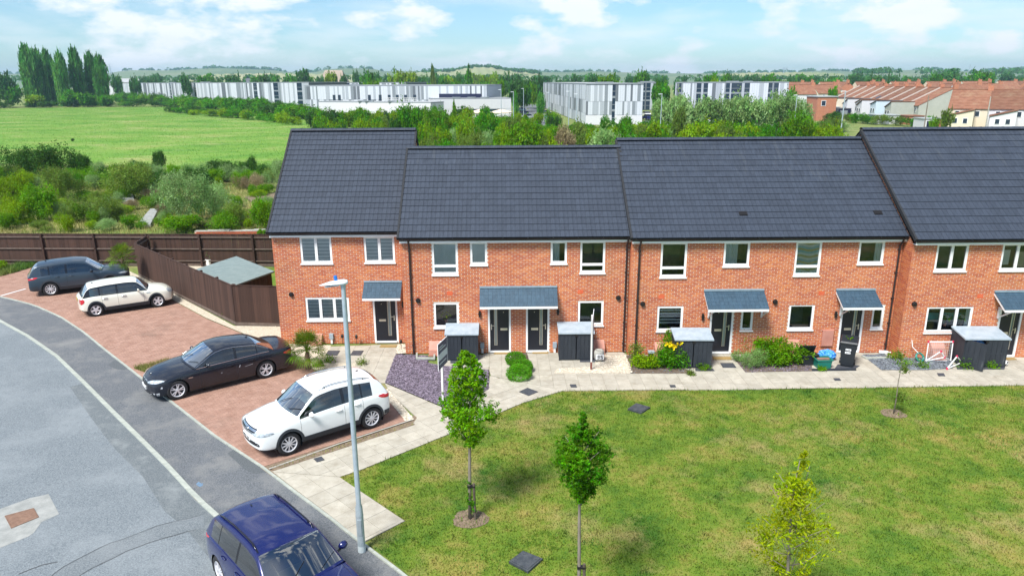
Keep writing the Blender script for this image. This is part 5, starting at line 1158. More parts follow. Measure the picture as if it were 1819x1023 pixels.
def bush_mesh(kind, var, n=2600, size=.065):
    k = (kind, var, n)
    if k not in BUSH:
        asp = {'leaf_silver': .3, 'leaf_straw': .14, 'leaf_olive': .35}.get(kind, .5)
        BUSH[k] = crown_mesh('foliage', rlobes(7, var * 13 + 5), n, size * (1.5 if kind == 'leaf_straw' else 1), kind, asp, 12, .13, var + 3, .45, zmin=-.02)
    return BUSH[k]
def put_bush(name, X, Y, wd, h, kind, label, cat='bush', group=None, n=4200, size=.05, z=0.0):
    var = random.randint(0, 3); o = obj(name, bush_mesh(kind, var, n, size), None, (X, Y, z - .04 * h), (0, 0, random.uniform(0, 6.28)), (wd / 2 * .93, wd / 2 * .93, h * .98))
    return tag(o, label, cat, group)
def bush_px(u, vt, wpx_, kind, label, vb=None, Y=None, name='bush', cat='bush', group=None, n=4200, size=.05):
    if vb is not None: X, Y = G(u, vb); Y += .3
    X, z = P(u, vt, Y); dep = Y * math.cos(PITCH); return put_bush(name, X, Y, wpx_ / FPX * (Y * .96 + 3), max(.3, z), kind, label, cat, group, n, size)
TREES = {}
def tree_px(u, vt, wpx_, kind, label, Y, group=None, cz=.55, trunk=True, n=2600, size=.075, name='tree', cat='tree', shape='round', base=0.0):
    X, z = P(u, vt, Y); h = z - base; wd = wpx_ / FPX * (Y * .96 + 3); root = empty(name, (X, Y, base), label, cat, random.uniform(0, 6.28), group)
    var = random.randint(0, 2); k = (kind, var, n, shape)
    if k not in TREES:
        if shape == 'round': L = rlobes(8, var * 7 + 2, .6, .6)
        elif shape == 'tall': L = [(0, 0, .2 + .1 * i, .55 - abs(i - 2.6) * .07, .55 - abs(i - 2.6) * .07, .2, 1) for i in range(8)] + [(random.uniform(-.4, .4), random.uniform(-.4, .4), random.uniform(.2, .8), .32, .32, .14, .5) for i in range(8)]
        elif shape == 'conifer': L = [(0, 0, .08 + .11 * i, .75 * (1 - i / 9), .75 * (1 - i / 9), .1, 1 - i / 10) for i in range(9)]
        else:
            r_ = random.Random(var + 40); L = []      # poplar: upright plumes
            for i in range(11):
                z_ = .08 + .082 * i; w_ = .74 * math.sin(min(1, (1.04 - z_) * 2.6) * 1.57) * (.8 + .2 * min(1, z_ * 5)); L.append((r_.uniform(-.15, .15), r_.uniform(-.15, .15), z_, w_, w_, .10, w_ + .1))
                a = r_.uniform(0, 6.28); L.append((.4 * w_ * math.cos(a), .4 * w_ * math.sin(a), z_ + .02, w_ * .55, w_ * .55, .13, w_ * .6))
        TREES[k] = crown_mesh('crown', L, n, size, kind, .5, 12, .12, var + 11, .65 if shape == 'poplar' else .4)
        if 'trunk' not in TREES:
            t = MB(); t.tube([(0, 0, -.03), (.01, 0, .2), (-.01, .01, .5), (.0, 0, .8)], [.055, .045, .03, .008], 7)
            for i in range(6):
                a = i * 1.1; t.tube([(0, 0, .25 + .06 * i), (.18 * math.cos(a), .18 * math.sin(a), .45 + .06 * i), (.42 * math.cos(a), .42 * math.sin(a), .58 + .05 * i)], [.022, .014, .005], 5)
            TREES['trunk'] = t.mesh('trunk', MATS['bark_dark'], True)
    z0 = {'round': .12, 'tall': .05, 'conifer': 0, 'poplar': .0}[shape]
    obj('crown', TREES[k], root, (0, 0, h * z0), None, (wd / 2, wd / 2, h * (1 - z0) * .97))
    if trunk: obj('trunk', TREES['trunk'], root, (0, 0, 0), None, (min(wd / 2, h * .3), min(wd / 2, h * .3), h))
    return root
# ------------------------------------------------------------------ fences of the end house's garden
def fence(label, pts, h, face, mt, rails=True, cap=True, board=.125, post_step=1.83, grey=None):
    X0, Y0 = pts[0]; root = empty('wooden_fence', (X0, Y0, 0), label, 'fence', 0, 'fences round the garden')
    bm__ = MB(); b = board; bm__.add([(-b / 2 + .003, -.012, .15), (b / 2 - .003, -.004, .15), (b / 2 - .003, .006, .15), (-b / 2 + .003, .006, .15), (-b / 2 + .003, -.012, h), (b / 2 - .003, -.004, h), (b / 2 - .003, .006, h), (-b / 2 + .003, .006, h)],
                                     [(0, 1, 5, 4), (1, 2, 6, 5), (3, 0, 4, 7), (4, 5, 6, 7), (2, 3, 7, 6), (0, 3, 2, 1)]); me = bm__.mesh('board', MATS[mt])
    for (ax, ay), (bx_, by) in zip(pts[:-1], pts[1:]):
        d = Vector((bx_ - ax, by - ay)); L = d.length; a = math.atan2(d.y, d.x); dr = d / L; nrm = Vector((dr.y, -dr.x)) * face      # side the posts stand on
        nb = int(L / board)
        for i in range(nb):
            p = Vector((ax - X0, ay - Y0)) + dr * (board * (i + .5)); obj('board', me, root, (p.x, p.y, random.uniform(-.006, .006)), (random.uniform(-.006, .006), 0, a))
        M = Matrix.Translation((ax - X0, ay - Y0, 0)) @ Matrix.Rotation(a, 4, 'Z')
        g = MB(); g.box(0, L, -.02, .016, .0, .148, M=M); g.build('gravel_board', MATS['fence_rail' if mt == 'fence_brown' else mt], root)
        if cap: c = MB(); c.box(0, L, -.03, .03, h + .004, h + .03, M=M); c.build('capping', MATS[mt], root)
        if rails:
            for z in (.32, h * .55, h - .16):
                r = MB(); y = -.05 * face; r.box(0, L, min(y, y - .03 * face), max(y, y - .03 * face), z - .035, z + .035, M=M); r.build('rail', MATS['fence_rail' if mt == 'fence_brown' else mt], root)
        k = max(1, round(L / post_step))
        for i in range(k + 1):
            x = L * i / k; y = (-.10 * face); q = MB(); q.box(-.05, .05, -.05, .05, -.05, h + .05); p = M @ Vector((x, y if rails else -y * .9, 0)); q.build('post', MATS[mt], root, tuple(p)).rotation_euler = (0, 0, a)
    return root
FA, FB, FC = (-20.10, 38.82), (-11.72, 30.19), (-9.09, 29.92)
fence('long brown boarded fence running from the back corner to the end house', [FA, FB, FC], 1.80, 1, 'fence_brown', rails=False)
fence('short brown fence panel closing the garden corner behind the spiky palm', [(FA[0] - .27, 40.75), FA], 1.80, -1, 'fence_brown', rails=True)
fence('brown rear fence showing its rails and posts to the driveway', [(-29.7, 41.5), (-8.2, 40.5)], 1.86, 1, 'fence_brown', post_step=3.0)
fence('pale unpainted fence panel at the left end of the brown rear fence', [(-34.9, 41.75), (-29.95, 41.53)], 1.80, 1, 'fence_grey', post_step=3.0)
# shed in that garden
sc4 = [G(u, v, 1.68) for u, v in ((412, 506), (487, 481), (420, 457), (348, 479))]
cx = sum(p[0] for p in sc4) / 4; cy = sum(p[1] for p in sc4) / 4
sh = empty('garden_shed', (cx, cy, 0), 'brown garden shed with a flat grey-green felt roof inside the fence', 'shed'); rel = [(p[0] - cx, p[1] - cy) for p in sc4]
r = MB(); zz4 = (1.62, 1.66, 1.74, 1.70); vs = [(x, y, z) for (x, y), z in zip(rel, zz4)]; r.add(vs + [(x, y, z - .07) for x, y, z in vs], [(0, 1, 2, 3), (7, 6, 5, 4), (0, 4, 5, 1), (1, 5, 6, 2), (2, 6, 7, 3), (3, 7, 4, 0)]); r.build('roof', MATS['shed_felt'], sh)
inn = [(x * .92, y * .92) for x, y in rel]
for (ax, ay), (bx_, by) in zip(inn, inn[1:] + inn[:1]):
    L = math.hypot(bx_ - ax, by - ay); a = math.atan2(by - ay, bx_ - ax); nb = int(L / .12); me = MB().box(-.057, .057, -.01, .01, .02, 1.58).mesh('board', MATS['fence_brown'])
    for i in range(nb): obj('board', me, sh, (ax + (bx_ - ax) * (i + .5) / nb, ay + (by - ay) * (i + .5) / nb, 0), (0, 0, a))
sheet('garden_lawn', [(-19.6, 38.4), (-11.6, 30.2), (-9.15, 30.0), (-9.15, 36), (-9.15, 40.4), (-20.1, 40.7)], -0.004, MATS['lawn'])
GARDG = gp([(250, 478), (340, 466), (380, 474), (330, 490)]); sheet('gravel_bed', GARDG, 0.004, MATS['gravel_base'])
# ------------------------------------------------------------------ trees on the lawn
def lawn_tree(label, base, trunk_pts, rad, limbs, lobes, n, leaf, kind, sz=.075, stake=None, mulch=.42, seed=1, twig=9, spread=.12, shell=.3, asp=.42):
    root = empty('young_tree', (*base, 0), label, 'tree', 0, 'young trees on the lawn')
    t = MB(); t.tube(trunk_pts, rad, 9)
    tk = t.build('trunk', MATS['bark'], root, smooth=True)
    if limbs:
        l = MB()
        for p, r_ in limbs: l.tube(p, r_, 6)
        l.build('branches', MATS['bark'], root, smooth=True)
    obj('crown', crown_mesh('crown', lobes, n, leaf, kind, asp, twig, spread, seed, shell, up=.5), root)
    if stake: s = MB(); s.tube(stake, .03, 8); s.build('stake', MATS['bark_dark'], root); b = MB(); z = stake[1][2] - .08; b.box(-.045, stake[1][0] + .035, stake[1][1] - .03, .03, z - .02, z + .02); b.build('tree_tie', MATS['black_plastic'], root)
    if mulch:
        pl = [(base[0] + mulch * (1 + .12 * math.sin(3 * a + seed)) * math.cos(a), base[1] + mulch * (1 + .1 * math.cos(2 * a)) * math.sin(a)) for a in [2 * math.pi * i / 22 for i in range(22)]]
        sheet('soil_ring', pl, .016, MATS['soil_dry']); chips('bark_mulch', pl, 350, .035, MATS['soil_dry'], z=.016)
    return root
def limbs_for(z0, z1, k, reach, seed, r0=.012, zend=.35):
    r = random.Random(seed); L = []
    for i in range(k):
        z = z0 + (z1 - z0) * i / k; a = i * 2.4 + r.uniform(-.4, .4); q = reach(z) * r.uniform(.7, 1.0)
        L.append(([(0, 0, z), (q * .45 * math.cos(a), q * .45 * math.sin(a), z + zend * .5), (q * .95 * math.cos(a), q * .95 * math.sin(a), z + zend + r.uniform(0, .2))], [r0, r0 * .7, r0 * .3]))
    return L
def lobes_from(prof, k, seed, jitter=.45, rz=.22):
    """prof: (z, radius) outline -> lobes scattered inside it"""
    r = random.Random(seed); L = []
    for i in range(k):
        z = r.uniform(prof[0][0], prof[-1][0]); R_ = lerp(prof, z); a = r.uniform(0, 6.28); d = R_ * r.uniform(.2, .85); q = max(.05, R_ * jitter * r.uniform(.7, 1.3)); L.append((d * math.cos(a), d * math.sin(a), z, q, q, min(rz, q), q + .05))
    return L
def px_prof(base, rows):
    """crown outline measured as (photo row, half width in px) -> (height, radius) in metres"""
    k = (base[1] * .97 + 2.0) / FPX; return sorted((P(909, v, base[1])[1], w_ * k) for v, w_ in rows)
b1_ = G(835, 922); pf1 = px_prof(b1_, [(790, 10), (768, 40), (738, 58), (715, 60), (692, 40), (668, 40), (650, 27), (632, 15), (619, 5)])
lawn_tree('young tree with a wide leafy light green crown standing nearest the lamp post', b1_, [(0, 0, -.05), (.01, 0, .9), (.03, 0, 1.9), (.06, .02, 3.0), (.1, .02, 4.2)], [.045, .04, .034, .02, .006], limbs_for(1.85, 3.7, 16, lambda z: lerp(pf1, z + .3) * .8, 3), lobes_from(pf1, 150, 3, .30), 16000, .036, 'leaf_young', seed=2, shell=.35, stake=((.13, -.04, 0), (.11, -.04, 1.0)))
ivy = obj('climbing_weed', crown_mesh('foliage', [(0, -.03, .75, .06, .06, .40, 1), (.1, -.03, .4, .05, .05, .3, 1)], 300, .03, 'leaf_mid', seed=5), None, (*b1_, 0)); tag(ivy, 'green weed climbing the lower trunk beside the lamp post tree', 'plant')
b2_ = G(1027, 1090); pf2 = px_prof(b2_, [(890, 9), (872, 34), (850, 47), (825, 53), (798, 52), (778, 42), (762, 20), (750, 6), (737, 5)])
lawn_tree('young tree with a tight dark green egg shaped crown in the middle of the lawn', b2_, [(0, 0, -.05), (.0, 0, 1.0), (-.02, 0, 2.1), (-.03, .0, 3.2), (-.05, 0, pf2[-1][0] - .1)], [.04, .036, .03, .018, .005], limbs_for(pf2[0][0] - .1, pf2[4][0], 14, lambda z: lerp(pf2, z + .3) * .75, 5), lobes_from(pf2, 150, 8, .30), 15000, .034, 'leaf_mid', seed=9, shell=.25, stake=((.12, -.03, 0), (.09, -.03, 1.18)), asp=.36)
b3_ = G(1390, 1130); pf3 = px_prof(b3_, [(806, 8), (830, 20), (862, 40), (890, 66), (915, 50), (945, 62), (965, 80), (990, 52), (1023, 46), (1060, 30)])
lawn_tree('young tree with a loose sparse golden yellow crown at the front of the lawn', b3_, [(0, 0, -.05), (-.02, 0, 1.0), (-.08, 0, 2.1), (-.12, 0, 3.0), (-.05, .0, pf3[-1][0] - .1)], [.04, .034, .026, .015, .005], limbs_for(1.0, 3.1, 18, lambda z: lerp(pf3, z + .2) * 1.1, 7, .012), lobes_from(pf3, 36, 12, .36), 4200, .042, 'leaf_gold', seed=6, shell=.2, mulch=.4, asp=.4, twig=14, spread=.3)
b4_ = G(1587, 735)
lawn_tree('thin almost bare sapling with a few leaves, close to the front path', b4_, [(0, 0, -.05), (.02, 0, .5), (.0, 0, 1.1), (.03, 0, 1.7), (-.02, 0, 2.1)], [.022, .018, .013, .008, .003], [], [(-.05, 0, 1.95, .16, .14, .2, .8), (.12, 0, 1.5, .12, .1, .12, .4), (.16, 0, .55, .17, .16, .17, 1)], 520, .045, 'leaf_olive', seed=4, shell=.2, mulch=.36, twig=6, spread=.4)
# ------------------------------------------------------------------ palms
def palm(label, base, h, nf, fr, lean=(0, 0), tr=.09):
    root = empty('fan_palm', (*base, 0), label, 'palm'); t = MB(); t.tube([(0, 0, -.05), (lean[0] * .3, lean[1] * .3, h * .3), (lean[0] * .7, lean[1] * .7, h * .65), (lean[0], lean[1], h)], [tr * 1.2, tr, tr * .95, tr * .5], 10)
    r = random.Random(h * 100)
    for i in range(26):
        z = h * r.uniform(.08, .9); a = r.uniform(0, 6.28); k = z / h; t.tube([(lean[0] * k + tr * .8 * math.cos(a), lean[1] * k + tr * .8 * math.sin(a), z), (lean[0] * k + tr * 1.7 * math.cos(a), lean[1] * k + tr * 1.7 * math.sin(a), z + .09)], [.014, .004], 4)
    t.build('trunk', MATS['trunk_palm'], root); top = Vector((lean[0], lean[1], h))
    for i in range(nf):
        el = math.radians(82 - 118 * (i / nf) + r.uniform(-8, 8)); a = i * 2.4; st_ = fr * r.uniform(.5, .7); d = Vector((math.cos(a) * math.cos(el), math.sin(a) * math.cos(el), math.sin(el)))
        c = top + d * st_ + Vector((0, 0, -.04)); m = MB(); m.tube([top, top + d * st_ * .5 + Vector((0, 0, .02)), c], [.012, .009, .007], 4); side = d.cross(Vector((0, 0, 1))).normalized() if abs(d.z) < .97 else Vector((1, 0, 0)); up_ = side.cross(d)
        for k in range(15):
            g = math.radians(-105 + 15 * k); q = d * math.cos(g) + side * math.sin(g); ln = fr * .55 * (1 - .25 * abs(k - 7) / 7) * r.uniform(.85, 1.1); nn = q.cross(up_).normalized() * .016
            tip = c + q * ln + Vector((0, 0, -.20 * ln * (1 + .6 * (el < 0)))); mid = c + q * ln * .6; m.add([c, mid + nn, tip, mid - nn], [(0, 1, 2, 3)], 0, r.random() * .6 + (.4 if el < .0 else 0))
        m.build('frond', MATS['leaf_palm'], root)
    return root
palm('low bushy fan palm in the cream gravel in front of the end house', G(548, 655), .75, 40, .82)
palm('taller fan palm with a rough brown trunk beside the fence corner', (-20.05, 37.2), 1.45, 34, .78, (.05, 0), .11)
# ------------------------------------------------------------------ street lamp
LB = G(643, 978)
lp = empty('street_lamp', (*LB, 0), 'tall galvanised street lamp with a white head and blue cap', 'street lamp')
m = MB(); m.lathe([(.085, -.1), (.085, .95), (.083, .96), (.078, 1.13), (.056, 1.20), (.056, 3.0), (.052, 5.0), (.046, 6.22)], 16); m.build('post', MATS['galvanised'], lp, smooth=True)
m = MB(); m.box(-.04, .04, -.088, -.07, .45, .85); m.lathe([(.0875, .9), (.0875, .93)], 16); m.build('access_door', MATS['galvanised'], lp)
m = MB(); m.lathe([(.089, 0), (.089, .16)], 16); m.build('base_band', MATS['sign_pale'], lp)
hd = MB(); rows = []
for x, wy, zt, zb in ((.10, .02, .00, -.035), (.085, .075, .035, -.05), (.02, .105, .055, -.065), (-.10, .12, .06, -.05), (-.25, .115, .045, -.025), (-.38, .085, .02, -.015), (-.46, .045, .0, -.012), (-.49, .006, -.008, -.012)):
    rows.append([(x, wy * math.cos(a), (zt if math.sin(a) > 0 else -zb * 1) * abs(math.sin(a)) * (1 if math.sin(a) > 0 else -1)) for a in [2 * math.pi * k / 14 for k in range(15)]])
hd.grid(rows); hd.poly([rows[0][k] for k in range(14)]); o = hd.build('lamp_head', MATS['lamp_white'], lp, (0, 0, 6.30), smooth=True); o.rotation_euler = (0, math.radians(-7), 0)
MB().box(-.36, -.08, -.07, .07, -.055, -.03).build('lens', MATS['head_glass'], o)
m = MB(); m.lathe([(.052, -.1), (.056, -.05), (.05, .0)], 12); m.build('spigot', MATS['galvanised'], lp, (0, 0, 6.28))
m = MB(); m.lathe([(0, .10), (.032, .10), (.036, .08), (.036, 0)], 12); m.build('photocell', MATS['blue_cap'], o, (-.13, 0, .055))
# ------------------------------------------------------------------ agents' boards
def agent_board(label, base, rz, h, tilt=0.0, foot=False):
    root = empty('agent_board', (*base, 0), label, 'sign', rz, 'estate agent boards on posts'); root.rotation_euler = (0, tilt, rz)
    m = MB(); m.box(-.03, .03, -.03, .03, -.05 if not foot else .35, h); m.build('post', MATS['wood_white'], root)
    if foot: m = MB(); m.box(-.033, .033, -.033, .033, -.04, .349); m.build('post_foot', MATS['wood_red'], root)
    m = MB(); m.box(-.41, .41, -.046, -.034, h - .86, h + .02); b = m.build('panel', MATS['sign_navy'], root)
    m = MB(); m.box(-.425, .425, -.049, -.031, h + .02, h + .04); m.box(-.425, -.41, -.049, -.031, h - .86, h + .02); m.box(.41, .425, -.049, -.031, h - .86, h + .02); m.build('edge_strip', MATS['sign_white'], root)
    m = MB(); m.box(-.41, .41, -.051, -.0465, h - .56, h - .33); m.build('slip_board', MATS['sign_pale'], root)
    m = MB()                                                # faint lines of small print, unreadable in the photograph
    for x0, x1, z in ((-.30, .05, h - .14), (-.30, .28, h - .22), (-.34, .30, h - .70)): m.box(x0, x1, -.049, -.0465, z, z + .035)
    m.build('print_line', MATS['sign_pale'], root); return root
agent_board('upright navy sign board on a white post in the purple slate bed', G(787, 712), math.radians(74), 2.10)
agent_board('leaning navy sign board on a white post with a red foot beside the grey-lidded store', G(1050, 657), math.radians(80), 2.25, math.radians(-9), True)
# ------------------------------------------------------------------ bin stores
def bin_store(label, c, w, d, h, rz=0.0, open_door=False):
    root = empty('bin_store', (*c, 0.02), label, 'bin store', rz, 'dark plastic bin stores')
    b = MB(); t = .035; hb = h - .12
    b.box(-w / 2, w / 2, d - t, d, 0, h); b.box(-w / 2, -w / 2 + t, 0.001, d - t, 0, hb); b.box(w / 2 - t, w / 2, 0.001, d - t, 0, hb); b.box(-w / 2 + t, w / 2 - t, .02, d - t, .01, .05)
    for sx in (-w / 2, w / 2 - t): b.add([(sx, 0.001, hb), (sx, d - t, hb), (sx, d - t, h - .01), (sx + t, 0.001, hb), (sx + t, d - t, hb), (sx + t, d - t, h - .01)], [(0, 2, 1), (3, 4, 5), (0, 3, 5, 2)])
    for sx in (-w / 2, w / 2):                              # corner ribs
        b.box(sx - .02, sx + .02, -.012, .03, 0, hb - .002)
    b.build('carcass', MATS['bin_store'], root)
    n = 4; dw = (w - .06) / 2
    for sd in (-1, 1):
        m = MB(); sl = dw / n
        for i in range(n): m.box(-dw / 2 + sl * i + .006, -dw / 2 + sl * (i + 1) - .006, -.018, .0, .04, hb - .03)
        m.box(-dw / 2 + .002, dw / 2 - .002, -.006, .008, .03, hb - .02); m.box(-dw / 2 + .01, dw / 2 - .01, -.022, -.019, hb * .45, hb * .52)
        o = m.build('door', MATS['bin_store'], root, (sd * (w / 4), -.003, 0))
        if open_door and sd == -1: o.location = (-w * .34, -.22, 0); o.rotation_euler = (0, 0, math.radians(-52))
        if open_door and sd == 1: o.location = (w * .24, -.02, 0)
    MB().box(-.05, .05, -.045, -.024, hb - .14, hb - .05).build('latch', MATS['black_plastic'], root)
    l = MB(); z0, z1 = hb - .0, h + .02; l.add([(x, y, z + dz) for dz in (0, .05) for x, y, z in ((-w / 2 - .05, -.07, z0 - .015), (w / 2 + .05, -.07, z0 - .015), (w / 2 + .05, d + .02, z1), (-w / 2 - .05, d + .02, z1))], [(3, 2, 1, 0), (4, 5, 6, 7), (0, 1, 5, 4), (1, 2, 6, 5), (2, 3, 7, 6), (3, 0, 4, 7)])
    for i in range(3): l.box(-w / 2 + .1, w / 2 - .1, .1 + i * .2, .12 + i * .2, h - .05 - .12 * (1 - (i * .2 + .1) / d), h + .055 - .11 * (1 - (i * .2 + .1) / d)) if False else None
    l.build('lid', MATS['bin_lid'], root); return root
def mid(a, b): return ((a[0] + b[0]) / 2, (a[1] + b[1]) / 2)
bin_store('dark bin store under the kitchen window beside door 35', mid(G(792, 642), G(850, 640)), 1.18, .78, 1.16)
bin_store('dark bin store against the wall to the right of door 36', mid(G(992, 641), G(1054, 640)), 1.26, .78, 1.20)
bin_store('dark bin store beside the yellow flowers left of door 37', mid(G(1197, 655), G(1262, 654)), 1.32, .80, 1.22, math.radians(-2))
bin_store('wider dark bin store with its left door hanging open on a blue bag', mid(G(1708, 652), G(1782, 653)), 1.55, .90, 1.20, math.radians(-2), True)
PAD = lambda n_, pts, lab: None
for q in (((800, 640), (834, 640), (834, 646), (800, 646)), ((1030, 638), (1066, 638), (1070, 644), (1030, 644)), ((1235, 655), (1266, 655), (1270, 660), (1235, 660))):
    sheet('base_mat', gp(q), .0245, MATS['iron'])
sheet('base_mat', gp([(1698, 650), (1700, 657), (1784, 657), (1786, 650)]), .0275, MATS['iron'])
def bag(label, c, r, sq, z=.02, rz=0.0):
    m = MB(); rr = random.Random(c[0]); rows = []
    for i in range(10):
        t = i / 9; rad = r * (math.sin(math.pi * min(1, .12 + t * .88)) ** .6) * (1 if t < .8 else .6) ; row = []
        for k in range(17):
            a = 2 * math.pi * (k % 16) / 16; w_ = 1 + .16 * math.sin(5 * a + i) + .10 * math.sin(9 * a + i * 2.3); row.append((rad * w_ * math.cos(a), rad * w_ * .8 * math.sin(a), t * sq + .015 * math.sin(7 * a + i)))
        rows.append(row)
    m.grid([r_[::-1] for r_ in rows]); o = m.build('rubbish_bag', MATS['blue_bag'], None, (*c, z), smooth=False); o.rotation_euler = (0, 0, rz); return tag(o, label, 'bag', 'blue rubbish bags')
bs4 = mid(G(1708, 652), G(1782, 653)); bag('blue rubbish bag stuffed in the open bin store', (bs4[0] - .10, bs4[1] + .32), .24, .62, .42)
bag('crumpled blue sack behind the green box by the brick wall', G(1468, 639), .31, .42)
# wheelie bin
c = G(1503, 653)
wbn = empty('wheelie_bin', (*c, .02), 'dark wheelie bin standing in front of door 39', 'bin', math.radians(-28))
m = MB(); bt, tp = (.21, .0, .44), (.28, -.06, .56); m.add([(-.21, .02, .05), (.21, .02, .05), (.21, .46, .05), (-.21, .46, .05), (-.28, -.06, .93), (.28, -.06, .93), (.28, .58, .93), (-.28, .58, .93)], [(0, 1, 5, 4), (1, 2, 6, 5), (2, 3, 7, 6), (3, 0, 4, 7), (0, 3, 2, 1), (4, 5, 6, 7)]); m.box(-.3, .3, -.08, .6, .90, .945); m.build('body', MATS['wheelie'], wbn)
m = MB(); m.add([(-.3, -.10, .95), (.3, -.10, .95), (.3, .56, 1.03), (-.3, .56, 1.03), (-.27, -.07, 1.0), (.27, -.07, 1.0), (.27, .52, 1.08), (-.27, .52, 1.08)], [(0, 1, 5, 4), (1, 2, 6, 5), (2, 3, 7, 6), (3, 0, 4, 7), (0, 3, 2, 1), (4, 5, 6, 7)]); m.tube([(-.28, .62, .98), (.28, .62, .98)], .02, 8); m.build('lid', MATS['wheelie'], wbn)
for sx in (-.24, .24): m = MB(); m.lathe([(0, -.03), (.1, -.03), (.1, .03), (0, .03)], 16, 'x', (sx, .44, .08)); m.build('wheel', MATS['black_plastic'], wbn)
m = MB(); m.box(-.09, .09, -.05, -.03, .66, .73); m.box(-.1, .08, -.042, -.022, .54, .61); m.build('label', MATS['sign_white'], wbn)
m = MB()
for k in range(3): m.box(-.07 + k * .05, -.04 + k * .05, -.053, -.0505, .68, .71); m.box(-.07 + k * .05, -.04 + k * .05, -.0445, -.0425, .56, .59)
m.build('print_line', MATS['wheelie'], wbn)
sheet('base_mat', gp([(1488, 648), (1528, 650), (1518, 657), (1482, 656)]), .0275, MATS['iron'])
ob = tag(obj('fallen_leaf_pile', crown_mesh('foliage', [(0, 0, 0, .12, .2, .02, 1)], 60, .03, 'leaf_fresh', seed=3), None, (c[0] + .12, c[1] + .2, 1.09)), 'green leaves lying on the wheelie bin lid', 'leaves')
def crate(label, c, w, d, h, m_, rz, cat='box', brick_load=False):
    root = empty('recycling_box', (*c, .022), label, cat, rz, 'recycling boxes'); m = MB(); k = .86
    o = [(-w / 2 * k, -d / 2 * k, 0), (w / 2 * k, -d / 2 * k, 0), (w / 2 * k, d / 2 * k, 0), (-w / 2 * k, d / 2 * k, 0), (-w / 2, -d / 2, h), (w / 2, -d / 2, h), (w / 2, d / 2, h), (-w / 2, d / 2, h)]; i = [(x * .92, y * .92, z + (.02 if z == 0 else 0)) for x, y, z in o]
    m.add(o + i, [(0, 1, 5, 4), (1, 2, 6, 5), (2, 3, 7, 6), (3, 0, 4, 7), (0, 3, 2, 1), (12, 13, 9, 8), (13, 14, 10, 9), (14, 15, 11, 10), (15, 12, 8, 11), (8, 9, 10, 11), (4, 5, 13, 12), (5, 6, 14, 13), (6, 7, 15, 14), (7, 4, 12, 15)]); m.build('body', MATS[m_], root)
    r = MB(); e = .025
    for a, b, c_, d_ in ((-w / 2 - e, w / 2 + e, -d / 2 - e, -d / 2), (-w / 2 - e, w / 2 + e, d / 2, d / 2 + e), (-w / 2 - e, -w / 2, -d / 2, d / 2), (w / 2, w / 2 + e, -d / 2, d / 2)): r.box(a, b, c_, d_, h - .035, h + .008)
    r.build('rim', MATS[m_], root); return root
gb_ = G(1465, 657); crate('green recycling box with bricks in it beside the wheelie bin', (gb_[0], gb_[1] + .25), .55, .40, .34, 'green_box', math.radians(2))
for k in range(2): tag(MB().box(-.11, .11, -.05, .05, 0, .065).build('loose_brick', MATS['block'], None, (gb_[0] - .1 + k * .22, gb_[1] + .26, .30)), 'loose red brick lying in the green recycling box', 'brick', 'bricks in the green box')
bb_ = G(1437, 652); crate('black recycling box with its lid up at the edge of the big shrub', (bb_[0] + .05, bb_[1] + .3), .58, .42, .40, 'wheelie', math.radians(8))
tag(MB().box(-.3, .3, -.015, .015, 0, .42, M=Matrix.Rotation(math.radians(28), 4, 'X')).build('box_lid', MATS['wheelie'], None, (bb_[0] + .02, bb_[1] + .50, .36)), 'black lid propped up behind the black recycling box', 'lid')
tag(MB().prism(gp([(1442, 660), (1442, 657), (1520, 656), (1521, 659)]), .022, .055).build('timber_edging', MATS['bin_store'], None), 'dark timber edging strip in front of the recycling boxes', 'edging')
# ------------------------------------------------------------------ meter boxes, pots, doormats, covers
def sloped_box(label, u, vb, Y, w=.42, h=.42):
    X, _ = P(u, vb, Y); m = MB(); m.add([(-w / 2, -.30, 0), (w / 2, -.30, 0), (w / 2, -.012, 0), (-w / 2, -.012, 0), (-w / 2, -.27, h * .45), (w / 2, -.27, h * .45), (w / 2, -.012, h), (-w / 2, -.012, h)], [(0, 1, 5, 4), (1, 2, 6, 5), (3, 0, 4, 7), (4, 5, 6, 7), (2, 3, 7, 6), (0, 3, 2, 1)])
    root = empty('meter_box', (X, Y, .02), label, 'meter box', 0, 'terracotta meter boxes'); m.build('lid', MATS['terracotta'], root); k = MB(); k.box(-w / 2 - .02, w / 2 + .02, -.33, -.305, -.01, .05); k.box(-.02, .02, -.295, -.275, h * .3, h * .36); k.build('rim', MATS['terracotta'], root)
sloped_box('sloping terracotta meter box behind the low palm', 565, 612, Y1); sloped_box('sloping terracotta meter box left of the store beside door 35', 774, 628, Y2, .46, .5)
sloped_box('sloping terracotta meter box behind the numbered stone pot', 1062, 626, Y2, .46, .5); sloped_box('sloping terracotta meter box behind the yellow flowers', 1172, 625, Y3, .46, .5)
sloped_box('sloping terracotta meter box showing above the big green shrub', 1406, 622, Y3, .46, .55); sloped_box('sloping terracotta meter box behind the red and white goal', 1660, 636, Y4, .5, .6)
X, z = P(1467, 613, Y3); m = MB(); m.box(-.21, .21, -.09, -.009, 0, .62); rt = empty('meter_box', (X, Y3, z), 'upright terracotta wall meter box between the lower window and door 39', 'meter box'); m.build('lid', MATS['terracotta'], rt); k = MB(); k.box(-.23, .23, -.075, -.0085, -.02, -.001); k.box(-.23, .23, -.075, -.0085, .621, .64); k.box(.10, .13, -.1, -.091, .28, .33); k.build('rim', MATS['terracotta'], rt)
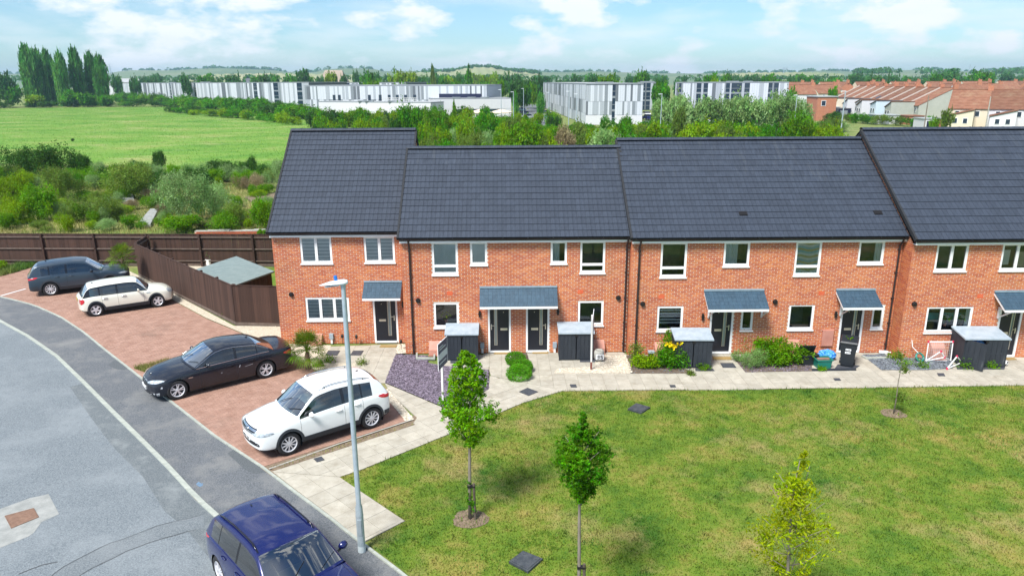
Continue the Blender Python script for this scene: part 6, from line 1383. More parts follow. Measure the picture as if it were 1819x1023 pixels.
for lab, u, vb, Y in (('grey outdoor tap cover left of the striped blind house door', 590, 607, Y1), ('grey outdoor tap cover left of door 35', 857, 621, Y2), ('grey outdoor tap cover right of door 36', 985, 621, Y2)):
    X, _ = P(u, vb, Y); r_ = empty('service_box', (X, Y, .02), lab, 'service box', 0, 'grey service boxes by the doors'); MB().box(-.075, .075, -.10, -.01, .20, .42).build('housing', MATS['bin_lid'], r_); MB().box(-.04, .04, -.07, -.011, .0, .199).build('duct', MATS['upvc'], r_)
for lab, pts in (('coir doormat at the door of the end house', [(677, 614), (706, 614), (703, 618), (674, 618)]), ('coir doormat at door 35', [(880, 624), (906, 624), (905, 630), (877, 630)]), ('coir doormat at door 36', [(945, 624), (973, 624), (974, 629), (946, 629)]), ('worn doormat at door 37', [(1266, 635), (1298, 635), (1300, 640), (1267, 640)]), ('brown doormat at the rightmost door', [(1778, 637), (1800, 636), (1806, 640), (1780, 641)])):
    tag(MB().prism(gp(pts), .022, .042).build('doormat', MATS['mat_coir'], None), lab, 'doormat', 'doormats')
def cover(label, pts, m_='iron', z=.0245, cat='cover'):
    q = gp(pts); cxx = sum(p[0] for p in q) / 4; cyy = sum(p[1] for p in q) / 4; root = empty('access_cover', (cxx, cyy, z), label, cat, 0, 'access covers in the ground'); rl = [(x - cxx, y - cyy) for x, y in q]
    MB().prism([(x * .93, y * .93) for x, y in rl], 0, .008).build('plate', MATS[m_], root); f = MB()
    for (a, b), (c_, d_) in zip(rl, rl[1:] + rl[:1]): f.add([(a, b, 0), (c_, d_, 0), (c_ * .94, d_ * .94, 0), (a * .94, b * .94, 0), (a, b, .012), (c_, d_, .012), (c_ * .94, d_ * .94, .012), (a * .94, b * .94, .012)], [(4, 5, 6, 7), (0, 1, 5, 4), (2, 3, 7, 6)])
    f.build('frame', MATS[m_], root)
    k = MB()
    for s_, t_ in ((.35, .35), (.65, .65), (.35, .65), (.65, .35)):
        px = (rl[0][0] * (1 - s_) + rl[1][0] * s_) * (1 - t_) + (rl[3][0] * (1 - s_) + rl[2][0] * s_) * t_; py = (rl[0][1] * (1 - s_) + rl[1][1] * s_) * (1 - t_) + (rl[3][1] * (1 - s_) + rl[2][1] * s_) * t_; k.box(px - .03, px + .03, py - .012, py + .012, .008, .013)
    k.build('keyhole', MATS[m_], root); return root
cover('dark cover in the slabs left of the lamp post beside the palm', [(583, 624), (604, 624), (599, 632), (578, 632)]); cover('dark cover in the slabs directly behind the lamp post', [(628, 624), (646, 624), (641, 632), (622, 632)])
cover('large diamond shaped dark cover near the clipped round shrubs', [(922, 697), (937, 690), (956, 697), (939, 704)]); cover('small dark cover in the path below the leaning sign', [(1012, 684), (1023, 684), (1025, 689), (1014, 689)])
cover('small dark cover in the path below the yellow flowers', [(1189, 685), (1199, 685), (1201, 689), (1191, 689)]); cover('dark cover in front of door 37', [(1279, 646), (1302, 646), (1308, 654), (1284, 654)])
cover('small dark cover in the path below the recycling boxes', [(1480, 673), (1491, 673), (1494, 677), (1483, 677)]); cover('small dark cover in the path below the red and white goal', [(1664, 664), (1676, 664), (1679, 669), (1667, 669)]); cover('dark cover in the slab path left of the lamp post', [(557, 816), (571, 812), (577, 818), (563, 822)])
cover('brown iron cover set in a concrete patch in the road', [(8, 916), (60, 902), (69, 918), (20, 938)], 'rust', -.0035)
def raised_cover(label, pts):
    q = gp(pts); cxx = sum(p[0] for p in q) / 4; cyy = sum(p[1] for p in q) / 4; root = empty('chamber_cover', (cxx, cyy, 0), label, 'cover', 0, 'raised chamber covers in the lawn'); rl = [(x - cxx, y - cyy) for x, y in q]
    MB().prism(rl, -.02, .07).build('frame', MATS['cover_black'], root); MB().prism([(x * .86, y * .86) for x, y in rl], .071, .085).build('lid', MATS['cover_black'], root)
    k = MB(); [k.box(x * .6 - .03, x * .6 + .03, y * .6 - .03, y * .6 + .03, .085, .093) for x, y in rl]; k.build('lifting_eye', MATS['iron'], root)
raised_cover('square black plastic cover in the lawn below the leaning sign', [(1115, 729), (1130, 719), (1155, 726), (1139, 736)]); raised_cover('square black plastic cover in the lawn at the bottom of the photo', [(904, 1001), (929, 982), (964, 996), (938, 1019)])
# stone pot with a number
c = G(1064, 641); r_ = empty('stone_pot', (*c, .02), 'square stone pot with a white number plate against the brick wall', 'pot'); m = MB(); m.lathe([(0, 0), (.15, 0), (.19, .12), (.2, .34), (.16, .42), (.14, .42), (.13, .3)], 12); m.build('body', MATS['concrete'], r_, smooth=True)
m = MB(); m.box(-.15, .15, -.222, -.202, .12, .32); m.build('number_plate', MATS['sign_white'], r_); k = MB(); lettering(k, '35', -.10, -.2225, .145, .15, .004); k.build('number', MATS['ink'], r_)
# hose reel, ball, goal, lying bottle
c = P(1683, 628, Y4 - .3); c = (P(1633, 640, Y4 - .35)[0], Y4 - .35); r_ = empty('hose_reel', (*c, .02), 'coiled green garden hose on the ground by the right hand house', 'hose'); m = MB()
for i in range(5): m.tube([(.16 * math.cos(a) * (1 - .05 * i), .10 * math.sin(a) + 0, .16 + .16 * math.sin(a) * .8 + .0 * i) for a in [2 * math.pi * k / 16 for k in range(17)]], .018 + .004 * i, 6)
m.build('hose', MATS['green_box'], r_); m = MB(); m.tube([(-.05, .05, .3), (-.22, .2, .5), (-.2, .33, .72)], .012, 6); m.build('hose_end', MATS['white_paint'], r_)
c = G(1784, 650); bl = MB()
R = .11; rows = [[(R * math.sin(math.pi * i / 10) * math.cos(2 * math.pi * k / 16), R * math.sin(math.pi * i / 10) * math.sin(2 * math.pi * k / 16), R + R * math.cos(math.pi * i / 10)) for k in range(17)] for i in range(11)]; bl.grid([r[::-1] for r in rows])
dirs = [Vector(v).normalized() for v in ((0, 0, 1), (.9, 0, .45), (.28, .85, .45), (-.72, .53, .45), (-.72, -.53, .45), (.28, -.85, .45), (.72, .53, -.45), (.72, -.53, -.45), (-.28, .85, -.45), (-.9, 0, -.45), (-.28, -.85, -.45))]
bl.m = [1 if max(Vector((sum(bl.v[k][0] for k in f) / 4, sum(bl.v[k][1] for k in f) / 4, sum(bl.v[k][2] for k in f) / 4 - R)).normalized().dot(d_) for d_ in dirs) > .93 else 0 for f in bl.f]
tag(bl.build('football', [MATS['white_paint'], MATS['ink']], None, (*c, .022), smooth=True), 'white football with black patches beside the open bin store', 'ball')
def goal(label, pts, edges, reds, netq=None):
    root = empty('toy_goal', (*pts[0][:2], .022), label, 'goal', 0, 'toy football goals'); o = Vector((*pts[0][:2], 0)); q = [Vector(p) - o for p in pts]
    m = MB(); [m.tube([q[a], q[b]], .022, 7) for a, b in edges]; m.build('frame', MATS['white_paint'], root); k = MB(); [k.tube([q[i] - Vector((0, 0, .03)), q[i] + Vector((0, 0, .04))], .034, 8) for i in reds]; k.build('corner_joint', MATS['red_plastic'], root)
    if netq:
        n = MB(); a, b, c_, d_ = [q[i] for i in netq]
        for i in range(13): t = i / 12; n.tube([a.lerp(b, t), d_.lerp(c_, t)], .0035, 3, caps=False); n.tube([a.lerp(d_, t), b.lerp(c_, t)], .0035, 3, caps=False)
        n.build('net', MATS['net'], root)
gA = G(1647, 645); gB = G(1691, 645); goal('red and white toy goal with a net standing against the wall', [(gA[0], gA[1] + .1, .03), (gB[0], gB[1] + .1, .03), (gB[0] - .02, gB[1] + .12, .78), (gA[0], gA[1] + .12, .78), (gA[0] + .35, gA[1] - .15, .50), (gA[0] + .55, gA[1] - .1, .25)], [(0, 3), (3, 2), (2, 1), (0, 1), (0, 4), (4, 5), (5, 0), (5, 1)], [2, 3, 4, 5], (0, 1, 2, 3))
gC = G(1682, 657); gD = G(1708, 649); goal('collapsed red and white goal frame lying on the slate chippings', [(gC[0], gC[1], .03), (gC[0] + .45, gC[1] + .25, .40), (gD[0], gD[1], .10)], [(0, 1), (1, 2), (2, 0)], [0, 1])
c = G(1561, 629); m = MB(); m.tube([(0, 0, .07), (.28, -.05, .07), (.36, -.06, .07)], [.07, .07, .03], 10); m.tube([(.36, -.06, .07), (.42, -.07, .075)], .03, 8); tag(m.build('plastic_bottle', MATS['white_paint'], None, (*c, .022), smooth=True), 'white plastic bottle lying on the grey slate by the downpipe', 'bottle')
tag(MB().prism(gp([(1533, 634), (1540, 637), (1577, 636), (1571, 631), (1574, 631), (1581, 638), (1538, 639), (1530, 634)]), .022, .07).build('bed_edging', MATS['concrete_light'], None), 'pale edging frame round the small grey slate bed', 'edging')
tag(MB().prism(gp([(742, 630), (742, 638), (770, 638), (770, 630), (773, 630), (773, 640), (739, 640), (739, 630)]), .022, .09).build('bed_edging', MATS['concrete_light'], None), 'pale edging frame round the drain by the purple slate bed', 'edging')
c = G(1156, 640); r_ = empty('solar_lantern', (*c, .02), 'small white and black lantern among the flowers', 'lantern'); m = MB(); m.box(-.12, .12, -.1, .1, .3, .36); m.build('roof', MATS['bin_lid'], r_); m = MB(); m.box(-.1, .1, -.08, .08, .0, .299); m.build('body', MATS['black_plastic'], r_)
for lab, u, v in (('small black solar spike lamp left of the lamp post by the brick wall', 609, 612), ('small black solar spike lamp behind the lamp post by the brick wall', 634, 613), ('small black solar spike lamp on the gravel right of the end house door', 713, 622)):
    c = G(u, v); r_ = empty('solar_light', (*c, .02), lab, 'garden light', 0, 'solar spike lights'); MB().lathe([(.01, 0), (.01, .28)], 6).build('spike', MATS['black_plastic'], r_); MB().lathe([(0, .28), (.05, .28), (.055, .38), (.03, .42), (0, .42)], 10).build('head', MATS['black_plastic'], r_)
# plants on the sills
for lab, X, Y, z, k in (('green houseplant with long leaves in the window beside door 35', P(792, 566, Y2)[0], Y2 + .17, P(792, 576, Y2)[1] + .02, 'leaf_lime'), ('white orchid in the three light window', P(1684, 575, Y4)[0], Y4 + .2, P(1684, 583, Y4)[1] + .03, 'leaf_mid'), ('white orchid at the right side of the three light window', P(1712, 575, Y4)[0], Y4 + .2, P(1712, 583, Y4)[1] + .03, 'leaf_mid')):
    r_ = empty('houseplant', (X, Y, z), lab, 'plant', 0); MB().lathe([(.05, 0), (.07, .12), (.06, .12)], 10).build('pot', MATS['terracotta'], r_)
    obj('foliage', crown_mesh('foliage', [(0, 0, .3, .17, .05, .14, 1)], 60, .07, k, .25, 5, .5, 4), r_)
    if 'orchid' in lab: obj('flower', crown_mesh('flower', [(0.02, -.02, .42, .10, .04, .07, 1)], 40, .035, 'leaf_straw', .8, 4, .5, 5), r_).data.materials[0] = MATS['white_paint']
# ------------------------------------------------------------------ front garden plants
def shrub(name, label, c, lobes, n, leaf, kind, asp=.5, seed=1, twig=8, spread=.16, cat='shrub', group=None, shell=.45, up=.35):
    return tag(obj(name, crown_mesh('foliage', lobes, n, leaf, kind, asp, twig, spread, seed, shell, up, zmin=-.01), None, (*c, .02)), label, cat, group)
for lab, u, v, r, s in (('clipped round green shrub nearest the path between doors 35 and 36', 922, 679, .44, 1), ('clipped round green shrub in the middle between doors 35 and 36', 928, 665, .38, 2), ('clipped round green shrub furthest back between doors 35 and 36', 916, 651, .38, 3)):
    c = G(u, v); c = (c[0], c[1] + r * .6); shrub('round_shrub', lab, c, [(0, 0, r * .5, r, r * .8, r * .72, 1)], 10000, .017, 'leaf_clip', .45, s, 5, .035, group='clipped shrubs between the doors', shell=.93, up=.2)
shrub('lavender_bush', 'rounded grey-green shrub beside the path at door 37', G(1338, 660), [(-.05, .35, .28, .36, .36, .28, 1), (.38, .5, .34, .36, .36, .32, 1), (.15, .5, .3, .4, .35, .3, 1)], 4200, .03, 'leaf_lavender', .25, 4, 8, .12, shell=.75)
shrub('lavender_bush', 'small grey-green shrub at the foot of door 37 frame', G(1313, 645), [(0, .2, .2, .26, .24, .2, 1)], 1200, .03, 'leaf_lavender', .25, 5, 8, .12, shell=.7)
c = G(1393, 655); shrub('laurel_bush', 'large bright green laurel shrub left of the black recycling box', c, [(-.45, .7, .45, .5, .4, .42, 1), (.0, .55, .5, .55, .45, .45, 1.3), (.5, .5, .4, .45, .4, .38, 1), (.85, .45, .33, .35, .3, .26, .6), (-.2, .25, .25, .5, .3, .25, .8), (-.55, .95, .55, .3, .3, .25, .5)], 5200, .055, 'leaf_fresh', .36, 6, 8, .2, shell=.55)
c = G(1325, 634); shrub('thin_climber', 'thin reddish climber on the wall below the slim window', c, [(0, 0.05, .5, .18, .08, .5, 1)], 160, .03, 'leaf_olive', .4, 7, 4, .4, cat='plant')
c = G(1195, 658); shrub('flower_clump', 'tall clump with yellow flowers in front of the bin store', c, [(0, .25, .45, .42, .32, .45, 1.2), (.35, .2, .3, .3, .25, .3, .6), (-.35, .3, .35, .3, .25, .32, .7)], 2600, .05, 'leaf_mid', .35, 8, 8, .25, cat='flowers', shell=.4)
shrub('yellow_flowers', 'yellow flower heads on top of the tall clump', (c[0] - .05, c[1] + .15), [(-.1, 0, .93, .18, .12, .07, 1), (.22, .05, .97, .2, .12, .07, 1), (.08, 0, .86, .14, .1, .05, .6)], 260, .035, 'flower_yellow', .8, 9, 5, .25, cat='flowers')
c = G(1147, 658); shrub('low_plants', 'yellow-green leafy plants at the path edge left of the flowers', c, [(-.1, .3, .2, .35, .3, .22, 1), (.25, .25, .22, .3, .28, .24, 1)], 1500, .055, 'leaf_lime', .4, 10, 8, .25, cat='plant')
c = G(1126, 640); shrub('dry_shrub', 'faded brownish green shrub at the foot of the brown downpipe', c, [(0.05, 0, .35, .3, .25, .38, 1)], 900, .04, 'leaf_olive', .35, 11, 8, .25)
c = G(1180, 640); shrub('climbing_shrub', 'bright green leaning shrub against the wall behind the flowers', c, [(.0, 0, .5, .2, .18, .5, 1), (.18, .1, .85, .15, .12, .4, .7)], 1100, .045, 'leaf_fresh', .4, 12, 8, .3)
for lab, u, v, r, k in (('leafy weeds at the path edge under the thin sapling', 1607, 652, .30, 'leaf_fresh'), ('tall yellowish weed at the corner of the right hand house', 1592, 640, .26, 'leaf_lime'), ('low weeds in front of the toy goal', 1640, 655, .26, 'leaf_fresh'), ('low weeds at the front left foot of the open bin store', 1720, 657, .28, 'leaf_fresh'), ('low weeds at the front right foot of the open bin store', 1765, 656, .22, 'leaf_fresh'),
                        ('small weed in the gravel left of the lamp post', 583, 646, .22, 'leaf_fresh'), ('small weed in the gravel above the white car roof', 565, 653, .20, 'leaf_mid'), ('small weed in the gravel right of the lamp post', 641, 650, .22, 'leaf_olive'), ('small weed at the path edge by the bin store of door 37', 1252, 660, .24, 'leaf_fresh'), ('trailing weed leaning over the path by the yellow flowers', 1228, 668, .16, 'leaf_olive'),
                        ('small weed beside the fence above the driveway', 402, 565, .20, 'leaf_fresh'), ('dry grass tuft at the driveway edge by the black car bonnet', 262, 652, .0, ''), ('weed by the green recycling box', 1461, 660, .14, 'leaf_fresh')):
    if r: c = G(u, v); shrub('weed_clump', lab, (c[0], c[1] + r * .5), [(0, 0, r * .4, r, r * .7, r * .5, 1)], 260, .045, k, .3, int(u), 6, .4, cat='weed', group='weeds in the front gardens')
dryp = gp([(238, 655), (300, 640), (306, 650), (262, 664)]); blades('dry_grass', dryp, 1800, .16, .012, MATS['rough_blade'], .01); blades('dry_grass', SSOIL, 1500, .06, .010, MATS['rough_blade'], .024)
lg = gp([(0, 478), (78, 466), (75, 470), (30, 484), (0, 492)]); blades('dry_grass', lg, 2600, .30, .015, MATS['rough_blade'], .0); put_bush('weed_clump', *G(5, 480), 1.4, .55, 'leaf_lime', 'green weed clump at the left end of the driveway', 'weed')
# clover and longer green tufts in the lawn, edge grass
el = offset_line(gp([(604, 848), (640, 836), (800, 771), (930, 716), (1000, 695), (1300, 693), (1819, 685)]), -.06); blades('edge_grass', el + offset_line(gp([(604, 848), (640, 836), (800, 771), (930, 716), (1000, 695), (1300, 693), (1819, 685)]), .05)[::-1], 9000, .09, .010, MATS['grass_blade'], .006)
for u, v, r in ((1050, 704, .3), (1095, 706, .3), (965, 722, .4), (870, 1000, .7), (960, 975, .6), (1045, 965, .35), (1690, 760, .8), (1560, 780, .9), (1085, 715, .3), (1790, 790, .8), (1460, 850, .9)):
    c = G(u, v); poly = [(c[0] + r * 1.3 * math.cos(a), c[1] + r * math.sin(a)) for a in [i * .6 for i in range(10)]]
    blades('clover_patch', poly, int(520 * r), .055, .013, MATS['weed'], .006, weight=lambda X, Y: np.clip(1.15 - np.hypot((X - c[0]) / 1.3, Y - c[1]) / r, 0, 1) * (.35 + .65 * (np.sin(X * 9 + Y * 5) * np.sin(Y * 8 - X * 3) > -.1)))
# ------------------------------------------------------------------ waste ground behind the fence
def shade(k): return {'leaf_mid': 'mid green', 'leaf_fresh': 'bright green', 'leaf_silver': 'silver green', 'leaf_lime': 'yellow-green', 'leaf_olive': 'olive brown', 'leaf_dark': 'dark green', 'leaf_far': 'dull green', 'leaf_straw': 'straw coloured'}[k]
def where(u, tab): return next((t for a, t in tab if u < a), tab[-1][1])
def big(w_, a, b): return 'small' if w_ < a else 'large' if w_ > b else 'medium'
WASTE_W = ((60, 'at the left end of the waste ground'), (150, 'left of the sprawling olive bush'), (260, 'around the flat concrete slab'), (370, 'at the foot of the big silvery bush'), (430, 'behind the garden fence'), (999, 'beside the end house gable'))
RIDGE_W = ((800, 'beside the end house roof'), (860, 'over the left half of the low roof'), (930, 'over the middle of the low roof'), (1010, 'over the right half of the low roof'), (1085, 'left of the roof step'), (1150, 'right of the roof step'), (1230, 'over the left part of the wide roof'), (1310, 'over the middle of the wide roof'), (1400, 'over the right part of the wide roof'), (1999, 'next to the tallest roof'))
BELT_W = ((620, 'over the end house roof, left'), (680, 'over the end house roof, middle'), (750, 'over the end house roof, right'), (810, 'left of the cream parasols'), (870, 'below the cream parasols'), (930, 'beside the access road'), (999, 'in front of the access road'))
TREE_W = ((260, 'above the far left shed'), (380, 'above the left part of the long striped block'), (480, 'above the chimneys of the pale houses'), (560, 'left of the brown barn'), (640, 'right of the brown barn'), (720, 'above the left part of the chequered block'), (800, 'above the middle of the chequered block'), (880, 'above the right end of the chequered block'), (960, 'above the access road'), (1050, 'above the left face of the corner block'), (1140, 'above the front of the corner block'), (1200, 'between the corner block and the right striped block'), (1300, 'above the left half of the right striped block'), (1400, 'above the right half of the right striped block'), (1500, 'above the left end of the red roofs'), (1600, 'above the receding red terrace'), (1700, 'above the grey gable'), (1999, 'above the red roofs at the right edge'))
NB = 9000; S0 = .029
for lab, u, vt, w_, k, vb in (
    ('dark green bush at the far left edge of the field', 22, 258, 90, 'leaf_dark', 322), ('big dark green bush left of the meadow edge', 92, 250, 112, 'leaf_dark', 322), ('dark rounded bush beside the biggest dark one', 135, 268, 60, 'leaf_dark', 320),
    ('yellow-green bush at the left edge of the waste ground', 20, 308, 80, 'leaf_lime', 380), ('grey-green rounded bush left of the sprawling one', 108, 292, 96, 'leaf_olive', 360), ('wide sprawling olive bush with bare brown stems', 215, 287, 150, 'leaf_olive', 356),
    ('tallest silvery green bush in front of the concrete remains', 325, 298, 150, 'leaf_silver', 398), ('silvery bush right behind the tallest one', 385, 318, 90, 'leaf_silver', 385), ('slender dark bush standing up at the meadow edge', 279, 266, 34, 'leaf_dark', 310), ('silver-green bush at the meadow edge', 345, 287, 66, 'leaf_silver', 330),
    ('dark hedge bush at the meadow edge left of the dead one', 385, 282, 80, 'leaf_dark', 322), ('dark hedge bush at the meadow edge behind the dead one', 425, 284, 70, 'leaf_dark', 322), ('narrow dark bush beside the end house roof', 447, 273, 34, 'leaf_dark', 318), ('grey-green bush against the end house roof', 487, 280, 62, 'leaf_silver', 335),
    ('dead straw coloured bush near the end house roof', 456, 306, 46, 'leaf_straw', 338), ('bright green bush in front of the end house gable', 462, 345, 70, 'leaf_fresh', 410), ('olive bush beside the concrete slope', 410, 352, 74, 'leaf_olive', 405), ('bright green bramble behind the rear fence posts', 398, 376, 90, 'leaf_fresh', 415),
    ('light green bush low on the left of the waste ground', 62, 322, 86, 'leaf_fresh', 392), ('straw and green tangle left of the concrete slab', 160, 345, 110, 'leaf_olive', 396), ('yellow-green weeds at the left fence top', 15, 352, 70, 'leaf_lime', 400), ('bramble in front of the concrete slope', 315, 380, 110, 'leaf_fresh', 414),
    ('low green tangle beside the concrete slab', 262, 345, 50, 'leaf_fresh', 372), ('small yellow-green bush between the big silvery ones', 250, 318, 44, 'leaf_lime', 350), ('pale bramble at the far left under the dark bushes', 45, 300, 50, 'leaf_lime', 340), ('small dark bush in the middle of the meadow', 128, 246, 10, 'leaf_dark', 252)):
    bush_px(u, vt, w_, k, lab, vb=vb, n=NB, size=S0)
random.seed(21)
HE_W = ((90, 'at the left edge'), (170, 'beside the biggest dark bush'), (260, 'behind the sprawling olive bush'), (350, 'behind the big silvery bush'), (430, 'behind the dead bush'), (999, 'next to the roof'))
for i in range(40):                                          # hedge line between the meadow and the waste ground
    u = -10 + 500 * (i + random.random()) / 40; vb = random.uniform(316, 338); k = random.choice(['leaf_dark', 'leaf_dark', 'leaf_mid', 'leaf_olive', 'leaf_silver', 'leaf_fresh']); X, Y = G(u, vb); w_ = random.uniform(2.4, 4.6)
    put_bush('edge_bush', X, Y, w_, random.uniform(1.2, 2.4), k, big(w_, 3.1, 3.9) + ' ' + shade(k) + ' bush of the meadow edge hedge ' + where(u, HE_W), 'bush', 'hedge along the near edge of the meadow', NB, S0)
for i in range(96):                                          # scrub between the named bushes
    u = random.uniform(0, 470); vb = random.uniform(330, 412); k = random.choice(['leaf_olive', 'leaf_fresh', 'leaf_lime', 'leaf_silver', 'leaf_straw']); X, Y = G(u, vb)
    put_bush('scrub', X, Y, random.uniform(1.2, 3.0), random.uniform(.5, 1.5), k, shade(k) + ' low scrub ' + where(u, WASTE_W) + (', near the fence' if vb > 385 else ', further back' if vb < 355 else ''), 'scrub', 'low scrub behind the fence', NB, S0)
wb_ = [(-42, 42.4), (-26, 42.5), (-9, 40.8), (-9, 78), (-44, 74)]; blades('waste_grass', wb_, 60000, .32, .018, MATS['rough_blade'], -.012)
blades('meadow_grass', MEADOW, 140000, .17, .035, MATS['meadow_blade'], -.018)
def slabrock(label, pts, z0, z1, m_='concrete_patch', cat='slab'):
    return tag(MB().prism(gp(pts), z0, z1).build('concrete_slab', MATS[m_], None), label, cat)
slabrock('flat grey concrete slab lying in the waste ground scrub', [(182, 352), (236, 350), (240, 364), (196, 367)], -.05, .35); slabrock('tilted grey concrete strip at the foot of the big silvery bush', [(246, 402), (268, 376), (282, 376), (268, 404)], -.05, .25)
slabrock('reddish concrete slab beside the end house roof', [(436, 352), (492, 344), (494, 354), (452, 364)], -.05, .15, 'soil_dry'); slabrock('small grey concrete block by the silvery bush', [(405, 362), (425, 358), (430, 366), (410, 370)], -.05, .3)
rw = empty('brick_wall', (*G(440, 419), 0), 'low broken red brick wall just behind the rear fence', 'wall'); o_ = G(440, 419); m = MB(); Lw = 7.2; ncl = 30; me = MB().box(-.108, .108, -.05, .05, -.032, .032).mesh('brick', MATS['brick'])
MB().box(-Lw / 2, Lw / 2, -.04, .3, -.05, .315).build('core', MATS['mortar'], rw)
for r in range(4):
    for k in range(ncl):
        x = -Lw / 2 + (k + .5 + (.5 if r % 2 else 0)) * Lw / ncl
        if x < Lw / 2 - .1 and len(rw.children) < 300: obj('brick', me, rw, (x, -.045, .04 + r * .075), (0, 0, 0))
m = MB()
for k in range(9): m.box(-Lw / 2 + k * .8, -Lw / 2 + k * .8 + .78, -.06, .32, .32, .36 + .03 * (k % 3))
m.build('coping', MATS['concrete'], rw)
pp = (-9.2, 44.3); put_bush('weed_clump', o_[0] + 1.2, o_[1] - .5, 1.0, .6, 'leaf_fresh', 'weed growing over the broken brick wall', 'weed')
gpz = G(432, 478); r_ = empty('garden_planter', (*G(372, 472), 0), 'small white and blue pot with a plant in the fenced garden', 'pot'); MB().lathe([(0, 0), (.16, 0), (.2, .4), (.17, .4)], 10).build('pot', MATS['upvc'], r_); obj('foliage', crown_mesh('foliage', [(0, 0, .6, .14, .14, .2, 1)], 80, .07, 'leaf_lavender', .3, 5, .3, 3), r_)
# ------------------------------------------------------------------ field hedges
random.seed(5)
HG = 'hedge bushes round the meadow'
HEDGE_W = ((100, 'below the tallest poplars'), (200, 'below the right end of the poplars'), (280, 'before the first stair windows'), (350, 'before the left third'), (420, 'before the middle'), (490, 'before the right third'), (999, 'before the right end'))
def hedge(line, step, wd, h, kinds, label, group, n=2600):
    for p in resample(line, step):
        k = random.choice(kinds); q_ = wd * random.uniform(.8, 1.35); uu = 909.5 + FPX * p.x / (p.y * .962 + 2.8)
        put_bush('hedge_bush', p.x + random.uniform(-1, 1), p.y + random.uniform(-2, 2), q_, h * random.uniform(.75, 1.25), k, big(q_, wd * .98, wd * 1.15) + ' ' + shade(k) + ' ' + label + ', ' + where(uu, HEDGE_W), 'bush', group, n)
far = [G(-60, 194), G(60, 191), G(180, 190), G(330, 190)]
hedge(far, 8, 11, 3.2, ['leaf_dark', 'leaf_mid', 'leaf_dark'], 'bush of the far meadow hedge', HG + ' far edge')
hedge([G(205, 181), G(330, 190), G(430, 199), G(560, 213)], 6.0, 10.0, 4.5, ['leaf_mid', 'leaf_dark', 'leaf_fresh', 'leaf_mid'], 'bush of the upper hedge row', HG + ' upper row')
hedge([G(300, 200), G(420, 210), G(545, 224)], 6, 7.5, 2.4, ['leaf_mid', 'leaf_dark', 'leaf_lime'], 'bush of the lower hedge row', HG + ' lower row')
hedge([G(200, 178), G(320, 184), G(440, 192), G(540, 203)], 9, 9, 2.8, ['leaf_mid', 'leaf_lime', 'leaf_dark'], 'bush at the foot of the striped block', 'bushes at the foot of the striped blocks')
for lab, u, vt, w_, k, vb in (('rounded dark green bush left of the round yellow-green one', 566, 202, 34, 'leaf_dark', 229), ('round yellow-green bush above the left end of the end house roof', 597, 196, 38, 'leaf_lime', 232), ('round olive bush above the middle of the end house roof', 680, 204, 36, 'leaf_olive', 236),
        ('light green bush between the two round bushes above the end house', 638, 210, 46, 'leaf_fresh', 240)):
    bush_px(u, vt, w_, k, lab, vb=vb)
for lab, u, vt, w_, k, Y, sh in (('tall bright green tree in front of the white low block', 728, 182, 56, 'leaf_mid', 118, 'round'), ('green tree right of the tall bright one', 775, 192, 50, 'leaf_fresh', 120, 'round'), ('yellow-green tree left of the cream parasols', 802, 203, 36, 'leaf_lime', 122, 'round'), ('dark green tree below the cream parasols', 866, 198, 60, 'leaf_mid', 112, 'round'),
        ('slim green tree against the white wall of the low block', 806, 180, 16, 'leaf_fresh', 142, 'tall'), ('large bright green bush tree behind the low roof ridge', 934, 210, 92, 'leaf_fresh', 86, 'round'), ('orange tinted bush beside the access road', 910, 208, 34, 'leaf_olive', 112, 'round'),
        ('pale straw coloured bush behind the low roof ridge', 1003, 226, 56, 'leaf_straw', 84, 'round'), ('rusty green bush at the foot of the striped corner block', 1032, 214, 44, 'leaf_olive', 112, 'round'), ('pale green shrub tree behind the roof joint', 1068, 224, 70, 'leaf_silver', 84, 'round'),
        ('small round tree on the verge of the access road', 961, 163, 24, 'leaf_poplar', 185, 'round'), ('tall narrow tree left of the access road', 916, 160, 18, 'leaf_poplar', 182, 'tall'),
        ('small tree at the front of the striped corner block', 1075, 207, 28, 'leaf_mid', 132, 'round'), ('small tree right of the dark window strip of the corner block', 1112, 204, 30, 'leaf_mid', 130, 'round'),
        ('yellow-green bush above the middle of the wide roof, left one', 1170, 213, 62, 'leaf_lime', 96, 'round'), ('biggest yellow-green bush behind the wide roof', 1236, 214, 92, 'leaf_lime', 92, 'round'), ('olive bush right of the biggest yellow-green bush', 1284, 220, 50, 'leaf_olive', 95, 'round'), ('yellow-green bush behind the right part of the wide roof', 1330, 219, 70, 'leaf_lime', 98, 'round'),
        ('dense green bush by the white vehicles', 1372, 222, 46, 'leaf_mid', 96, 'round'), ('orange tipped young tree behind the wide roof', 1208, 188, 36, 'leaf_olive', 118, 'round'), ('bright green tree beside the tallest roof', 1424, 200, 74, 'leaf_fresh', 94, 'round'), ('bright green bush against the tallest roof', 1470, 218, 62, 'leaf_lime', 92, 'round')):
    tree_px(u, vt, w_, k, lab, Y, shape=sh, trunk=sh == 'tall' or vt < 190, n=5200, size=.048)
for i, (u, vt, w_) in enumerate(((1180, 172, 58), (1215, 164, 66), (1252, 169, 64), (1292, 170, 70), (1332, 165, 76), (1366, 172, 60), (1396, 165, 72), (1424, 172, 52))):
    tree_px(u, vt, w_, 'leaf_silver', ['leftmost tree of the silvery row, by the corner block', 'second silvery tree from the left, with an orange tipped tree before it', 'silvery tree before the left dark windows of the striped block', 'silvery tree before the widest dark window', 'broadest silvery tree in the middle right of the row', 'lower silvery tree before the right dark windows', 'tall silvery tree before the right end of the striped block', 'rightmost silvery tree, next to the lamp post'][i], 134, 'silvery trees before the right striped block', n=5200, size=.048)
random.seed(31)
